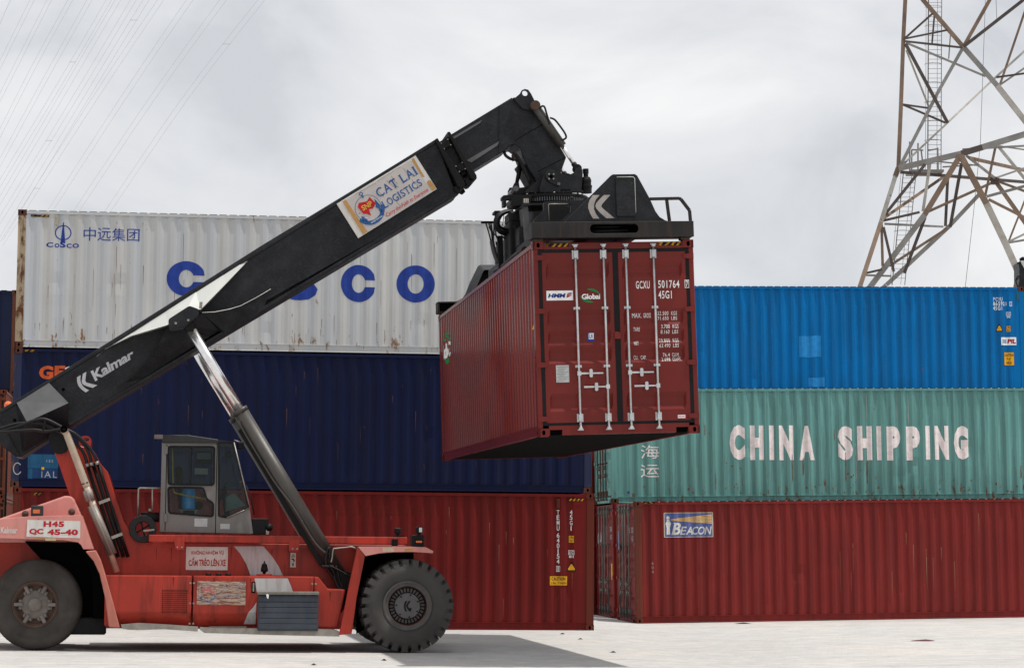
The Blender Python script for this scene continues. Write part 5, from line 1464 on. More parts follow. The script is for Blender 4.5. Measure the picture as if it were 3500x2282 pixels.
mb = MB(); mb.box(xL+0.02, xL+0.024, -0.6, 0.6, zB+0.75, zT); mb.build('rear_window', M_glass, cab)
rp = [(-4.085,3.591),(-3.644,3.591),(-3.133,3.523),(-3.135,3.462),(-4.085,3.457)]
mb = MB(); mb.prism_y(rp, -0.80, 0.80); mb.build('roof', M_cabroof, cab, 0.012)
rp2 = [(-3.159,3.518),(-2.865,3.484),(-2.871,3.468),(-3.158,3.491)]; mb = MB(); mb.prism_y(rp2, -0.765, 0.765); mb.build('roof_front', M_cabroof, cab)
def seal(poly, grow, name='window_seal'):
    c = Vector((sum(p[0] for p in poly)/len(poly), sum(p[1] for p in poly)/len(poly)))
    n = len(poly)
    outp = []; inn = []
    for i in range(n):
        p = Vector(poly[i]); t_ = (Vector(poly[(i+1) % n]) - Vector(poly[i-1])).normalized(); nn = Vector((t_.y, -t_.x))
        if nn.dot(p-c) < 0: nn = -nn
        outp.append(tuple(p + nn*grow)); inn.append(tuple(p - nn*grow))
    mb = MB(); mb.plate(outp, [inn], lambda x, z, t: (x, t, z), -0.772, -0.735); return mb.build(name, M_gasket, cab)
for wpoly in (w_up, w_lo, w_fr):
    seal(wpoly, 0.016)
    mb = MB(); pr = Print(); pr.poly(wpoly); pr.lay('window_pane', M_glass, cab, lambda x, z: (x, -0.743, z))
    pr = Print(); pr.poly(wpoly); pr.lay('window_pane', M_glass, cab, lambda x, z: (x, 0.743, z))
# window bars, door gaps, hinges
a_ = bx([(-3.595,3.381),(-3.569,2.776)]); mb = MB(); mb.box(a_[0], a_[1], -0.755, -0.738, a_[2], a_[3]); mb.build('window_bar', M_gasket, cab)
for q in ([(-4.019,3.421),(-3.974,1.975)], [(-3.188,3.463),(-3.12,1.947)], [(-4.043,3.45),(-3.157,3.431)]):
    a_ = bx(q); w = 0.006
    mb = MB()
    if a_[1]-a_[0] < 0.2: mb.box((a_[0]+a_[1])/2-w, (a_[0]+a_[1])/2+w, -0.7635, -0.7595, a_[2], a_[3])
    else: mb.box(a_[0], a_[1], -0.7645, -0.7605, a_[2]+0.01, a_[3]-0.005)
    mb.build('door_gap', M_dark, cab)
for q in ([(-4.009,2.262),(-3.977,2.12)], [(-4.018,3.397),(-3.99,3.263)]):
    a_ = bx(q); mb = MB(); mb.box(a_[0]-0.01, a_[1]+0.01, -0.79, -0.757, a_[2], a_[3]); mb.build('door_hinge', M_cab, cab, 0.008)
for q in ([(-3.507,2.189),(-3.292,2.051)], [(-3.075,2.103),(-2.915,2.015)]):
    a_ = bx(q); mb = MB(); mb.box(a_[0], a_[1], -0.764, -0.757, a_[2], a_[3]); mb.build('sticker', M_stickgrey, cab)
# chrome-grey edge of the windscreen post
mb = MB(); mb.tube([(cb[3][0]+0.004, -0.765, cb[3][1]), (cb[4][0]+0.004, -0.765, cb[4][1])], 0.012, 8); mb.build('screen_post', M_steel, cab)
p_ = [(-2.593,2.373),(-2.967,2.207)]; mb = MB(); mb.tube(T3(p_, -0.775), 0.009, 6); mb.build('window_trim', M_steel, cab)
# interior
q = [(-3.903,3.365),(-3.882,2.805),(-3.877,2.67),(-3.859,2.622),(-3.82,2.608),(-3.301,2.509)]
mb = MB(); mb.tube(T3(q, -0.66), 0.014, 8); mb.build('yellow_handrail', M_ywire, cab)
q = bx([(-3.736,2.7),(-3.485,2.337)])
cx_ = (q[0]+q[1])/2; r_ = (q[1]-q[0])/2*0.95; h_ = q[3]-q[2]
mb = MB(); n_ = 20; vs = []
prof = [(0.0,0),(1,0.0),(1,.12),(.95,.15),(1,.18),(1,.36),(.95,.4),(1,.44),(1,.62),(.95,.66),(1,.7),(1,.88),(.8,.98),(.3,1.02),(.22,1.05),(.22,1.18),(0,1.18)]
for a, b_ in prof: vs += [(cx_+r_*a*math.cos(2*math.pi*k/n_), -0.45+r_*a*math.sin(2*math.pi*k/n_), q[2]+h_*b_) for k in range(n_)]
mb.add(vs, [(i*n_+k, i*n_+(k+1)%n_, (i+1)*n_+(k+1)%n_, (i+1)*n_+k) for i in range(len(prof)-1) for k in range(n_)], 0, True); mb.build('water_jug', M_jug, cab)
mb = MB(); mb.box(cx_-0.16, cx_+0.16, -0.62, -0.28, q[2]-0.012, q[2]-0.003)
for dx in (-0.12, 0.12): mb.box(cx_+dx-0.015, cx_+dx+0.015, -0.62, -0.59, q[2]-0.14, q[2]-0.012)
mb.build('jug_stand', M_steel, cab)
mb = MB(); mb.box(xL+0.30, xL+0.72, -0.22, 0.28, zB+0.40, zB+0.52); mb.prism_y([(xL+0.30, zB+0.5), (xL+0.42, zB+0.5), (xL+0.34, zB+1.12), (xL+0.22, zB+1.12)], -0.22, 0.28); mb.box(xL+0.4, xL+0.62, -0.1, 0.16, zB+0.06, zB+0.41); mb.build('driver_seat', M_seat, cab, 0.03)
q = bx([(-3.51,3.332),(-3.222,3.123)]); mb = MB(); mb.box(q[0], q[1], -0.34, -0.20, q[2], q[3]); mo = mb.build('overhead_monitor', M_inside, cab, 0.01)
mb = MB(); mb.box(q[0]+0.02, q[1]-0.03, -0.347, -0.339, q[2]+0.08, q[3]-0.02); mb.build('screen', flat('screen_grey',(0.12,0.15,0.15),.2), mo)
q = bx([(-3.518,3.047),(-3.295,2.948)]); mb = MB(); mb.box(q[0], q[1], -0.33, -0.2, q[2], q[3]); mb.build('clip_board', flat('paper_pad',(0.30,0.31,0.28),.6), cab)
q = [(-2.982,2.558),(-2.849,2.627),(-2.642,2.426),(-2.68,2.406),(-2.978,2.316)]; mb = MB(); mb.prism_y(q, -0.45, 0.3); mb.build('dashboard', M_console, cab)
c_ = [(-3.006,2.667)][0]
mb = MB(); ring = [Vector((c_[0]+0.05*math.cos(a)-0.02*math.sin(a), -0.05+0.19*math.sin(a), c_[1]+0.13*math.cos(a))) for a in [2*math.pi*k/24 for k in range(25)]]; mb.tube(ring, 0.016, 8, caps=False); mb.build('steering_wheel', M_inside, cab)
mb = MB(); mb.tube([(c_[0], -0.05, c_[1]), (c_[0]+0.09, -0.05, zB+0.1)], 0.05, 10); mb.build('steering_column', M_inside, cab)
c_ = [(-2.951,3.275)][0]; mb = MB(); mb.lathe_y((c_[0], c_[1]), [(0.0,-0.66),(0.06,-0.655),(0.075,-0.63),(0.07,-0.60),(0,-0.59)], 20); mb.build('mirror', M_inside, cab)
# outside fittings
mb = MB(); p = T3([(-4.18,3.481),(-4.187,3.616),(-4.194,3.871)], -0.8); mb.tube(p, [0.012,0.014,0.007], 8); mb.build('antenna', M_blk, cab)
mb = MB(); p = T3([(-4.13,3.63),(-4.138,3.981)], -0.7); mb.tube(p, 0.004, 6); mb.build('whip_antenna', M_blk, cab)
a_ = bx([(-4.211,3.589),(-4.065,3.515)]); mb = MB(); mb.box(a_[0], a_[1], -0.82, -0.74, a_[2], a_[3]); mb.build('antenna_bracket', M_hub, cab, 0.005)
a_ = bx([(-2.815,3.495),(-2.698,3.36)]); mb = MB(); mb.box(a_[0], a_[1], -0.7, -0.55, a_[2], a_[3]); wl = mb.build('work_lamp', M_blk, cab, 0.015)
mb = MB(); mb.tube([((a_[0]+a_[1])/2, -0.62, a_[3]-0.01), (a_[0]-0.05, -0.62, a_[3]+0.03)], 0.012, 6); mb.build('lamp_arm', M_steel, wl)
a_ = bx([(-2.544,2.2),(-2.26,1.928)]); mb = MB(); mb.box(a_[0], a_[1], -0.72, -0.3, a_[2], a_[3]); mb.build('junction_box', M_blk, truck, 0.01)
c_ = [(-2.252,2.051)][0]; mb = MB(); mb.lathe_y((c_[0], c_[1]), [(0.0,-0.79),(0.03,-0.78),(0.062,-0.74),(0.068,-0.70),(0.0,-0.69)], 20); mb.build('horn', M_blk, truck)
mb = MB(); mb.box(c_[0]-0.05, c_[0]+0.0, -0.73, -0.68, c_[1]-0.12, c_[1]+0.02); mb.build('horn_bracket', M_steel, truck)
mb = MB(); p = T3([(-2.653,2.754),(-2.569,2.516),(-2.509,2.262)], -0.8); mb.tube(p, 0.012, 6); mb.build('wiper_arm', M_blk, truck)
# rail and hose reel behind the cab
mb = MB(); p = T3([(-4.456,2.227),(-4.455,2.671),(-4.427,2.69),(-4.078,2.688)], -0.7); mb.tube(p, 0.018, 8); mb.tube(T3([(-4.223,2.686),(-4.215,2.324)], -0.7), 0.014, 8); mb.build('guard_rail', M_steel, truck)
c_ = [(-4.366,2.002)][0]
mb = MB(); mb.lathe_y((c_[0], c_[1]), [(0.13,-0.9),(0.225,-0.9),(0.235,-0.86),(0.235,-0.74),(0.225,-0.7),(0.13,-0.7),(0.12,-0.74),(0.12,-0.86),(0.13,-0.9)], 14, smooth=False); hr = mb.build('hose_reel', M_hose, truck)
mb = MB(); mb.bar((c_[0]-0.13, -0.8, c_[1]-0.08), (c_[0]+0.13, -0.8, c_[1]+0.08), 0.03); mb.bar((c_[0]-0.04, -0.8, c_[1]+0.14), (c_[0]+0.04, -0.8, c_[1]-0.14), 0.03); mb.build('reel_spokes', M_blk, hr)
a_ = bx([(-4.402,2.287),(-4.1,2.12)]); mb = MB(); mb.cyl((a_[0], -0.65, (a_[2]+a_[3])/2), (a_[1], -0.65, (a_[2]+a_[3])/2), (a_[3]-a_[2])/2, n=18); mb.build('air_tank', M_blk, truck)
p = [(-4.253,2.3),(-4.254,2.348)]; mb = MB(); mb.cyl((p[0][0], -0.65, p[0][1]), (p[1][0], -0.65, p[1][1]), 0.04, 0.025, 10); mb.build('tank_cap', M_steel, truck)
p = [(-4.354,1.97),(-4.175,1.991)]; mb = MB(); mb.bar((p[0][0], -0.93, p[0][1]), (p[1][0], -0.93, p[1][1]), 0.05, 0.03); mb.build('twist_lock', M_steel, truck)

# ---------------- lift cylinders
def lift(y):
    s = -1 if y < 0 else 1
    foot = Vector(T3([(-1.046,1.211)], y)[0]); head = Vector(T3([(-3.664,5.395)], y)[0])
    top_b = Vector(T3([(-2.807,3.966)], y)[0])
    ax = (head-foot).normalized()
    k = (top_b-foot).dot(ax)
    mb = MB(); mb.tube([foot + ax*0.02, foot + ax*k], 0.132, 24); mb.tube([foot+ax*(k-0.02), foot+ax*(k+0.05)], 0.142, 24); ob = mb.build('lift_cylinder', M_cyl, truck)
    mb = MB(); mb.tube([foot + ax*(k-0.1), head], 0.086, 24); mb.build('piston_rod', M_chrome, ob)
    mb = MB(); mb.tube([head - ax*0.06, head + ax*0.08], 0.10, 16); mb.cyl((head.x, y-0.13, head.z), (head.x, y+0.13, head.z), 0.085, n=18); mb.build('rod_eye', M_blk, ob)
    mb = MB(); mb.cyl((foot.x, y-0.16, foot.z), (foot.x, y+0.16, foot.z), 0.12, n=18); mb.build('foot_eye', M_blk, ob)
    side = Vector((ax.z, 0, -ax.x))*-1
    if s < 0:
        off = side*0.125 + Vector((0, -0.09, 0))
        pts = [foot + ax*(k-0.12) + side*0.09 + Vector((0,-0.10,0)), foot + ax*(k-0.3) + off, foot + ax*(k*0.62) + off, foot + ax*(k*0.45) + off*0.9 + Vector((0.04,-0.05,0)), foot + ax*0.75 + off*0.8 + Vector((0.03,-0.08,0)), foot + ax*0.45 + Vector((0.02,-0.14,0))]
        mb = MB(); mb.tube(spline(pts, 4), 0.020, 8); mb.build('oil_pipe', M_cyl, ob)
        mb = MB(); p0 = foot + ax*0.35 + side*0.15; p1 = foot+ax*(k-0.25) + side*0.15
        mb.bar(p0, p1, 0.10, 0.10); mb.build('pipe_cover', M_blk, ob)
        for pts in ([(-1.235,1.388),(-1.175,1.303),(-1.157,1.196),(-1.118,1.089),(-1.062,1.004),(-1.007,.929),(-.99,.822),(-1.026,.747)], [(-1.15,1.41),(-1.111,1.325),(-1.087,1.197),(-1.053,1.09),(-.997,.961),(-.985,.897)], [(-1.316,1.409),(-1.25,1.302),(-1.184,1.217),(-1.129,1.1),(-1.084,.993),(-1.05,.897)], [(-1.306,1.42),(-1.313,1.516),(-1.297,1.645),(-1.267,1.71),(-1.245,1.646),(-1.254,1.528)]):
            mb = MB(); mb.tube(spline(T3(pts, -1.24), 4), 0.022, 8); mb.build('hydraulic_hose', M_hose if pts[0][1] < 9 else M_hose, ob)
        a_ = bx([(-1.382,1.452),(-1.122,1.346)]); mb = MB(); mb.box(a_[0], a_[1]-0.05, -1.27, -1.16, a_[2]+0.03, a_[3]-0.03); mb.build('valve_block', M_blk, ob, 0.01)
        mb = MB(); p = T3([(-1.263,1.42),(-1.078,1.336),(-.97,1.272),(-.883,1.252)], -1.26); mb.tube(spline(p, 4), 0.014, 8); mb.build('hydraulic_hose', M_hose, ob)
    return ob
lift(-1.05); lift(1.05)
mb = MB(); a_ = [(-1.017,1.334),(-.886,1.302),(-.852,1.227),(-.946,1),(-1.088,1.02)]; mb.prism_y(a_, -1.25, -0.82); mb.build('cylinder_bracket', M_blk, truck)
# ---------------- telescopic boom
yB = -0.45
boom = empty('boom', None, truck)
top_l = [(-7.127,3.743),(-6.795,3.971),(-2.427,6.912),(.547,8.842)]
bot_l = [(.919,7.887),(-2.408,5.898),(-5.662,3.718),(-6.435,3.187),(-6.508,3.196),(-6.976,3.534)]
mb = MB(); mb.prism_y(top_l + bot_l, yB, 0.45); mb.build('outer_section', M_boom, boom, 0.012)
# edge flanges proud of the webs, along the top and the bottom
def flange(a, b_, drop, name):
    A = Vector((a[0], a[1])); B = Vector((b_[0], b_[1])); d = (B-A).normalized(); n = Vector((d.y, -d.x))*drop
    mb = MB(); mb.prism_y([tuple(A), tuple(B), tuple(B+n), tuple(A+n)], yB-0.03, 0.48); return mb.build(name, M_boom, boom, 0.008)
flange((top_l[1][0], top_l[1][1]+0.006), (top_l[3][0], top_l[3][1]+0.006), 0.06, 'top_flange')
flange((bot_l[2][0], bot_l[2][1]+0.052), (bot_l[0][0], bot_l[0][1]+0.052), 0.06, 'bottom_flange')
# widened cheek at the cylinder head: upper facet with sky sheen painted in, dark lower one
def P3(q): return [Vector(p) for p in q]
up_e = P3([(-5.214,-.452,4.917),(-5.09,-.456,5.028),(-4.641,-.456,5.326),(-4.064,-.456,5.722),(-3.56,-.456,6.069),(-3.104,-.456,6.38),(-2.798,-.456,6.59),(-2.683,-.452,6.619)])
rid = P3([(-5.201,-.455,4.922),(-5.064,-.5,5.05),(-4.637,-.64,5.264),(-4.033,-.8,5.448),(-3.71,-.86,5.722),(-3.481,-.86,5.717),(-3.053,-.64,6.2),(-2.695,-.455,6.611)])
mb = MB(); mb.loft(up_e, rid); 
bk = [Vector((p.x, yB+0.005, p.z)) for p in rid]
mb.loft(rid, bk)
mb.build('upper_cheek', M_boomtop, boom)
lo_r = P3([(-4.872,-.452,4.389),(-4.721,-.5,4.471),(-4.547,-.58,4.618),(-4.299,-.7,4.901),(-4.153,-.78,5.154),(-4.02,-.82,5.436)])
lo_b = P3([(-4.872,-.452,4.363),(-4.67,-.46,4.392),(-4.42,-.46,4.557),(-4.094,-.46,4.774),(-3.793,-.46,4.977),(-3.465,-.46,5.196)])
mb = MB(); mb.loft(lo_r, lo_b)
lo_r2 = P3([(-4.02,-.82,5.436),(-3.679,-.86,5.44),(-3.455,-.86,5.661)]) + P3([(-3.238,-.76,5.686),(-2.987,-.66,5.75),(-2.799,-.58,5.82),(-2.527,-.5,5.978),(-2.287,-.453,6.133)])
lo_b2 = P3([(-3.465,-.46,5.196),(-3.313,-.46,5.298),(-3.161,-.46,5.4)]) + P3([(-3.016,-.46,5.337),(-2.81,-.46,5.476),(-2.603,-.46,5.612),(-2.437,-.46,5.73),(-2.28,-.453,6.106)])
mb.loft(lo_r2, lo_b2)
lip = [Vector((p.x, yB+0.005, p.z+0.004)) for p in lo_r2[2:]]
mb.loft(lo_r2[2:], lip)
mb.build('lower_cheek', M_boom, boom)
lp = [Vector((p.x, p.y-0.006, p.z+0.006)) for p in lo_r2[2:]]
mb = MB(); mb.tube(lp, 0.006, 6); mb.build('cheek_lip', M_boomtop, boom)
bk = round_poly([(-4.022,5.505),(-3.673,5.744),(-3.507,5.684),(-3.51,5.594),(-3.765,5.344),(-3.992,5.306)], 0.04)
mb = MB(); mb.prism_y(bk, -1.22, -0.86); br2 = mb.build('cylinder_head_bracket', M_boom, boom, 0.012)
pc = [(-3.895,5.44),(-3.688,5.496),(-3.795,5.45)]
mb = MB(); mb.prism_y(round_poly([(-3.928,5.439),(-3.859,5.517),(-3.709,5.546),(-3.653,5.496),(-3.744,5.385),(-3.856,5.382)], 0.03), -1.235, -1.218); mb.build('pin_plate', M_boom, br2, 0.004)
for c in pc[:2]:
    mb = MB(); mb.cyl((c[0], -1.236, c[1]), (c[0], -1.252, c[1]), 0.022, n=10); mb.build('bolt', M_steel, br2)
a_ = [(-3.501,5.843),(-3.45,5.844),(-3.457,5.727),(-3.509,5.739)]; mb = MB(); mb.prism_y(a_, -0.9, -0.87); mb.build('grease_plate', M_steel, br2)
# widened pivot housing near the tail
t_up = P3([(-6.538,-.455,4.131),(-6.021,-.455,4.478)])
t_lo = P3([(-6.324,-.8,3.767),(-5.647,-.8,4.096)])
t_b1 = P3([(-6.401,-.455,3.263),(-5.663,-.455,3.733)])
mb = MB(); mb.loft(t_up, t_lo); mb.build('pivot_housing_top', M_boomgrey, boom)  # sloped top painted grey to hold the sky light on black paint
mb = MB(); mb.loft(t_lo, t_b1)
mb.add([t_up[0], t_lo[0], t_b1[0], Vector((t_b1[0].x, -0.44, t_b1[0].z)), Vector((t_up[0].x, -0.44, t_up[0].z))], [(0,1,2),(0,2,3,4)])
mb.add([t_up[1], t_lo[1], t_b1[1]], [(2,1,0)])
mb.build('pivot_housing', M_boom, boom)
tl = [(-6.809,3.809),(-6.751,3.734),(-6.446,3.205),(-6.493,3.213),(-6.798,3.418)]; mb = MB(); mb.prism_y(tl, -0.50, -0.452); mb.build('tail_plate', M_boom, boom)
pv = [(-5.777,3.397)][0]
mb = MB(); mb.cyl((pv[0], -0.86, pv[1]), (pv[0], 0.86, pv[1]), 0.16, n=24); mb.build('pivot_pin', M_blk, boom)
mb = MB(); mb.prism_y(round_poly([(-5.961,3.595),(-5.673,3.704),(-5.566,3.531),(-5.645,3.287),(-5.798,3.232),(-5.937,3.335)], 0.08), -0.845, -0.60); mb.build('pivot_bearing', M_blk, boom)
for u in [(-6.547,3.81),(-5.754,4.345)]:
    mb = MB(); mb.cyl((u[0], -0.4505, u[1]), (u[0], -0.458, u[1]), 0.028, n=12); mb.build('port_hole', M_dark, boom)
# maker's name
def on_boom(pr, name, mats, quad, y, parent=boom):
    """unit square -> quad given by its corners (bl, br, tr, tl)"""
    q = [Vector((p[0], p[1])) for p in quad]
    def fn(u, v):
        p = (q[0]*(1-u) + q[1]*u)*(1-v) + (q[3]*(1-u) + q[2]*u)*v
        return (p.x, y, p.y)
    return pr.lay(name, mats, parent, fn)
M_kal = flat('silver_print', (0.42,0.42,0.44), 0.5)
pr = Print(); pr.text('Kalmar', 0, 1, 0, 1, bold=0.035, space=0.95); on_boom(pr, 'lettering', M_kal, [(-5.223,4.49),(-4.585,4.909),(-4.609,5.068),(-5.308,4.658)], -0.4535)
pr = Print(); logo(pr, 0, 0, 1, 1); on_boom(pr, 'maker_emblem', M_kal, [(-5.42,4.276),(-5.189,4.426),(-5.346,4.672),(-5.575,4.529)], -0.4535)
# company board
Q = [(-.791,7.06),(.569,7.962),(.187,8.541),(-1.177,7.649)]
q = [Vector((p[0], p[1])) for p in Q]
mb = MB(); mb.prism_y([tuple(p) for p in q], -0.495, -0.455); sgn = mb.build('company_board', M_board, boom)
M_paper = paint('cracked_poster', (0.47,0.44,0.425), 0.5, 0.06, (0.36,0.28,0.22), 0.3, 4.0, 35.0, streak=False, scuff=(0.12,0.10,0.09), scuff_amt=0.3)
def unit(pr, name, mats, y): return on_boom(pr, name, mats, Q, y, sgn)
pr = Print(); pr.poly([(.125,.0),(.94,.0),(.935,.5),(.925,.96),(.1,.97),(.11,.5)]); unit(pr, 'poster', M_paper, -0.498)
pr = Print()
rnd = random.Random(3)
l0=[(.068,.97),(.066,.6),(.072,.3),(.07,.02)]; l1=[(.118,.02),(.112,.4),(.108,.7),(.105,.97)]
pr.poly(l0[::-1]+l1[::-1] if False else [(.066,.97),(.064,.02),(.118,.02),(.106,.97)])
pr.poly([(.938,.97),(.936,.45),(.958,.42),(.962,.75),(.968,.97)]); pr.poly([(.945,.27),(.947,.02),(.995,.02),(.992,.25),(.97,.3)])
[unit(p_, 'tan_edge', M_tan, -0.500) for p_ in pr.each()]
M_pblue = flat('poster_blue', (0.035,0.10,0.27), 0.55); M_pred = flat('poster_red', (0.48,0.02,0.025), 0.55); M_pgold = flat('poster_gold', (0.62,0.44,0.08), 0.55); M_pale = flat('poster_pale_blue', (0.33,0.40,0.43), 0.55)
def serif(pr, s_, x0, x1, z0, z1, mi):
    """roman capitals: condensed outline with slab feet"""
    n = len(s_); adv = (x1-x0)/sum({'I':.5,'L':.85,'A':1.05,'T':.95,'C':1.05,'O':1.1,'G':1.1,'S':.8}.get(c,.5 if c==' ' else 1) for c in s_)
    x = x0
    for c in s_:
        w = adv*{'I':.5,'L':.85,'A':1.05,'T':.95,'C':1.05,'O':1.1,'G':1.1,'S':.8}.get(c,.5 if c==' ' else 1)
        if c != ' ':
            m_ = .07*adv; a, b_ = x+m_, x+w-m_
            h = z1-z0; t = h*.055
            if c == 'I':
                pr.rect(x+w/2-adv*.11, x+w/2+adv*.11, z0, z1, mi); pr.rect(x+w/2-adv*.22, x+w/2+adv*.22, z0, z0+t, mi); pr.rect(x+w/2-adv*.22, x+w/2+adv*.22, z1-t, z1, mi)
            else:
                pr.text(c, a, b_, z0, z1, bold=.012, mi=mi)
                if c == 'L': pr.rect(a-adv*.07, a+adv*.28, z0, z0+t, mi); pr.rect(a-adv*.07, a+adv*.28, z1-t, z1, mi); pr.rect(b_-adv*.05, b_, z0, z0+h*.25, mi)
                if c == 'A': pr.rect(a-adv*.07, a+adv*.2, z0, z0+t, mi); pr.rect(b_-adv*.22, b_+adv*.07, z0, z0+t, mi)
                if c == 'T': pr.rect((a+b_)/2-adv*.2, (a+b_)/2+adv*.2, z0, z0+t, mi); pr.rect(a, a+adv*.05, z1-h*.22, z1, mi); pr.rect(b_-adv*.05, b_, z1-h*.22, z1, mi)
        x += w
pr = Print(); serif(pr, 'CAT LAI', .415, .925, .57, .80, 0); unit(pr, 'lettering', M_pblue, -0.501)
pr = Print(); serif(pr, 'LOGISTICS', .41, .90, .27, .46, 0); unit(pr, 'lettering', M_pblue, -0.501)
pr = Print(); pr.text('Carry the Faith to Everyone', .385, .915, .035, .165, bold=.006, shear=.25); unit(pr, 'lettering', M_pred, -0.501)
asp = (q[1]-q[0]).length/(q[3]-q[0]).length
pr = Print(); cx_, cz_, rz_ = .262, .50, .33; rx_ = rz_/asp
pr.poly(oval(cx_, cz_, rx_, rz_, 40), 3)
unit(pr, 'emblem_ground', [M_pblue, M_pred, M_pgold, M_pale], -0.500) if False else None
pr = Print()
n = 44
pr.add([(cx_+rx_*math.cos(2*math.pi*k/n), cz_+rz_*math.sin(2*math.pi*k/n)) for k in range(n)] + [(cx_+rx_*.965*math.cos(2*math.pi*k/n), cz_+rz_*.965*math.sin(2*math.pi*k/n)) for k in range(n)], [(k,(k+1)%n,n+(k+1)%n,n+k) for k in range(n)], 0)
A_ = [R(200+145*k/n) for k in range(n+1)]
pr.add([(cx_+rx_*1.18*math.cos(a), cz_-.03+rz_*1.2*math.sin(a)) for a in A_] + [(cx_+rx_*1.0*math.cos(a), cz_-.0+rz_*.98*math.sin(a)) for a in A_], [(k,k+1,n+2+k,n+1+k) for k in range(n)], 0)
pr.poly([(.335,.40),(.372,.62),(.392,.36),(.378,.37),(.368,.25),(.345,.22),(.352,.39)],0); pr.poly([(.135,.27),(.15,.42),(.178,.36),(.17,.345),(.19,.27),(.175,.20),(.152,.30)],0)
pr.add([(cx_+.022*math.cos(2*math.pi*k/16)+.015, cz_+.39+.045*math.sin(2*math.pi*k/16)) for k in range(16)] + [(cx_+.013*math.cos(2*math.pi*k/16)+.015, cz_+.39+.027*math.sin(2*math.pi*k/16)) for k in range(16)], [(k,(k+1)%16,16+(k+1)%16,16+k) for k in range(16)], 0)
pr.rect(cx_+.007, cx_+.023, cz_+.28, cz_+.36, 0)
unit(pr, 'emblem', [M_pblue], -0.502)
pr = Print(); pr.poly([(.185,.44),(.172,.66),(.205,.73),(.25,.69),(.29,.66),(.338,.72),(.358,.50),(.30,.43),(.262,.47),(.243,.30),(.215,.40)]); unit(pr, 'emblem_flag', M_pred, -0.5035)
for k in range(9):
    u_ = rnd.uniform(.15,.9); v_ = rnd.uniform(.3,.9); pts_ = [(u_, v_)]
    for j in range(7): pts_.append((pts_[-1][0]+rnd.uniform(-.006,.010), pts_[-1][1]-rnd.uniform(.02,.06)))
    pr = Print(); pr.line(pts_, .0022); unit(pr, 'poster_crack', M_black, -0.5045) if pts_[-1][1] > .02 else None
for u_, v_, w_ in ((.22,.955,.25),(.5,.945,.3),(.14,.5,.02)):
    pts_ = [(u_, v_)]
    for j in range(10): pts_.append((pts_[-1][0]+w_/10, pts_[-1][1]+rnd.uniform(-.012,.012)))
    pr = Print(); pr.line(pts_, .004); unit(pr, 'poster_crack', M_black, -0.5045)
pr = Print(); pr.text('SNP', .20, .325, .50, .63, bold=.02, shear=.1); unit(pr, 'lettering', M_pgold, -0.505)
pr = Print(); pr.text('SAIGON NEWPORT', .205, .345, .135, .165, bold=.02); unit(pr, 'lettering', M_white, -0.505)

# collar at the mouth of the outer section
ca = [(.515,8.823),(.562,8.853),(1.06,8.07),(1.06,8.008),(.984,7.977),(.933,8.004)]; cb2 = [(.73,8.961),(.776,8.974),(1.256,8.218),(1.265,8.156),(1.2,8.126),(1.152,8.172)]
for pl_ in (ca, cb2):
    mb = MB(); mb.prism_y(pl_, -0.56, 0.56); mb.build('collar_rib', M_blk, boom, 0.01)
for q2 in ([(.612,8.766),(.752,8.856),(.815,8.739),(.675,8.649)], [(.876,8.373),(1.01,8.456),(1.074,8.322),(.951,8.256)]):
    mb = MB(); mb.prism_y(q2, -0.535, -0.44); wp = mb.build('wear_pad_cover', M_blk, boom, 0.008)
    for p in q2:
        c = Vector((p[0], p[1])) * .82 + Vector((sum(a[0] for a in q2)/4, sum(a[1] for a in q2)/4)) * .18
        b_ = MB(); b_.cyl((c.x, -0.536, c.y), (c.x, -0.545, c.y), 0.012, n=6); b_.build('bolt', M_steel, wp)
for q2 in ([(.849,8.001),(.933,8.038),(.985,7.921),(.934,7.891),(.892,7.918)], [(1.045,8.14),(1.123,8.185),(1.187,8.068),(1.136,8.022),(1.088,8.043)]):
    mb = MB(); mb.prism_y(q2, -0.52, -0.40); mb.prism_y(q2, 0.40, 0.52); mb.build('collar_foot', M_blk, boom, 0.008, kind='stuff') if False else None
    for ya, yb in ((-0.52, -0.40), (0.40, 0.52)):
        mb = MB(); mb.prism_y(q2, ya, yb); mb.build('collar_foot', M_blk, boom, 0.008)
# inner section and curved head
it = [(.543,8.767),(.796,8.938),(1.899,9.652)]; ib = [(1.827,8.734),(1.228,8.344),(1.03,8.229)]
mb = MB(); mb.prism_y(it + ib, -0.38, 0.38); mb.build('inner_section', M_boom, boom, 0.012)
for q2 in ([(.846,8.904),(1.374,9.236),(1.331,9.172),(.88,8.877)], [(1.097,8.5),(1.676,8.861),(1.643,8.783),(1.183,8.466)]):
    mb = MB(); mb.prism_y(q2, -0.396, -0.379); mb.build('slide_strip', M_boomgrey, boom)
hd_ = [(1.669,9.502),(1.938,9.655),(2.039,9.616),(2.355,9.484),(2.872,8.614),(2.779,8.345),(2.737,8.224),(2.366,8.098),(2.322,8.211),(2.207,8.378),(2.091,8.602),(2.046,8.744),(1.946,8.812),(1.846,8.78),(1.79,8.707),(1.663,8.631)]
mb = MB(); mb.prism_y(hd_, -0.40, 0.40); mb.build('boom_head', M_boom, boom, 0.012)
for q2 in ([(1.945,8.882),(2.442,9.191),(2.448,9.183),(1.948,8.874)], [(2.363,8.348),(2.862,8.619),(2.865,8.61),(2.366,8.34)]):
    mb = MB(); mb.prism_y(q2, -0.404, -0.398); mb.build('weld_seam', M_dark, boom)
lg = [(1.916,9.609),(2.023,9.704),(2.057,9.768),(2.108,9.793),(2.171,9.781),(2.223,9.712),(2.346,9.473),(2.232,9.411),(2.074,9.443)]
eye = [(2.115,9.719)][0]
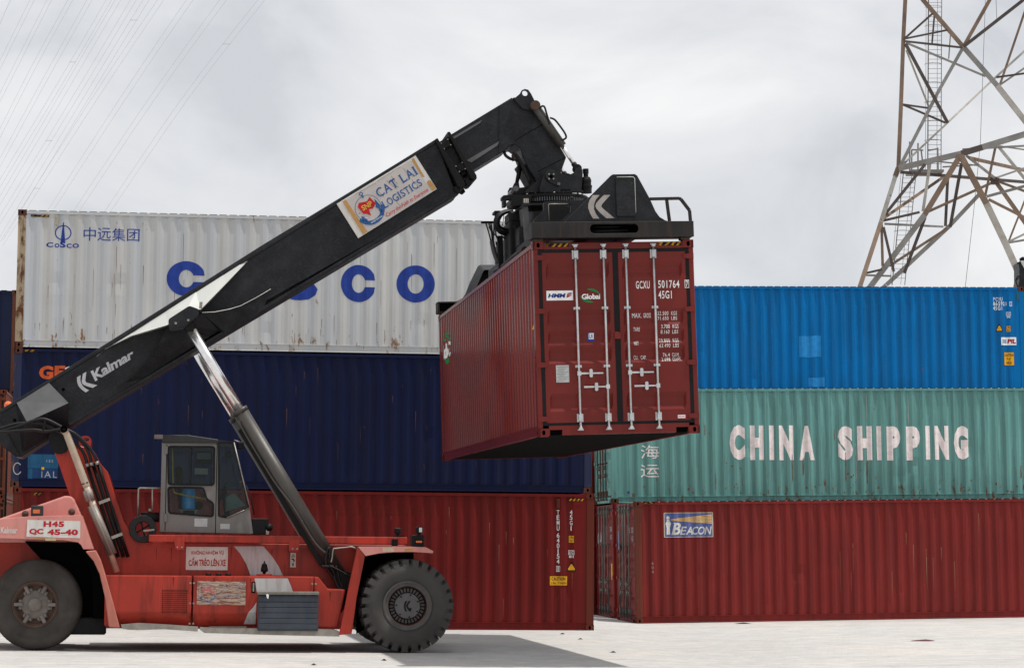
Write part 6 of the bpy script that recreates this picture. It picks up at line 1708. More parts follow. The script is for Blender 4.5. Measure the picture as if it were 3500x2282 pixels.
for ya, yb in ((-0.47, -0.40), (0.40, 0.47)):
    mb = MB(); mb.plate(lg, [oval(eye[0], eye[1], 0.052, 0.052, 18)], lambda x, z, t: (x, t, z), ya, yb); mb.build('lifting_lug', M_boom, boom)
gb = [(2.046,8.484),(2.131,8.486),(2.42,8.154),(2.277,8.092)]; mb = MB(); mb.prism_y(gb, -0.30, 0.30); mb.build('head_gusset', M_blk, boom)
# damping cylinders at the head
for y in (-0.52, 0.52):
    a, b_, c = [Vector(p) for p in T3([(2.285,9.488),(2.779,8.791),(3.045,8.392)], y)]
    mb = MB(); mb.tube([a, b_], 0.078, 18); dc = mb.build('damping_cylinder', M_cyl, boom)
    mb = MB(); mb.tube([b_ - (b_-a).normalized()*0.05, c], 0.036, 16); mb.build('piston_rod', M_chrome, dc)
    mb = MB(); mb.cyl((a.x, y-0.085, a.z), (a.x, y+0.085, a.z), 0.085, n=18); mb.build('rod_eye', M_rimrust, dc)
    mb = MB(); mb.cyl((c.x, y-0.07, c.z), (c.x, y+0.07, c.z), 0.075, n=18); mb.tube([c-(c-b_).normalized()*0.12, c], 0.05, 12); mb.build('rod_end', M_blk, dc)
hs = T3([(2.362,9.446),(2.411,9.476),(2.448,9.449),(2.483,9.336),(2.518,9.228),(2.536,9.157)], -0.60); mb = MB(); mb.tube(spline(hs, 4), 0.018, 8); mb.build('hydraulic_hose', M_hose, boom)
hs = T3([(2.541,9.272),(2.627,9.238),(2.728,9.121),(2.815,8.996),(2.83,8.925),(2.767,8.88)], -0.60); mb = MB(); mb.tube(spline(hs, 5), 0.018, 8); mb.build('hydraulic_hose', M_hose, boom)
# hoses hanging below the neck
for k, pts in enumerate(([(1.79,8.711),(1.82,8.641),(1.906,8.586),(2.006,8.569),(2.064,8.52),(2.08,8.406),(2.052,8.262),(2.03,8.175)], [(1.934,8.687),(1.992,8.603),(2.064,8.534),(2.108,8.407),(2.181,8.266),(2.24,8.124)], [(1.977,8.646),(2.079,8.492),(2.152,8.322),(2.225,8.153)])):
    mb = MB(); mb.tube(spline(T3(pts, -0.2-0.1*k), 4), 0.028 if k == 0 else 0.018, 8); mb.build('hydraulic_hose', M_hose, boom)
mb = MB(); a_ = [(1.932,8.665),(1.998,8.681),(2.019,8.582),(1.956,8.551)]; mb.prism_y(a_, -0.3, -0.1); mb.build('hose_anchor', M_rimrust, boom)
mb = MB(); p = T3([(2.066,8.483),(2.011,8.138)], -0.25); mb.tube(p, 0.032, 10); mb.build('short_cylinder', M_blk, boom)
# ---------------- spreader (sub-parts in the axes of the hanging container: x along its doors, y along its length, z up)
spr = empty('spreader', TRK.inverted() @ SUSP, truck)
def sbox(name, x0, x1, y0, y1, z0, z1, m=None, bev=0.012, parent=None):
    mb = MB(); mb.box(x0, x1, y0, y1, z0, z1); return mb.build(name, m or M_boomworn, spr, bev)
def splate(name, poly, b0, b1, holes=(), m=None):
    mb = MB(); mb.plate(poly, holes, lambda a, z, t: (a, t, z), b0, b1); return mb.build(name, m or M_boom, spr)
fin = [(-0.746,3.165),(0.0,3.875),(0.03,3.892),(0.365,3.894),(0.40,3.87),(0.578,3.527),(0.66,3.33),(0.72,3.245),(0.80,3.195),(0.88,3.165)]
for b0, sgn_ in ((0.0, 1), (CL, -1)):
    f = lambda b_: b0 + sgn_*b_
    y_ = sorted((f(-0.15), f(0.22)))
    slot = rrect(-0.375, 0.358, 2.985, 3.125, 0.068, 6)
    mb = MB(); mb.plate([(-1.248,2.93),(1.198,2.925),(1.198,3.158),(-1.248,3.164)], [slot], lambda a, z, t: (a, t, z), f(-0.15), f(-0.10)); mb.box(-1.248, 1.198, *sorted((f(-0.10), f(0.22))), 3.128, 3.160); mb.box(-1.248, 1.198, *sorted((f(-0.10), f(0.22))), 2.93, 2.962)
    mb.box(-1.248, -1.21, *sorted((f(-0.10), f(0.22))), 2.962, 3.128); mb.box(1.16, 1.198, *sorted((f(-0.10), f(0.22))), 2.962, 3.128)
    mb.build('end_beam', M_boomworn, spr, 0.008)
    mb = MB(); mb.box(-1.2, 1.15, *sorted((f(0.12), f(0.2))), 2.965, 3.125); mb.build('beam_web', M_dark, spr)
    mb = MB(); mb.tube([(-0.36, f(-0.02), 3.03), (0.22, f(-0.02), 3.04)], 0.028, 10); mb.tube([(-0.3, f(-0.05), 3.09), (0.1, f(-0.05), 3.09)], 0.012, 8); mb.build('lock_linkage', M_blk, spr)
    for a in (-1.13, 1.10):
        mb = MB(); mb.box(a-0.07, a+0.07, *sorted((f(0.0), f(0.17))), 2.898, 2.93); mb.build('twistlock', M_rimrust, spr, 0.006)
    fin_ = fin if sgn_ > 0 else [(-p[0], p[1]) for p in reversed(fin)]
    splate('end_fin', fin_, f(0.02), f(0.10))
    q2 = [(p[0], p[1]-0.0) for p in fin]
    mb = MB(); mb.loft([(p[0], f(0.10), p[1]) for p in fin_], [(p[0]*0.9, f(0.55), max(3.0, p[1]-0.15)) for p in fin_]); mb.build('fin_cover', M_boom, spr)
    if sgn_ > 0:
        rr = rrect(*bx([(.063,3.853),(.361,3.258)]), 0.03, 5)
        mb = MB(); mb.plate(rr, [], lambda a, z, t: (a, t, z), -0.012, 0.02); mb.build('fin_panel', M_boom, spr, 0.012, 2)
        x0,x1,z0,z1 = bx(rr); mb = MB(); mb.tube([(x0+.02,-.013,z1-.006),(x1-.03,-.013,z1-.006),(x1-.008,-.013,z1-.03),(x1-.006,-.013,z0+.05)], 0.0055, 6); mb.build('panel_edge_highlight', M_boomtop, spr)  # thin pale strip, a painted highlight on the top and right edges
        x0,x1,z0,z1 = bx([(-.362,3.582),(.034,3.229)])
        pr = Print(); logo(pr, x0, z0, x1-x0, z1-z0); pr.lay('maker_emblem', flat('worn_silver_print',(0.34,0.31,0.29),.5,wear=.2,wearcol=(0.05,.045,.04)), spr, lambda a, z: (a, 0.016, z))
        # walkway guard
        for pts in (((0.60,0.12,3.53),(1.05,0.12,3.535),(1.08,0.12,3.52),(1.205,0.12,3.35),(1.215,0.12,3.16)), ((0.858,0.12,3.53),(0.875,0.12,3.35),(0.895,0.12,3.16))):
            mb = MB()
            for a, b_ in zip(pts[:-1], pts[1:]): mb.bar(a, b_, 0.05, 0.042)
            mb.build('guard_rail', M_boomworn, spr)
# telescopic arms and main frame
for a0, a1, z0, z1 in ((-0.47,-0.17,2.98,3.36),(0.17,0.47,2.98,3.36)):
    sbox('telescopic_arm', a0, a1, 0.2, 12.0, z0, z1)
for a0, a1 in ((-0.62,-0.08),(0.08,0.62)):
    sbox('main_frame_beam', a0, a1, 3.1, 9.1, 2.965, 3.46, M_boom)
sbox('cross_frame', -0.62, 0.62, 5.2, 8.2, 3.46, 3.78, M_boom)
# frame with an opening, seen behind the near fin
op = [(-.422,3.878),(-.055,3.877),(-.078,3.742),(-.18,3.656),(-.256,3.605),(-.42,3.607)]
fr_o = [(-.678,3.622),(-.626,3.685),(-.511,3.783),(-.518,3.882),(-.495,3.916),(-.42,3.928),(.128,3.938),(.167,3.987),(.305,3.986),(.292,3.589),(-.678,3.599)]
mb = MB(); mb.plate(fr_o, [op], lambda a, z, t: (a, t, z), 3.15, 3.25); mb.build('tower_frame', M_boom, spr)
mb = MB(); mb.plate([(-.507,3.916),(.128,3.938),(.305,3.986),(.292,3.589),(-.505,3.598)], [], lambda a, z, t: (a, t, z), 4.3, 4.4); mb.build('tower_back', M_blk, spr)
e_ = [Vector((p[0], 3.148, p[1])) for p in [(-.432,3.607),(-.437,3.869),(-.419,3.883),(-.123,3.883)]]
mb = MB(); mb.tube(e_, 0.007, 6); mb.build('frame_edge', M_steel, spr)
sbox('rotator_base', -0.30, 0.62, 5.7, 7.6, 3.78, 4.22, M_blk)
# slewing ring
RC = (0.16, 6.70)
def zlathe(mb, c, prof, n=48, mi=0, smooth=True):
    vs = []
    for r_, z in prof: vs += [(c[0]+r_*math.cos(2*math.pi*k/n), c[1]+r_*math.sin(2*math.pi*k/n), z) for k in range(n)]
    return mb.add(vs, [(i*n+k, i*n+(k+1)%n, (i+1)*n+(k+1)%n, (i+1)*n+k) for i in range(len(prof)-1) for k in range(n)], mi, smooth)
zr = [(-.018,4.47),(-.019,4.423),(-.022,4.337),(-.024,4.271)]; z_a, z_b, z_c, z_d = [p[1] for p in zr]
mb = MB(); zlathe(mb, RC, [(0.0, z_d-0.08), (0.60, z_d-0.08), (0.60, z_c), (0.64, z_c), (0.64, z_b-0.005), (0.0, z_b-0.005)], 56, smooth=False); mb.build('slewing_ring', M_blk, spr)
mb = MB()
for k in range(96):
    a = 2*math.pi*k/96
    c, s = math.cos(a), math.sin(a)
    def rp(r_, w_, z): return (RC[0]+r_*c-w_*s, RC[1]+r_*s+w_*c, z)
    vs = [rp(0.64,-0.012,z_c+0.005),rp(0.67,-0.008,z_c+0.005),rp(0.67,0.008,z_c+0.005),rp(0.64,0.012,z_c+0.005),rp(0.64,-0.012,z_b-0.005),rp(0.67,-0.008,z_b-0.005),rp(0.67,0.008,z_b-0.005),rp(0.64,0.012,z_b-0.005)]
    mb.add(vs, [(3,2,1,0),(4,5,6,7),(0,1,5,4),(1,2,6,5),(2,3,7,6),(3,0,4,7)])
mb.build('ring_teeth', M_boomgrey, spr, kind='stuff')
mb = MB(); zlathe(mb, RC, [(0.0, z_b), (0.70, z_b), (0.70, z_a), (0.0, z_a)], 56, smooth=False); rpz = mb.build('rotator_plate', M_blk, spr)
for k in range(24):
    a = 2*math.pi*k/24
    mb = MB(); mb.cyl((RC[0]+0.64*math.cos(a), RC[1]+0.64*math.sin(a), z_a), (RC[0]+0.64*math.cos(a), RC[1]+0.64*math.sin(a), z_a+0.025), 0.018, n=6); mb.build('ring_bolt', M_steel if k % 3 == 0 else M_blk, spr)
# hinge brackets carrying the boom head
brk = [(-.081,4.498),(-.09,4.565),(-.056,4.671),(-.004,4.831),(.065,4.905),(.146,4.917),(.226,4.89),(.311,4.829),(.425,4.792),(.54,4.84),(.566,4.914),(.625,4.947),(.683,4.886),(.684,4.786),(.664,4.612),(.652,4.552),(.704,4.489)]
hole_ = round_poly([(.276,4.548),(.457,4.547),(.456,4.5),(.274,4.502)], 0.02)
for b0, b1 in ((6.10, 6.20), (7.21, 7.31)):
    mb = MB(); mb.plate(brk, [hole_], lambda a, z, t: (a, t, z), b0, b1); mb.build('hinge_bracket', M_boom, spr)
mb = MB(); mb.plate(round_poly([(.015,4.847),(.093,4.88),(.2,4.852),(.222,4.712),(.287,4.645),(.245,4.589),(.074,4.673),(.016,4.754)], 0.05), [], lambda a, z, t: (a, t, z), 6.06, 6.10); pp = mb.build('pin_plate', M_boom, spr, 0.006)
c_ = [(.112,4.764),(.244,4.632),(.075,4.805),(.156,4.804),(.073,4.722),(.153,4.722)]
mb = MB(); mb.plate(oval(c_[0][0], c_[0][1], 0.035, 0.035, 12), [], lambda a, z, t: (a, t, z), 6.052, 6.058); mb.build('pin_hole', M_dark, spr)
for k, c in enumerate(c_[1:]):
    mb = MB(); mb.cyl((c[0], 6.06, c[1]), (c[0], 6.035, c[1]), 0.028 if k == 0 else 0.014, n=10); mb.build('bolt', M_steel if k else M_boomgrey, spr)
mb = MB(); mb.cyl((c_[0][0], 6.1, c_[0][1]), (c_[0][0], 7.31, c_[0][1]), 0.10, n=20); mb.build('hinge_pin', M_blk, spr)
ear = [(-.516,4.584),(-.519,4.645),(-.486,4.705),(-.415,4.704),(-.404,4.614),(-.293,4.627),(-.142,4.729),(-.036,4.654),(-.04,4.531),(-.445,4.497)]
for b0 in (6.35, 6.95):
    mb = MB(); mb.plate(ear, [], lambda a, z, t: (a, t, z), b0, b0+0.08); mb.build('side_ear', M_blk, spr)
mb = MB(); c = [(-.471,4.598)][0]; mb.cyl((c[0], 6.34, c[1]), (c[0], 7.05, c[1]), 0.05, n=14); mb.build('ear_pin', M_boomgrey, spr)
gus = [(-.339,4.515),(-.214,4.641),(-.022,4.773),(-.057,4.517)]; mb = MB(); mb.plate(gus, [], lambda a, z, t: (a, t, z), 6.25, 6.31); mb.build('gusset', M_boom, spr)
# slewing motor
cm_ = [(.758,4.485),(.762,4.619),(.767,4.766),(.75,4.779),(.751,4.916),(.657,4.619),(.866,4.618)]; ax_ = cm_[0][0]; rm = (cm_[6][0]-cm_[5][0])/2
mb = MB(); z0, z1, z2, z3, z4 = [p[1] for p in cm_[:5]]
zlathe(mb, (ax_, 6.2), [(0.0,z0),(rm*.92,z0),(rm*.92,z0+.06),(rm,z1-.02),(rm,z1),(rm*.86,z1+.005),(rm*.86,z1+.06),(rm*.9,z1+.065),(rm*.9,z2-.05),(rm*.7,z2),(rm*.42,z2+.01),(rm*.42,z3+.05),(rm*.5,z3+.055),(rm*.5,z4),(0.0,z4)], 24, smooth=False); mb.build('slewing_motor', M_blk, spr)
# hook arm, lamp and leg on the left
hk = [(-.762,4.378),(-.76,4.424),(-.73,4.447),(-.489,4.466),(-.491,4.415),(-.612,4.377),(-.686,4.375),(-.685,4.251),(-.743,4.247),(-.743,4.364)]; mb = MB(); mb.plate(hk, [], lambda a, z, t: (a, t, z), 6.1, 6.3); mb.build('hose_arm', M_blk, spr)
hs_ = [(-.612,4.377),(-.49,4.442),(-.236,4.44),(-.267,4.293),(-.495,4.256),(-.589,4.243),(-.608,4.297)]; mb = MB(); mb.plate(hs_, [], lambda a, z, t: (a, t, z), 6.05, 6.6); mb.build('hose_swivel', M_blk, spr, 0.015)
q = bx([(-.527,4.268),(-.43,4.166)]); mb = MB(); mb.box(q[0], q[1], 5.2, 5.28, q[2], q[3]); lo = mb.build('work_lamp', M_blk, spr, 0.006)
mb = MB(); mb.box(q[0]+.008, q[1]-.008, 5.19, 5.202, q[2]+.008, q[3]-.008); mb.build('work_lamp_lens', flat('warm_led_lens',(0.55,.52,.45),.25), spr)
for k in range(1, 3):
    mb = MB(); x = q[0]+(q[1]-q[0])*k/3; mb.box(x-.004, x+.004, 5.186, 5.19, q[2], q[3]); mb.build('lens_bar', M_blk, spr)
leg = [(-.572,4.134),(-.565,4.02),(-.557,3.916),(-.546,3.791),(-.542,3.666),(-.533,3.521),(-.53,3.386),(-.394,3.457),(-.41,3.603),(-.422,3.727),(-.425,3.873),(-.435,4.008),(-.449,4.05),(-.447,4.133)]
mb = MB(); mb.plate(leg, [], lambda a, z, t: (a, t, z), 5.15, 5.45); mb.build('support_leg', M_boomgrey, spr, 0.02, 2)
brc = [(-.423,3.875),(-.364,3.921),(-.204,4.054),(-.191,4.127),(-.128,4.137),(-.137,3.836),(-.419,3.839)]; mb = MB(); mb.plate(brc, [], lambda a, z, t: (a, t, z), 5.0, 5.1); mb.build('brace_plate', M_boom, spr)
shf = [(-.605,4.109),(-.53,4.171),(-.099,4.167),(-.1,4.136),(-.395,4.134),(-.521,4.124),(-.585,4.083)]; mb = MB(); mb.plate(shf, [], lambda a, z, t: (a, t, z), 5.1, 5.9); mb.build('shelf_plate', M_boom, spr)
# hydraulic block and chain column
q = bx([(-.698,3.954),(-.469,3.488)]); sbox('valve_bank', q[0], q[1], 5.7, 6.5, q[2]-0.25, q[3], M_blk, 0.02)
q = bx([(-.701,4.117),(-.496,3.926)]); sbox('manifold', q[0], q[1], 5.7, 6.3, q[2], q[3], M_blk, 0.03)
q = bx([(-.823,3.765),(-.734,3.147)]); sbox('chain_column', q[0], q[1], 6.3, 6.45, q[2], q[3], M_blk, 0.01)
q = bx([(-.655,3.793),(-.594,3.325)]); sbox('chain_column', q[0], q[1], 6.2, 6.3, q[2], q[3], M_blk, 0.01)
q = bx([(-.885,4.192),(-.78,4.132)]); sbox('hose_rack', q[0], q[1], 6.2, 6.5, q[2]+0.01, q[3], M_blk, 0.005)
q = [(-.866,4.133),(-.873,3.872)]; mb = MB(); mb.bar((q[0][0],6.3,q[0][1]),(q[1][0],6.3,q[1][1]),.012); mb.build('rack_rod', M_blk, spr)
q = [(-.705,4.126),(-.738,3.935)]; mb = MB(); mb.bar((q[0][0],6.3,q[0][1]),(q[1][0],6.3,q[1][1]),.012); mb.build('rack_rod', M_blk, spr)
def shose(pts, r_=0.02, m=None):
    mb = MB(); mb.tube(spline([(p[0], p[1], p[2]) for p in pts], 5), r_, 8); mb.build('hydraulic_hose', m or M_hose, spr)
H1 = [[(-.599,6,4.165),(-.702,5.95,4.148),(-.795,5.9,4.116),(-.889,5.85,4.036),(-.929,5.85,3.931),(-.898,5.9,3.843),(-.797,5.95,3.79),(-.674,6,3.774),(-.581,6.05,3.79)],
      [(-.584,6.1,4.167),(-.706,6,4.129),(-.8,5.95,4.07),(-.855,5.92,3.971),(-.842,5.95,3.891),(-.757,6,3.843),(-.644,6.05,3.833),(-.551,6.1,3.843)],
      [(-.594,6.1,4.189),(-.719,6.05,4.167),(-.845,6,4.109),(-.914,5.98,4.001),(-.902,6,3.877),(-.826,6.05,3.787),(-.692,6.1,3.749),(-.596,6.1,3.748)],
      [(-.625,5.9,4.146),(-.771,5.85,4.109),(-.886,5.8,4.019),(-.91,5.8,3.914),(-.853,5.85,3.815),(-.741,5.9,3.778),(-.61,6,3.794)]]
for h_ in H1: shose(h_, 0.024)
for h_ in ([(-.993,6.6,4.046),(-.966,6.55,3.916),(-.939,6.5,3.77),(-.921,6.5,3.679)], [(-.945,6.6,4.04),(-.907,6.55,3.915),(-.901,6.5,3.791),(-.899,6.5,3.679)], [(-.894,6.65,4.051),(-.884,6.6,3.921),(-.878,6.55,3.797),(-.885,6.5,3.679)], [(-.842,6.6,4.044),(-.853,6.55,3.904),(-.875,6.5,3.769),(-.878,6.5,3.679)], [(-.936,6.6,3.965),(-.885,6.6,3.868),(-.812,6.6,3.803),(-.759,6.6,3.759)], [(-.862,6.3,3.883),(-.855,6.3,3.766),(-.825,6.3,3.68),(-.818,6.3,3.552)], [(-.646,5.6,3.843),(-.586,5.6,3.738),(-.535,5.55,3.606),(-.494,5.5,3.474)], [(-.732,6.2,3.72),(-.626,6.2,3.697),(-.586,6.2,3.591),(-.569,6.2,3.452)], [(-.829,6.5,3.683),(-.82,6.5,3.619),(-.79,6.5,3.565)], [(-.755,6.4,3.777),(-.682,6.4,3.712),(-.653,6.4,3.605),(-.677,6.4,3.499)]):
    shose(h_, 0.013)
shose([(-.904,6.5,3.69),(-.896,6.48,3.618),(-.873,6.46,3.487),(-.84,6.45,3.379),(-.809,6.45,3.319)], 0.042, M_cyl)
q = bx([(-1.063,4.052),(-.826,4.037)]); sbox('hose_bar', q[0], q[1], 6.6, 6.7, q[2]-.01, q[3]+.01, M_blk, 0.004)
shose([(.028,4,3.924),(.019,4,4.025),(.072,4,4.088),(.116,4,4.098),(.082,4,4.012),(.071,4,3.886)], 0.016)
# lashing hose along the left edge of the frame, sloping guard
shose([(-.782,7,3.213),(-.751,6,3.208),(-.77,4.8,3.215),(-.805,3.4,3.177)], 0.05, M_blk)
# ------------------------------------------------------------------ lattice pylon far behind
M_pyl_grey = paint('galvanised_pylon_steel', (0.22,0.215,0.205), 0.55, 0.25, (0.16,0.10,0.06), 0.45, 0.7, 41.0, metal=0.2, streak=False)
M_pyl_rust = paint('rusty_pylon_steel', (0.185,0.13,0.095), 0.65, 0.3, (0.10,0.06,0.04), 0.5, 0.6, 42.0, streak=False)
M_pyl_dark = paint('dark_pylon_steel', (0.072,0.058,0.052), 0.6, 0.25, (0.09,0.06,0.045), 0.4, 0.7, 43.0, streak=False)
M_pyl_pale = paint('pale_pylon_steel', (0.36,0.34,0.31), 0.5, 0.25, (0.20,0.15,0.11), 0.4, 0.7, 44.0, metal=0.1, streak=False)
pyl = empty('pylon', Matrix.Translation(Vector((31, 172, 0.3))))
tag(pyl, 'tall rusty steel lattice pylon behind the blue container at right', 'pylon')
mem_n = 0
def member(p0, p1, w, m, name='brace'):
    """rolled steel angle"""
    o_ = Vector((31, 172, 0.3))
    global mem_n
    mem_n += 1
    o_ = o_ + Vector((0, 0.011*(mem_n % 37), 0))
    p0 = Vector(p0)-o_; p1 = Vector(p1)-o_
    d = (p1-p0).normalized(); s = d.cross(Vector((0,1,0))).normalized(); u = Vector((0,1,0)); t = w*0.16
    prof = [(-w/2,0),(w/2,0),(w/2,t),(-w/2+t,t),(-w/2+t,w*0.8),(-w/2,w*0.8)]
    A = [p0 + s*a + u*b_ for a, b_ in prof]; B = [p1 + s*a + u*b_ for a, b_ in prof]
    mb = MB(); mb.loft(A, B, close=True); mb.add(A, [tuple(range(6))]); mb.add(B, [tuple(reversed(range(6)))]); return mb.build(name, m, pyl)
G_, Ru, Dk, Pa = M_pyl_grey, M_pyl_rust, M_pyl_dark, M_pyl_pale
legA = [(29.171,170,45.965),(28.913,170,41.729),(28.716,170,38.705),(28.48,170,33.943),(28.218,170,29.273),(27.989,170,28.647),(26.645,168.5,25.042),(24.817,166.5,20.302)]
foot = Vector(legA[-1]) + (Vector(legA[-1])-Vector(legA[-3]))*1.0
k_ = (legA[-1][2]-0.3)/(legA[-3][2]-legA[-1][2])
foot = Vector(legA[-1]) + (Vector(legA[-1])-Vector(legA[-3]))*k_
for a, b_ in zip(legA[:5], legA[1:5]): member(a, b_, 0.27, Ru, 'leg')
member(legA[4], legA[5], 0.36, Ru, 'leg_joint'); member(legA[5], legA[6], 0.30, G_, 'leg'); member(legA[6], legA[7], 0.30, Ru, 'leg'); member(legA[7], foot, 0.32, Ru, 'leg')
def to_ground(a, b_, w, m):
    a = Vector(a); b_ = Vector(b_); k = (b_.z-0.3)/(a.z-b_.z); member(b_, b_ + (b_-a)*k, w, m, 'leg')
MEM = [
 ([(28.281,170,43.986),(30.188,170,41.729)],.26,Ru),([(30.188,170,41.729),(33.106,170,38.214)],.28,Ru),([(33.106,170,38.214),(35.542,170,35.341)],.32,G_),([(35.542,170,35.341),(38.032,170,32.058)],.36,Pa),
 ([(35.105,170,41.729),(33.106,170,38.214)],.26,Ru),([(33.106,170,38.214),(31.185,170,34.851)],.24,G_),([(31.185,170,34.851),(28.273,170,29.273)],.24,G_),([(36.466,170,44.127),(35.105,170,41.729)],.26,Ru),
 ([(33.106,170,38.214),(38.232,170,42.223)],.24,Dk),([(28.717,170,38.748),(30.864,170,40.673)],.15,Dk),([(28.717,170,38.776),(31.923,170,39.436)],.13,Dk),([(28.756,170,38.607),(33.008,170,38.13)],.14,Dk),
 ([(29.035,171,38.71),(36.287,178,37.604)],.15,G_),([(28.836,170,38.425),(31.837,170,32.546)],.22,Dk),([(29.054,171,38.145),(31.552,176,34.828)],.13,Pa),
 ([(28.689,171,34.103),(30.627,171,33.822)],.13,Dk),([(28.689,171,34.103),(31.858,171,32.727)],.14,Dk),
 ([(28.467,171,29.434),(32.558,174,33.267)],.15,G_),([(32.558,174,33.267),(36.64,178,37.135)],.15,Pa),([(36.64,178,37.135),(40.626,181,40.788)],.17,G_),
 ([(39.139,174,43.532),(36.52,174,36.128)],.16,Ru),([(36.52,174,36.128),(39.027,174,37.848)],.14,G_),([(36.248,174,36.701),(39.012,174,37.088)],.14,Dk),([(32.505,172,39.636),(32.332,172,37.676)],.08,G_),([(31.338,172,41.058),(31.12,172,38.854)],.12,Dk),
 ([(28.093,169.5,29.109),(32.667,169.5,30.191)],.40,G_),([(32.667,169.5,30.191),(34.186,169.5,30.649)],.42,Dk),([(34.186,169.5,30.649),(37.917,169.5,31.802)],.42,G_),
 ([(28.338,170,28.967),(40.188,180,29.735)],.22,Dk),
 ([(32.597,169,30.052),(29.9,169,25.662)],.38,Ru),([(29.9,169,25.662),(26.007,169,20.579)],.40,G_),
 ([(32.597,169,30.052),(34.422,169,26.489)],.40,Ru),([(34.422,169,26.489),(35.735,169,23.598)],.42,Pa),([(35.735,169,23.598),(36.753,169,21.195)],.42,Pa),
 ([(33.028,171,29.741),(32.105,171,25.037)],.22,Dk),([(32.359,173,28.978),(32.132,173,25.378)],.20,Dk),([(29.986,169,29.361),(26.782,169,25.386)],.22,Dk),
 ([(26.691,168.6,25.248),(32.21,174,29.205)],.22,Ru),([(26.753,169,25.207),(29.521,169,25.855)],.17,Dk),([(26.955,169,25.001),(32.518,176,25.743)],.15,G_),
 ([(30.508,170,29.551),(29.944,170,26.052)],.20,Pa),([(30.582,173,26.337),(35.516,173,28.568)],.20,Ru),
 ([(26.749,169,24.973),(26.789,169,21.922)],.18,Ru),([(26.724,168,24.631),(27.424,168,21.395)],.18,Dk),([(25.254,168,21.258),(26.572,168,21.558)],.15,Dk),([(25.553,170,21.378),(27.567,170,21.309)],.13,G_),
 ([(28.058,174,22.515),(32.427,174,25.33)],.20,Ru),([(35.492,177,28.375),(33.161,177,25.921)],.30,G_),([(33.161,177,25.921),(28.308,177,21.434)],.32,G_),([(30.074,170,25.594),(28.502,170,21.516)],.22,Dk),
 ([(33.106,170,30.177),(36.688,177,29.56)],.20,G_),([(33.378,170,29.968),(39.757,178,30.197)],.24,Ru),([(35.739,172,31.285),(34.876,172,27.458)],.17,Ru),([(35.809,172,31.285),(38.393,172,28.02)],.20,Pa),
 ([(36.656,177,29.387),(39.441,177,25.345)],.28,Ru),([(34.973,172,27.416),(38.399,172,28.357)],.20,G_),([(35.108,172,27.206),(38.344,172,25.551)],.19,Ru),([(36.298,177,29.387),(36.971,177,29.387)],.55,Dk),
 ([(36.509,172,24.053),(38.406,172,28.681)],.14,Ru),([(36.509,172,24.053),(38.332,172,24.935)],.15,Pa),([(36.508,172,23.983),(38.319,172,24.291)],.15,G_),([(33.224,172,30.904),(38.456,172,31.214)],.14,G_),
 ([(30.911,172,30.045),(34.387,172,29.707)],.10,G_),([(31.739,172,29.595),(34.388,172,29.764)],.10,G_),([(35.764,172,28.821),(38.426,172,29.735)],.13,Pa),([(36.762,176,29.203),(39.278,176,28.254)],.17,Ru),([(35.521,174,31.698),(38.896,174,31.199)],.1,G_)]
for (a, b_), w, m in MEM: member(a, b_, w, m)
to_ground(*[(29.9,169,25.662),(26.007,169,20.579)], .40, G_); to_ground(*[(35.735,169,23.598),(36.753,169,21.195)], .42, Pa); to_ground(*[(33.161,177,25.921),(28.308,177,21.434)], .32, G_)
def ladder(c0, c1, w, rung, hoop, y):
    o_ = Vector((31, 172, 0.3)); a = Vector(c0); b_ = Vector(c1); L_ = (b_-a).length; d = (b_-a)/L_
    s = Vector((1,0,0))*w/2
    for q in (-1, 1):
        mb = MB(); mb.bar(a+s*q-o_, b_+s*q-o_, 0.055, 0.055); mb.build('ladder_rail', Dk if q < 0 else G_, pyl)
    n = int(L_/rung)
    mb = MB()
    for k in range(1, n): p = a + d*rung*k - o_; mb.bar(p-s, p+s, 0.028, 0.028)
    mb.build('ladder_rungs', G_, pyl, kind='stuff')
    if hoop:
        mb = MB()
        for k in range(int(L_/hoop)):
            p = a + d*hoop*k - o_ + Vector((-w*0.15,0,0))
            pts = [p + Vector((-math.cos(t)*w*0.62, -math.sin(t)*0.7, 0)) for t in [math.pi*j/8 for j in range(9)]]
            mb.tube(pts, 0.022, 5)
        for q in (-0.75, -0.55, 0.1):
            mb.bar(a + Vector((w*q, -0.5, 0)) - o_, b_ + Vector((w*q, -0.5, 0)) - o_, 0.03)
        mb.build('ladder_cage', G_, pyl, kind='stuff')
c = [(31.833,174,43.532),(31.556,174,29.703)]; ladder(c[0], c[1], 1.0, 0.36, 1.45, 174)
c = [(29.707,174,29.49),(28.739,174,21.103)]; ladder(c[0], c[1], 0.95, 0.36, 2.2, 174)
c = [(29.469,173,29.501),(31.945,173,29.331)]; mb = MB(); o_ = Vector((31,172,.3)); mb.box(c[0][0]-31, c[1][0]-31, 0.2, 2.4, c[1][2]-.3, c[0][2]-.3); mb.build('platform', G_, pyl)
for a, b_ in ([(29.572,173,31.711),(29.539,173,29.501)], [(30.187,173,31.597),(30.156,173,29.544)], [(29.703,173,31.101),(30.572,173,31.059)], [(30.404,173,31.101),(30.49,173,30.322)], [(30.893,173,31.03),(31.667,173,31.172)], [(31.64,173,31.243),(31.64,173,29.544)], [(29.703,173,31.101),(29.681,173,29.614)]):
    member(a, b_, 0.10, G_, 'platform_rail')
bolts = [(28.843,169.7,29.28),(29.808,169.7,29.502),(30.635,169.7,29.696),(31.463,169.7,29.905),(32.291,169.7,30.099),(33.258,169.7,30.363),(34.917,169.7,30.864),(36.023,169.7,31.212),(36.992,169.7,31.49)]
for b_ in bolts:
    p = Vector(b_)-o_; mb = MB(); mb.cyl(p+Vector((0,-.06,0)), p+Vector((0,.1,0)), .06, n=6); mb.build('bolt', Dk, pyl)
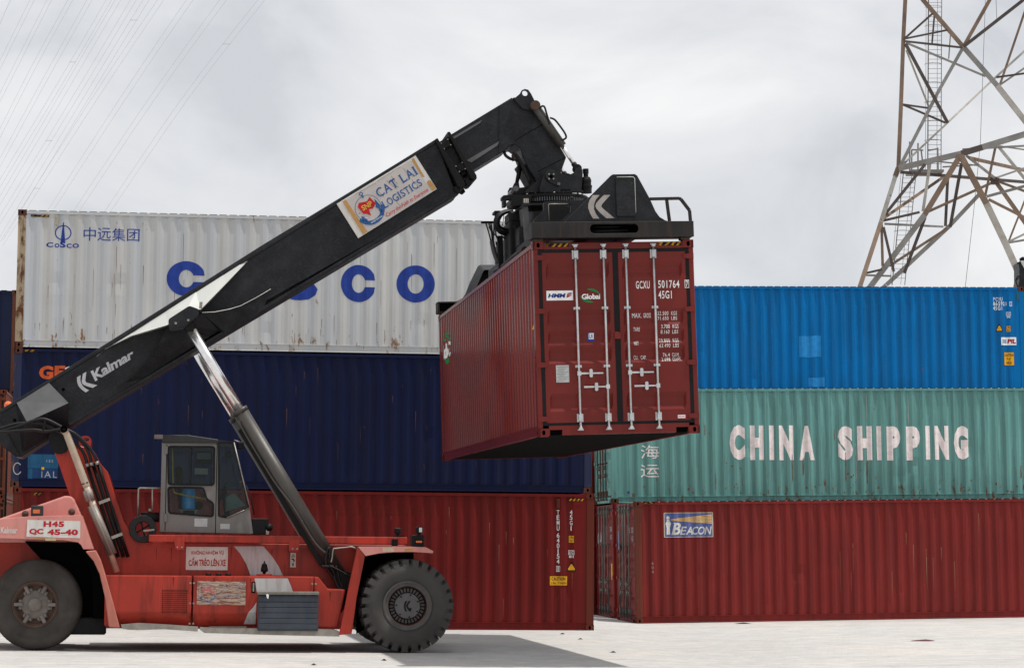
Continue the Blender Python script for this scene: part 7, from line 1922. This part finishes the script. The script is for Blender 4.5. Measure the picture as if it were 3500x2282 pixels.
w_ = [(35.605,174,42.667),(35.304,174,36.916),(35.029,174,31.769),(34.446,174,26.648),(33.715,174,20.92)]; mb = MB(); mb.tube([Vector(p)-o_ for p in w_], 0.018, 5); mb.build('earth_wire', Dk, pyl)
w_ = [(36.396,174,43.244),(36.43,174,41.226)]; mb = MB(); mb.tube([Vector(p)-o_ for p in w_], 0.018, 5); mb.build('hanging_wire', Dk, pyl)

# ------------------------------------------------------------------ power lines crossing the sky at upper left
M_wire = flat('aluminium_conductor', (0.42,0.42,0.43), 0.5, 0.1)
LINES = [[(-30.436,150,38.461),(-31.522,152,37.512),(-33.401,156,36.212),(-35.322,160,34.813),(-37.079,164,33.736)], [(-29.273,150,38.461),(-30.392,152,37.512),(-33.223,158,35.541),(-36.16,164,33.326),(-37.514,167,32.441)], [(-27.925,150,38.461),(-29.009,152,37.512),(-32.696,159,34.657),(-36.991,168,31.471),(-38.035,170,30.552)],
 [(-26.67,150,38.461),(-27.756,152,37.512),(-32.421,161,33.96),(-37.83,172,29.98),(-38.889,174,29.117)], [(-25.322,150,38.461),(-26.486,152,37.512),(-31.635,162,33.754),(-38.459,175,28.893),(-39.53,177,28.103)], [(-24.625,150,38.461),(-25.874,152,37.512),(-31.617,163,33.237),(-38.873,177,27.883),(-39.95,179,27.067)],
 [(-23.648,150,38.461),(-24.866,152,37.512),(-31.58,165,32.59),(-39.502,180,26.817),(-40.591,182,26.024)], [(-22.812,150,38.461),(-24.038,152,37.512),(-30.654,166,33.295),(-39.258,183,27.063),(-40.787,186,25.979)], [(-21.742,150,38.461),(-23.078,152,37.512),(-30.039,166,33.295),(-38.322,183,28.083),(-41.218,188,25.832)],
 [(-19.836,150,38.461),(-21.167,152,37.512),(-27.892,166,33.502),(-36.46,184,28.055),(-39.121,189,26.134)], [(-17.605,150,38.461),(-18.973,152,37.512),(-25.743,166,33.606),(-34.402,184,28.021),(-37.145,189,25.9)], [(-15.095,150,38.461),(-16.46,152,37.512),(-23.387,166,33.606),(-31.938,184,27.998),(-34.824,189,25.784)]]
ORD = ['leftmost','second','third','fourth','fifth','sixth','seventh','eighth','ninth','tenth','eleventh','rightmost']
for i, pts in enumerate(LINES):
    pts = spline(pts, 4)
    base = Vector(pts[len(pts)//2])
    pw = empty('power_line', Matrix.Translation(base))
    tag(pw, ('pair of thin grey cables high in the sky, %s from the left' % ORD[i]) if i not in (0, 11) else ('pair of thin grey cables high in the sky, %s of the twelve' % ORD[i]), 'power line', 'power lines crossing the sky')
    gap = 0.30 + 0.015*i
    for q in (-0.5, 0.5):
        mb = MB(); mb.tube([Vector(p) - base + Vector((q*gap, 0, 0)) for p in pts], 0.0078, 5, caps=False); mb.build('conductor', M_wire, pw)
    sx = {4:(.47,),5:(.13,),6:(.62,),7:(.35,),8:(.74,),9:(.85,),10:(.15,),11:(.38,)}.get(i, ())
    for t in sx:
        p = Vector(pts[int(t*(len(pts)-1))]) - base
        mb = MB(); mb.bar(p + Vector((-gap*0.62,0,0)), p + Vector((gap*0.62,0,0)), 0.025); mb.build('spacer', M_wire, pw)
e_ = [(-32.097,150,37.799),(-32.717,151,37.277),(-33.514,153,36.927),(-34.272,155,36.557),(-35.496,158,35.937)]
pw = empty('power_line', Matrix.Translation(Vector(e_[1]))); tag(pw, 'single thin earth wire in the upper left corner of the sky', 'power line', 'power lines crossing the sky')
mb = MB(); mb.tube([Vector(p)-Vector(e_[1]) for p in e_], 0.010, 5, caps=False); mb.build('conductor', M_wire, pw)

# ------------------------------------------------------------------ second machine: the tip of a black boom over the blue container
b0 = [(15.635,72,10.592),(15.77,72,10.255),(15.584,72,9.765),(15.507,72,9.986),(15.626,72,10.167),(15.561,72,9.776)]
sm = empty('crane_boom', Matrix.Translation(Vector((b0[0][0], 72, 0.3))))
tag(sm, 'tip of a black machine boom showing above the blue container at the right edge', 'crane')
o2 = Vector((b0[0][0], 72, 0.3))
def W2(pts): return [Vector(p)-o2 for p in pts]
col = [(15.646,72,10.588),(16.064,72,10.588),(16.046,72,9.671),(15.572,72,9.765),(15.625,72,9.986),(15.63,72,10.372),(15.604,72,10.536)]
pp_ = [(p[0]-o2.x, p[2]-o2.z) for p in col]
mb = MB(); mb.prism_y(pp_, 0.0, 0.8); mb.build('boom_tip', M_boom, sm, 0.01)
mb = MB(); x_ = [p[0] for p in pp_]; mb.box(pp_[3][0]+0.05, pp_[3][0]+0.6, 0.1, 0.7, 0.0, pp_[3][1]+0.1); mb.build('boom_column', M_boom, sm)
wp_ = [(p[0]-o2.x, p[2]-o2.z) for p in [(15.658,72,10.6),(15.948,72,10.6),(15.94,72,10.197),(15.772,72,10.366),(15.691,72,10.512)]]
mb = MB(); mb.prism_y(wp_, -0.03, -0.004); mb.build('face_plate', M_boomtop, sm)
mb = MB(); mb.tube(W2([(15.616,71.9,10.162),(15.534,71.9,10.092),(15.485,71.9,9.981),(15.518,71.9,9.859),(15.551,71.9,9.754)]), 0.022, 6); mb.build('hydraulic_hose', M_hose, sm)
mb = MB(); mb.tube(W2([(15.615,71.95,10.144),(15.579,71.95,10.051),(15.502,71.95,9.981)]), 0.02, 6); mb.build('hydraulic_hose', M_hose, sm)
for q in ([(15.564,72,10.524),(15.633,72,10.518)], [(15.665,72,10.676),(15.681,72,10.594)]):
    mb = MB(); a, b_ = W2(q); mb.bar(a, b_, 0.05, 0.05); mb.build('pin', M_blk, sm)
c = W2([(15.746,72,10.653)])[0]; mb = MB(); mb.lathe_y((c.x, c.z), [(0.0,-0.02),(0.07,-0.01),(0.07,0.2),(0.0,0.2)], 14); mb.build('pulley', M_blk, sm)

# ------------------------------------------------------------------ litter and scraps on the paving
M_scrap = flat('dark_scrap', (0.10,0.035,0.035), 0.7, wear=.4, wearcol=(0.03,.03,.03)); M_scrapb = flat('black_scrap', (0.02,0.02,0.02), 0.8)
def scrap(x, y, r_, m, label, seed, h=0.03, cat='litter', group=None):
    rnd = random.Random(seed); n = 9
    mb = MB(); ring = [(r_*(0.6+0.5*rnd.random())*math.cos(2*math.pi*k/n), 0.6*r_*(0.6+0.5*rnd.random())*math.sin(2*math.pi*k/n), h*0.25*rnd.random()) for k in range(n)]
    mb.add(ring + [(0.1*r_, 0, h), (-0.3*r_, 0.1*r_, h*0.7)], [(k, (k+1) % n, n if 2 < k < 7 else n+1) if False else (k, (k+1) % n, n) for k in range(n)])
    o = mb.build('scrap', m); o.location = (x, y, ground_z(x)+0.002); tag(o, label, cat, group)
SCRAPS = [(7.819, 44.940, 0.30, M_scrap, 'flat crumpled dark maroon scrap lying on the pale paving at right', 1),
  (5.405, 55.479, 0.20, M_scrapb, 'black scrap on the paving in front of the maroon container', 2),
  (1.703, 39.912, 0.07, M_scrapb, 'small black pebble near the tip of the shadow', 3),
  (7.030, 61.351, 0.10, M_scrapb, 'small dark crumb beside the maroon container base', 4),
  (-1.977, 36.553, 0.05, M_scrapb, 'tiny black crumb in the shadow beside the front tyre', 5),
  (-2.927, 34.989, 0.05, M_scrapb, 'tiny black crumb on bright paving below the machine', 6),
  (1.018, 47.970, 0.07, M_scrapb, 'small black pebble in front of the dark red container corner', 7),
  (1.305, 45.367, 0.07, M_scrapb, 'small black pebble right of the dark red container corner', 8)]
for (x, y, r_, m, lab, sd) in SCRAPS:
    scrap(x, y, r_, m, lab, sd)
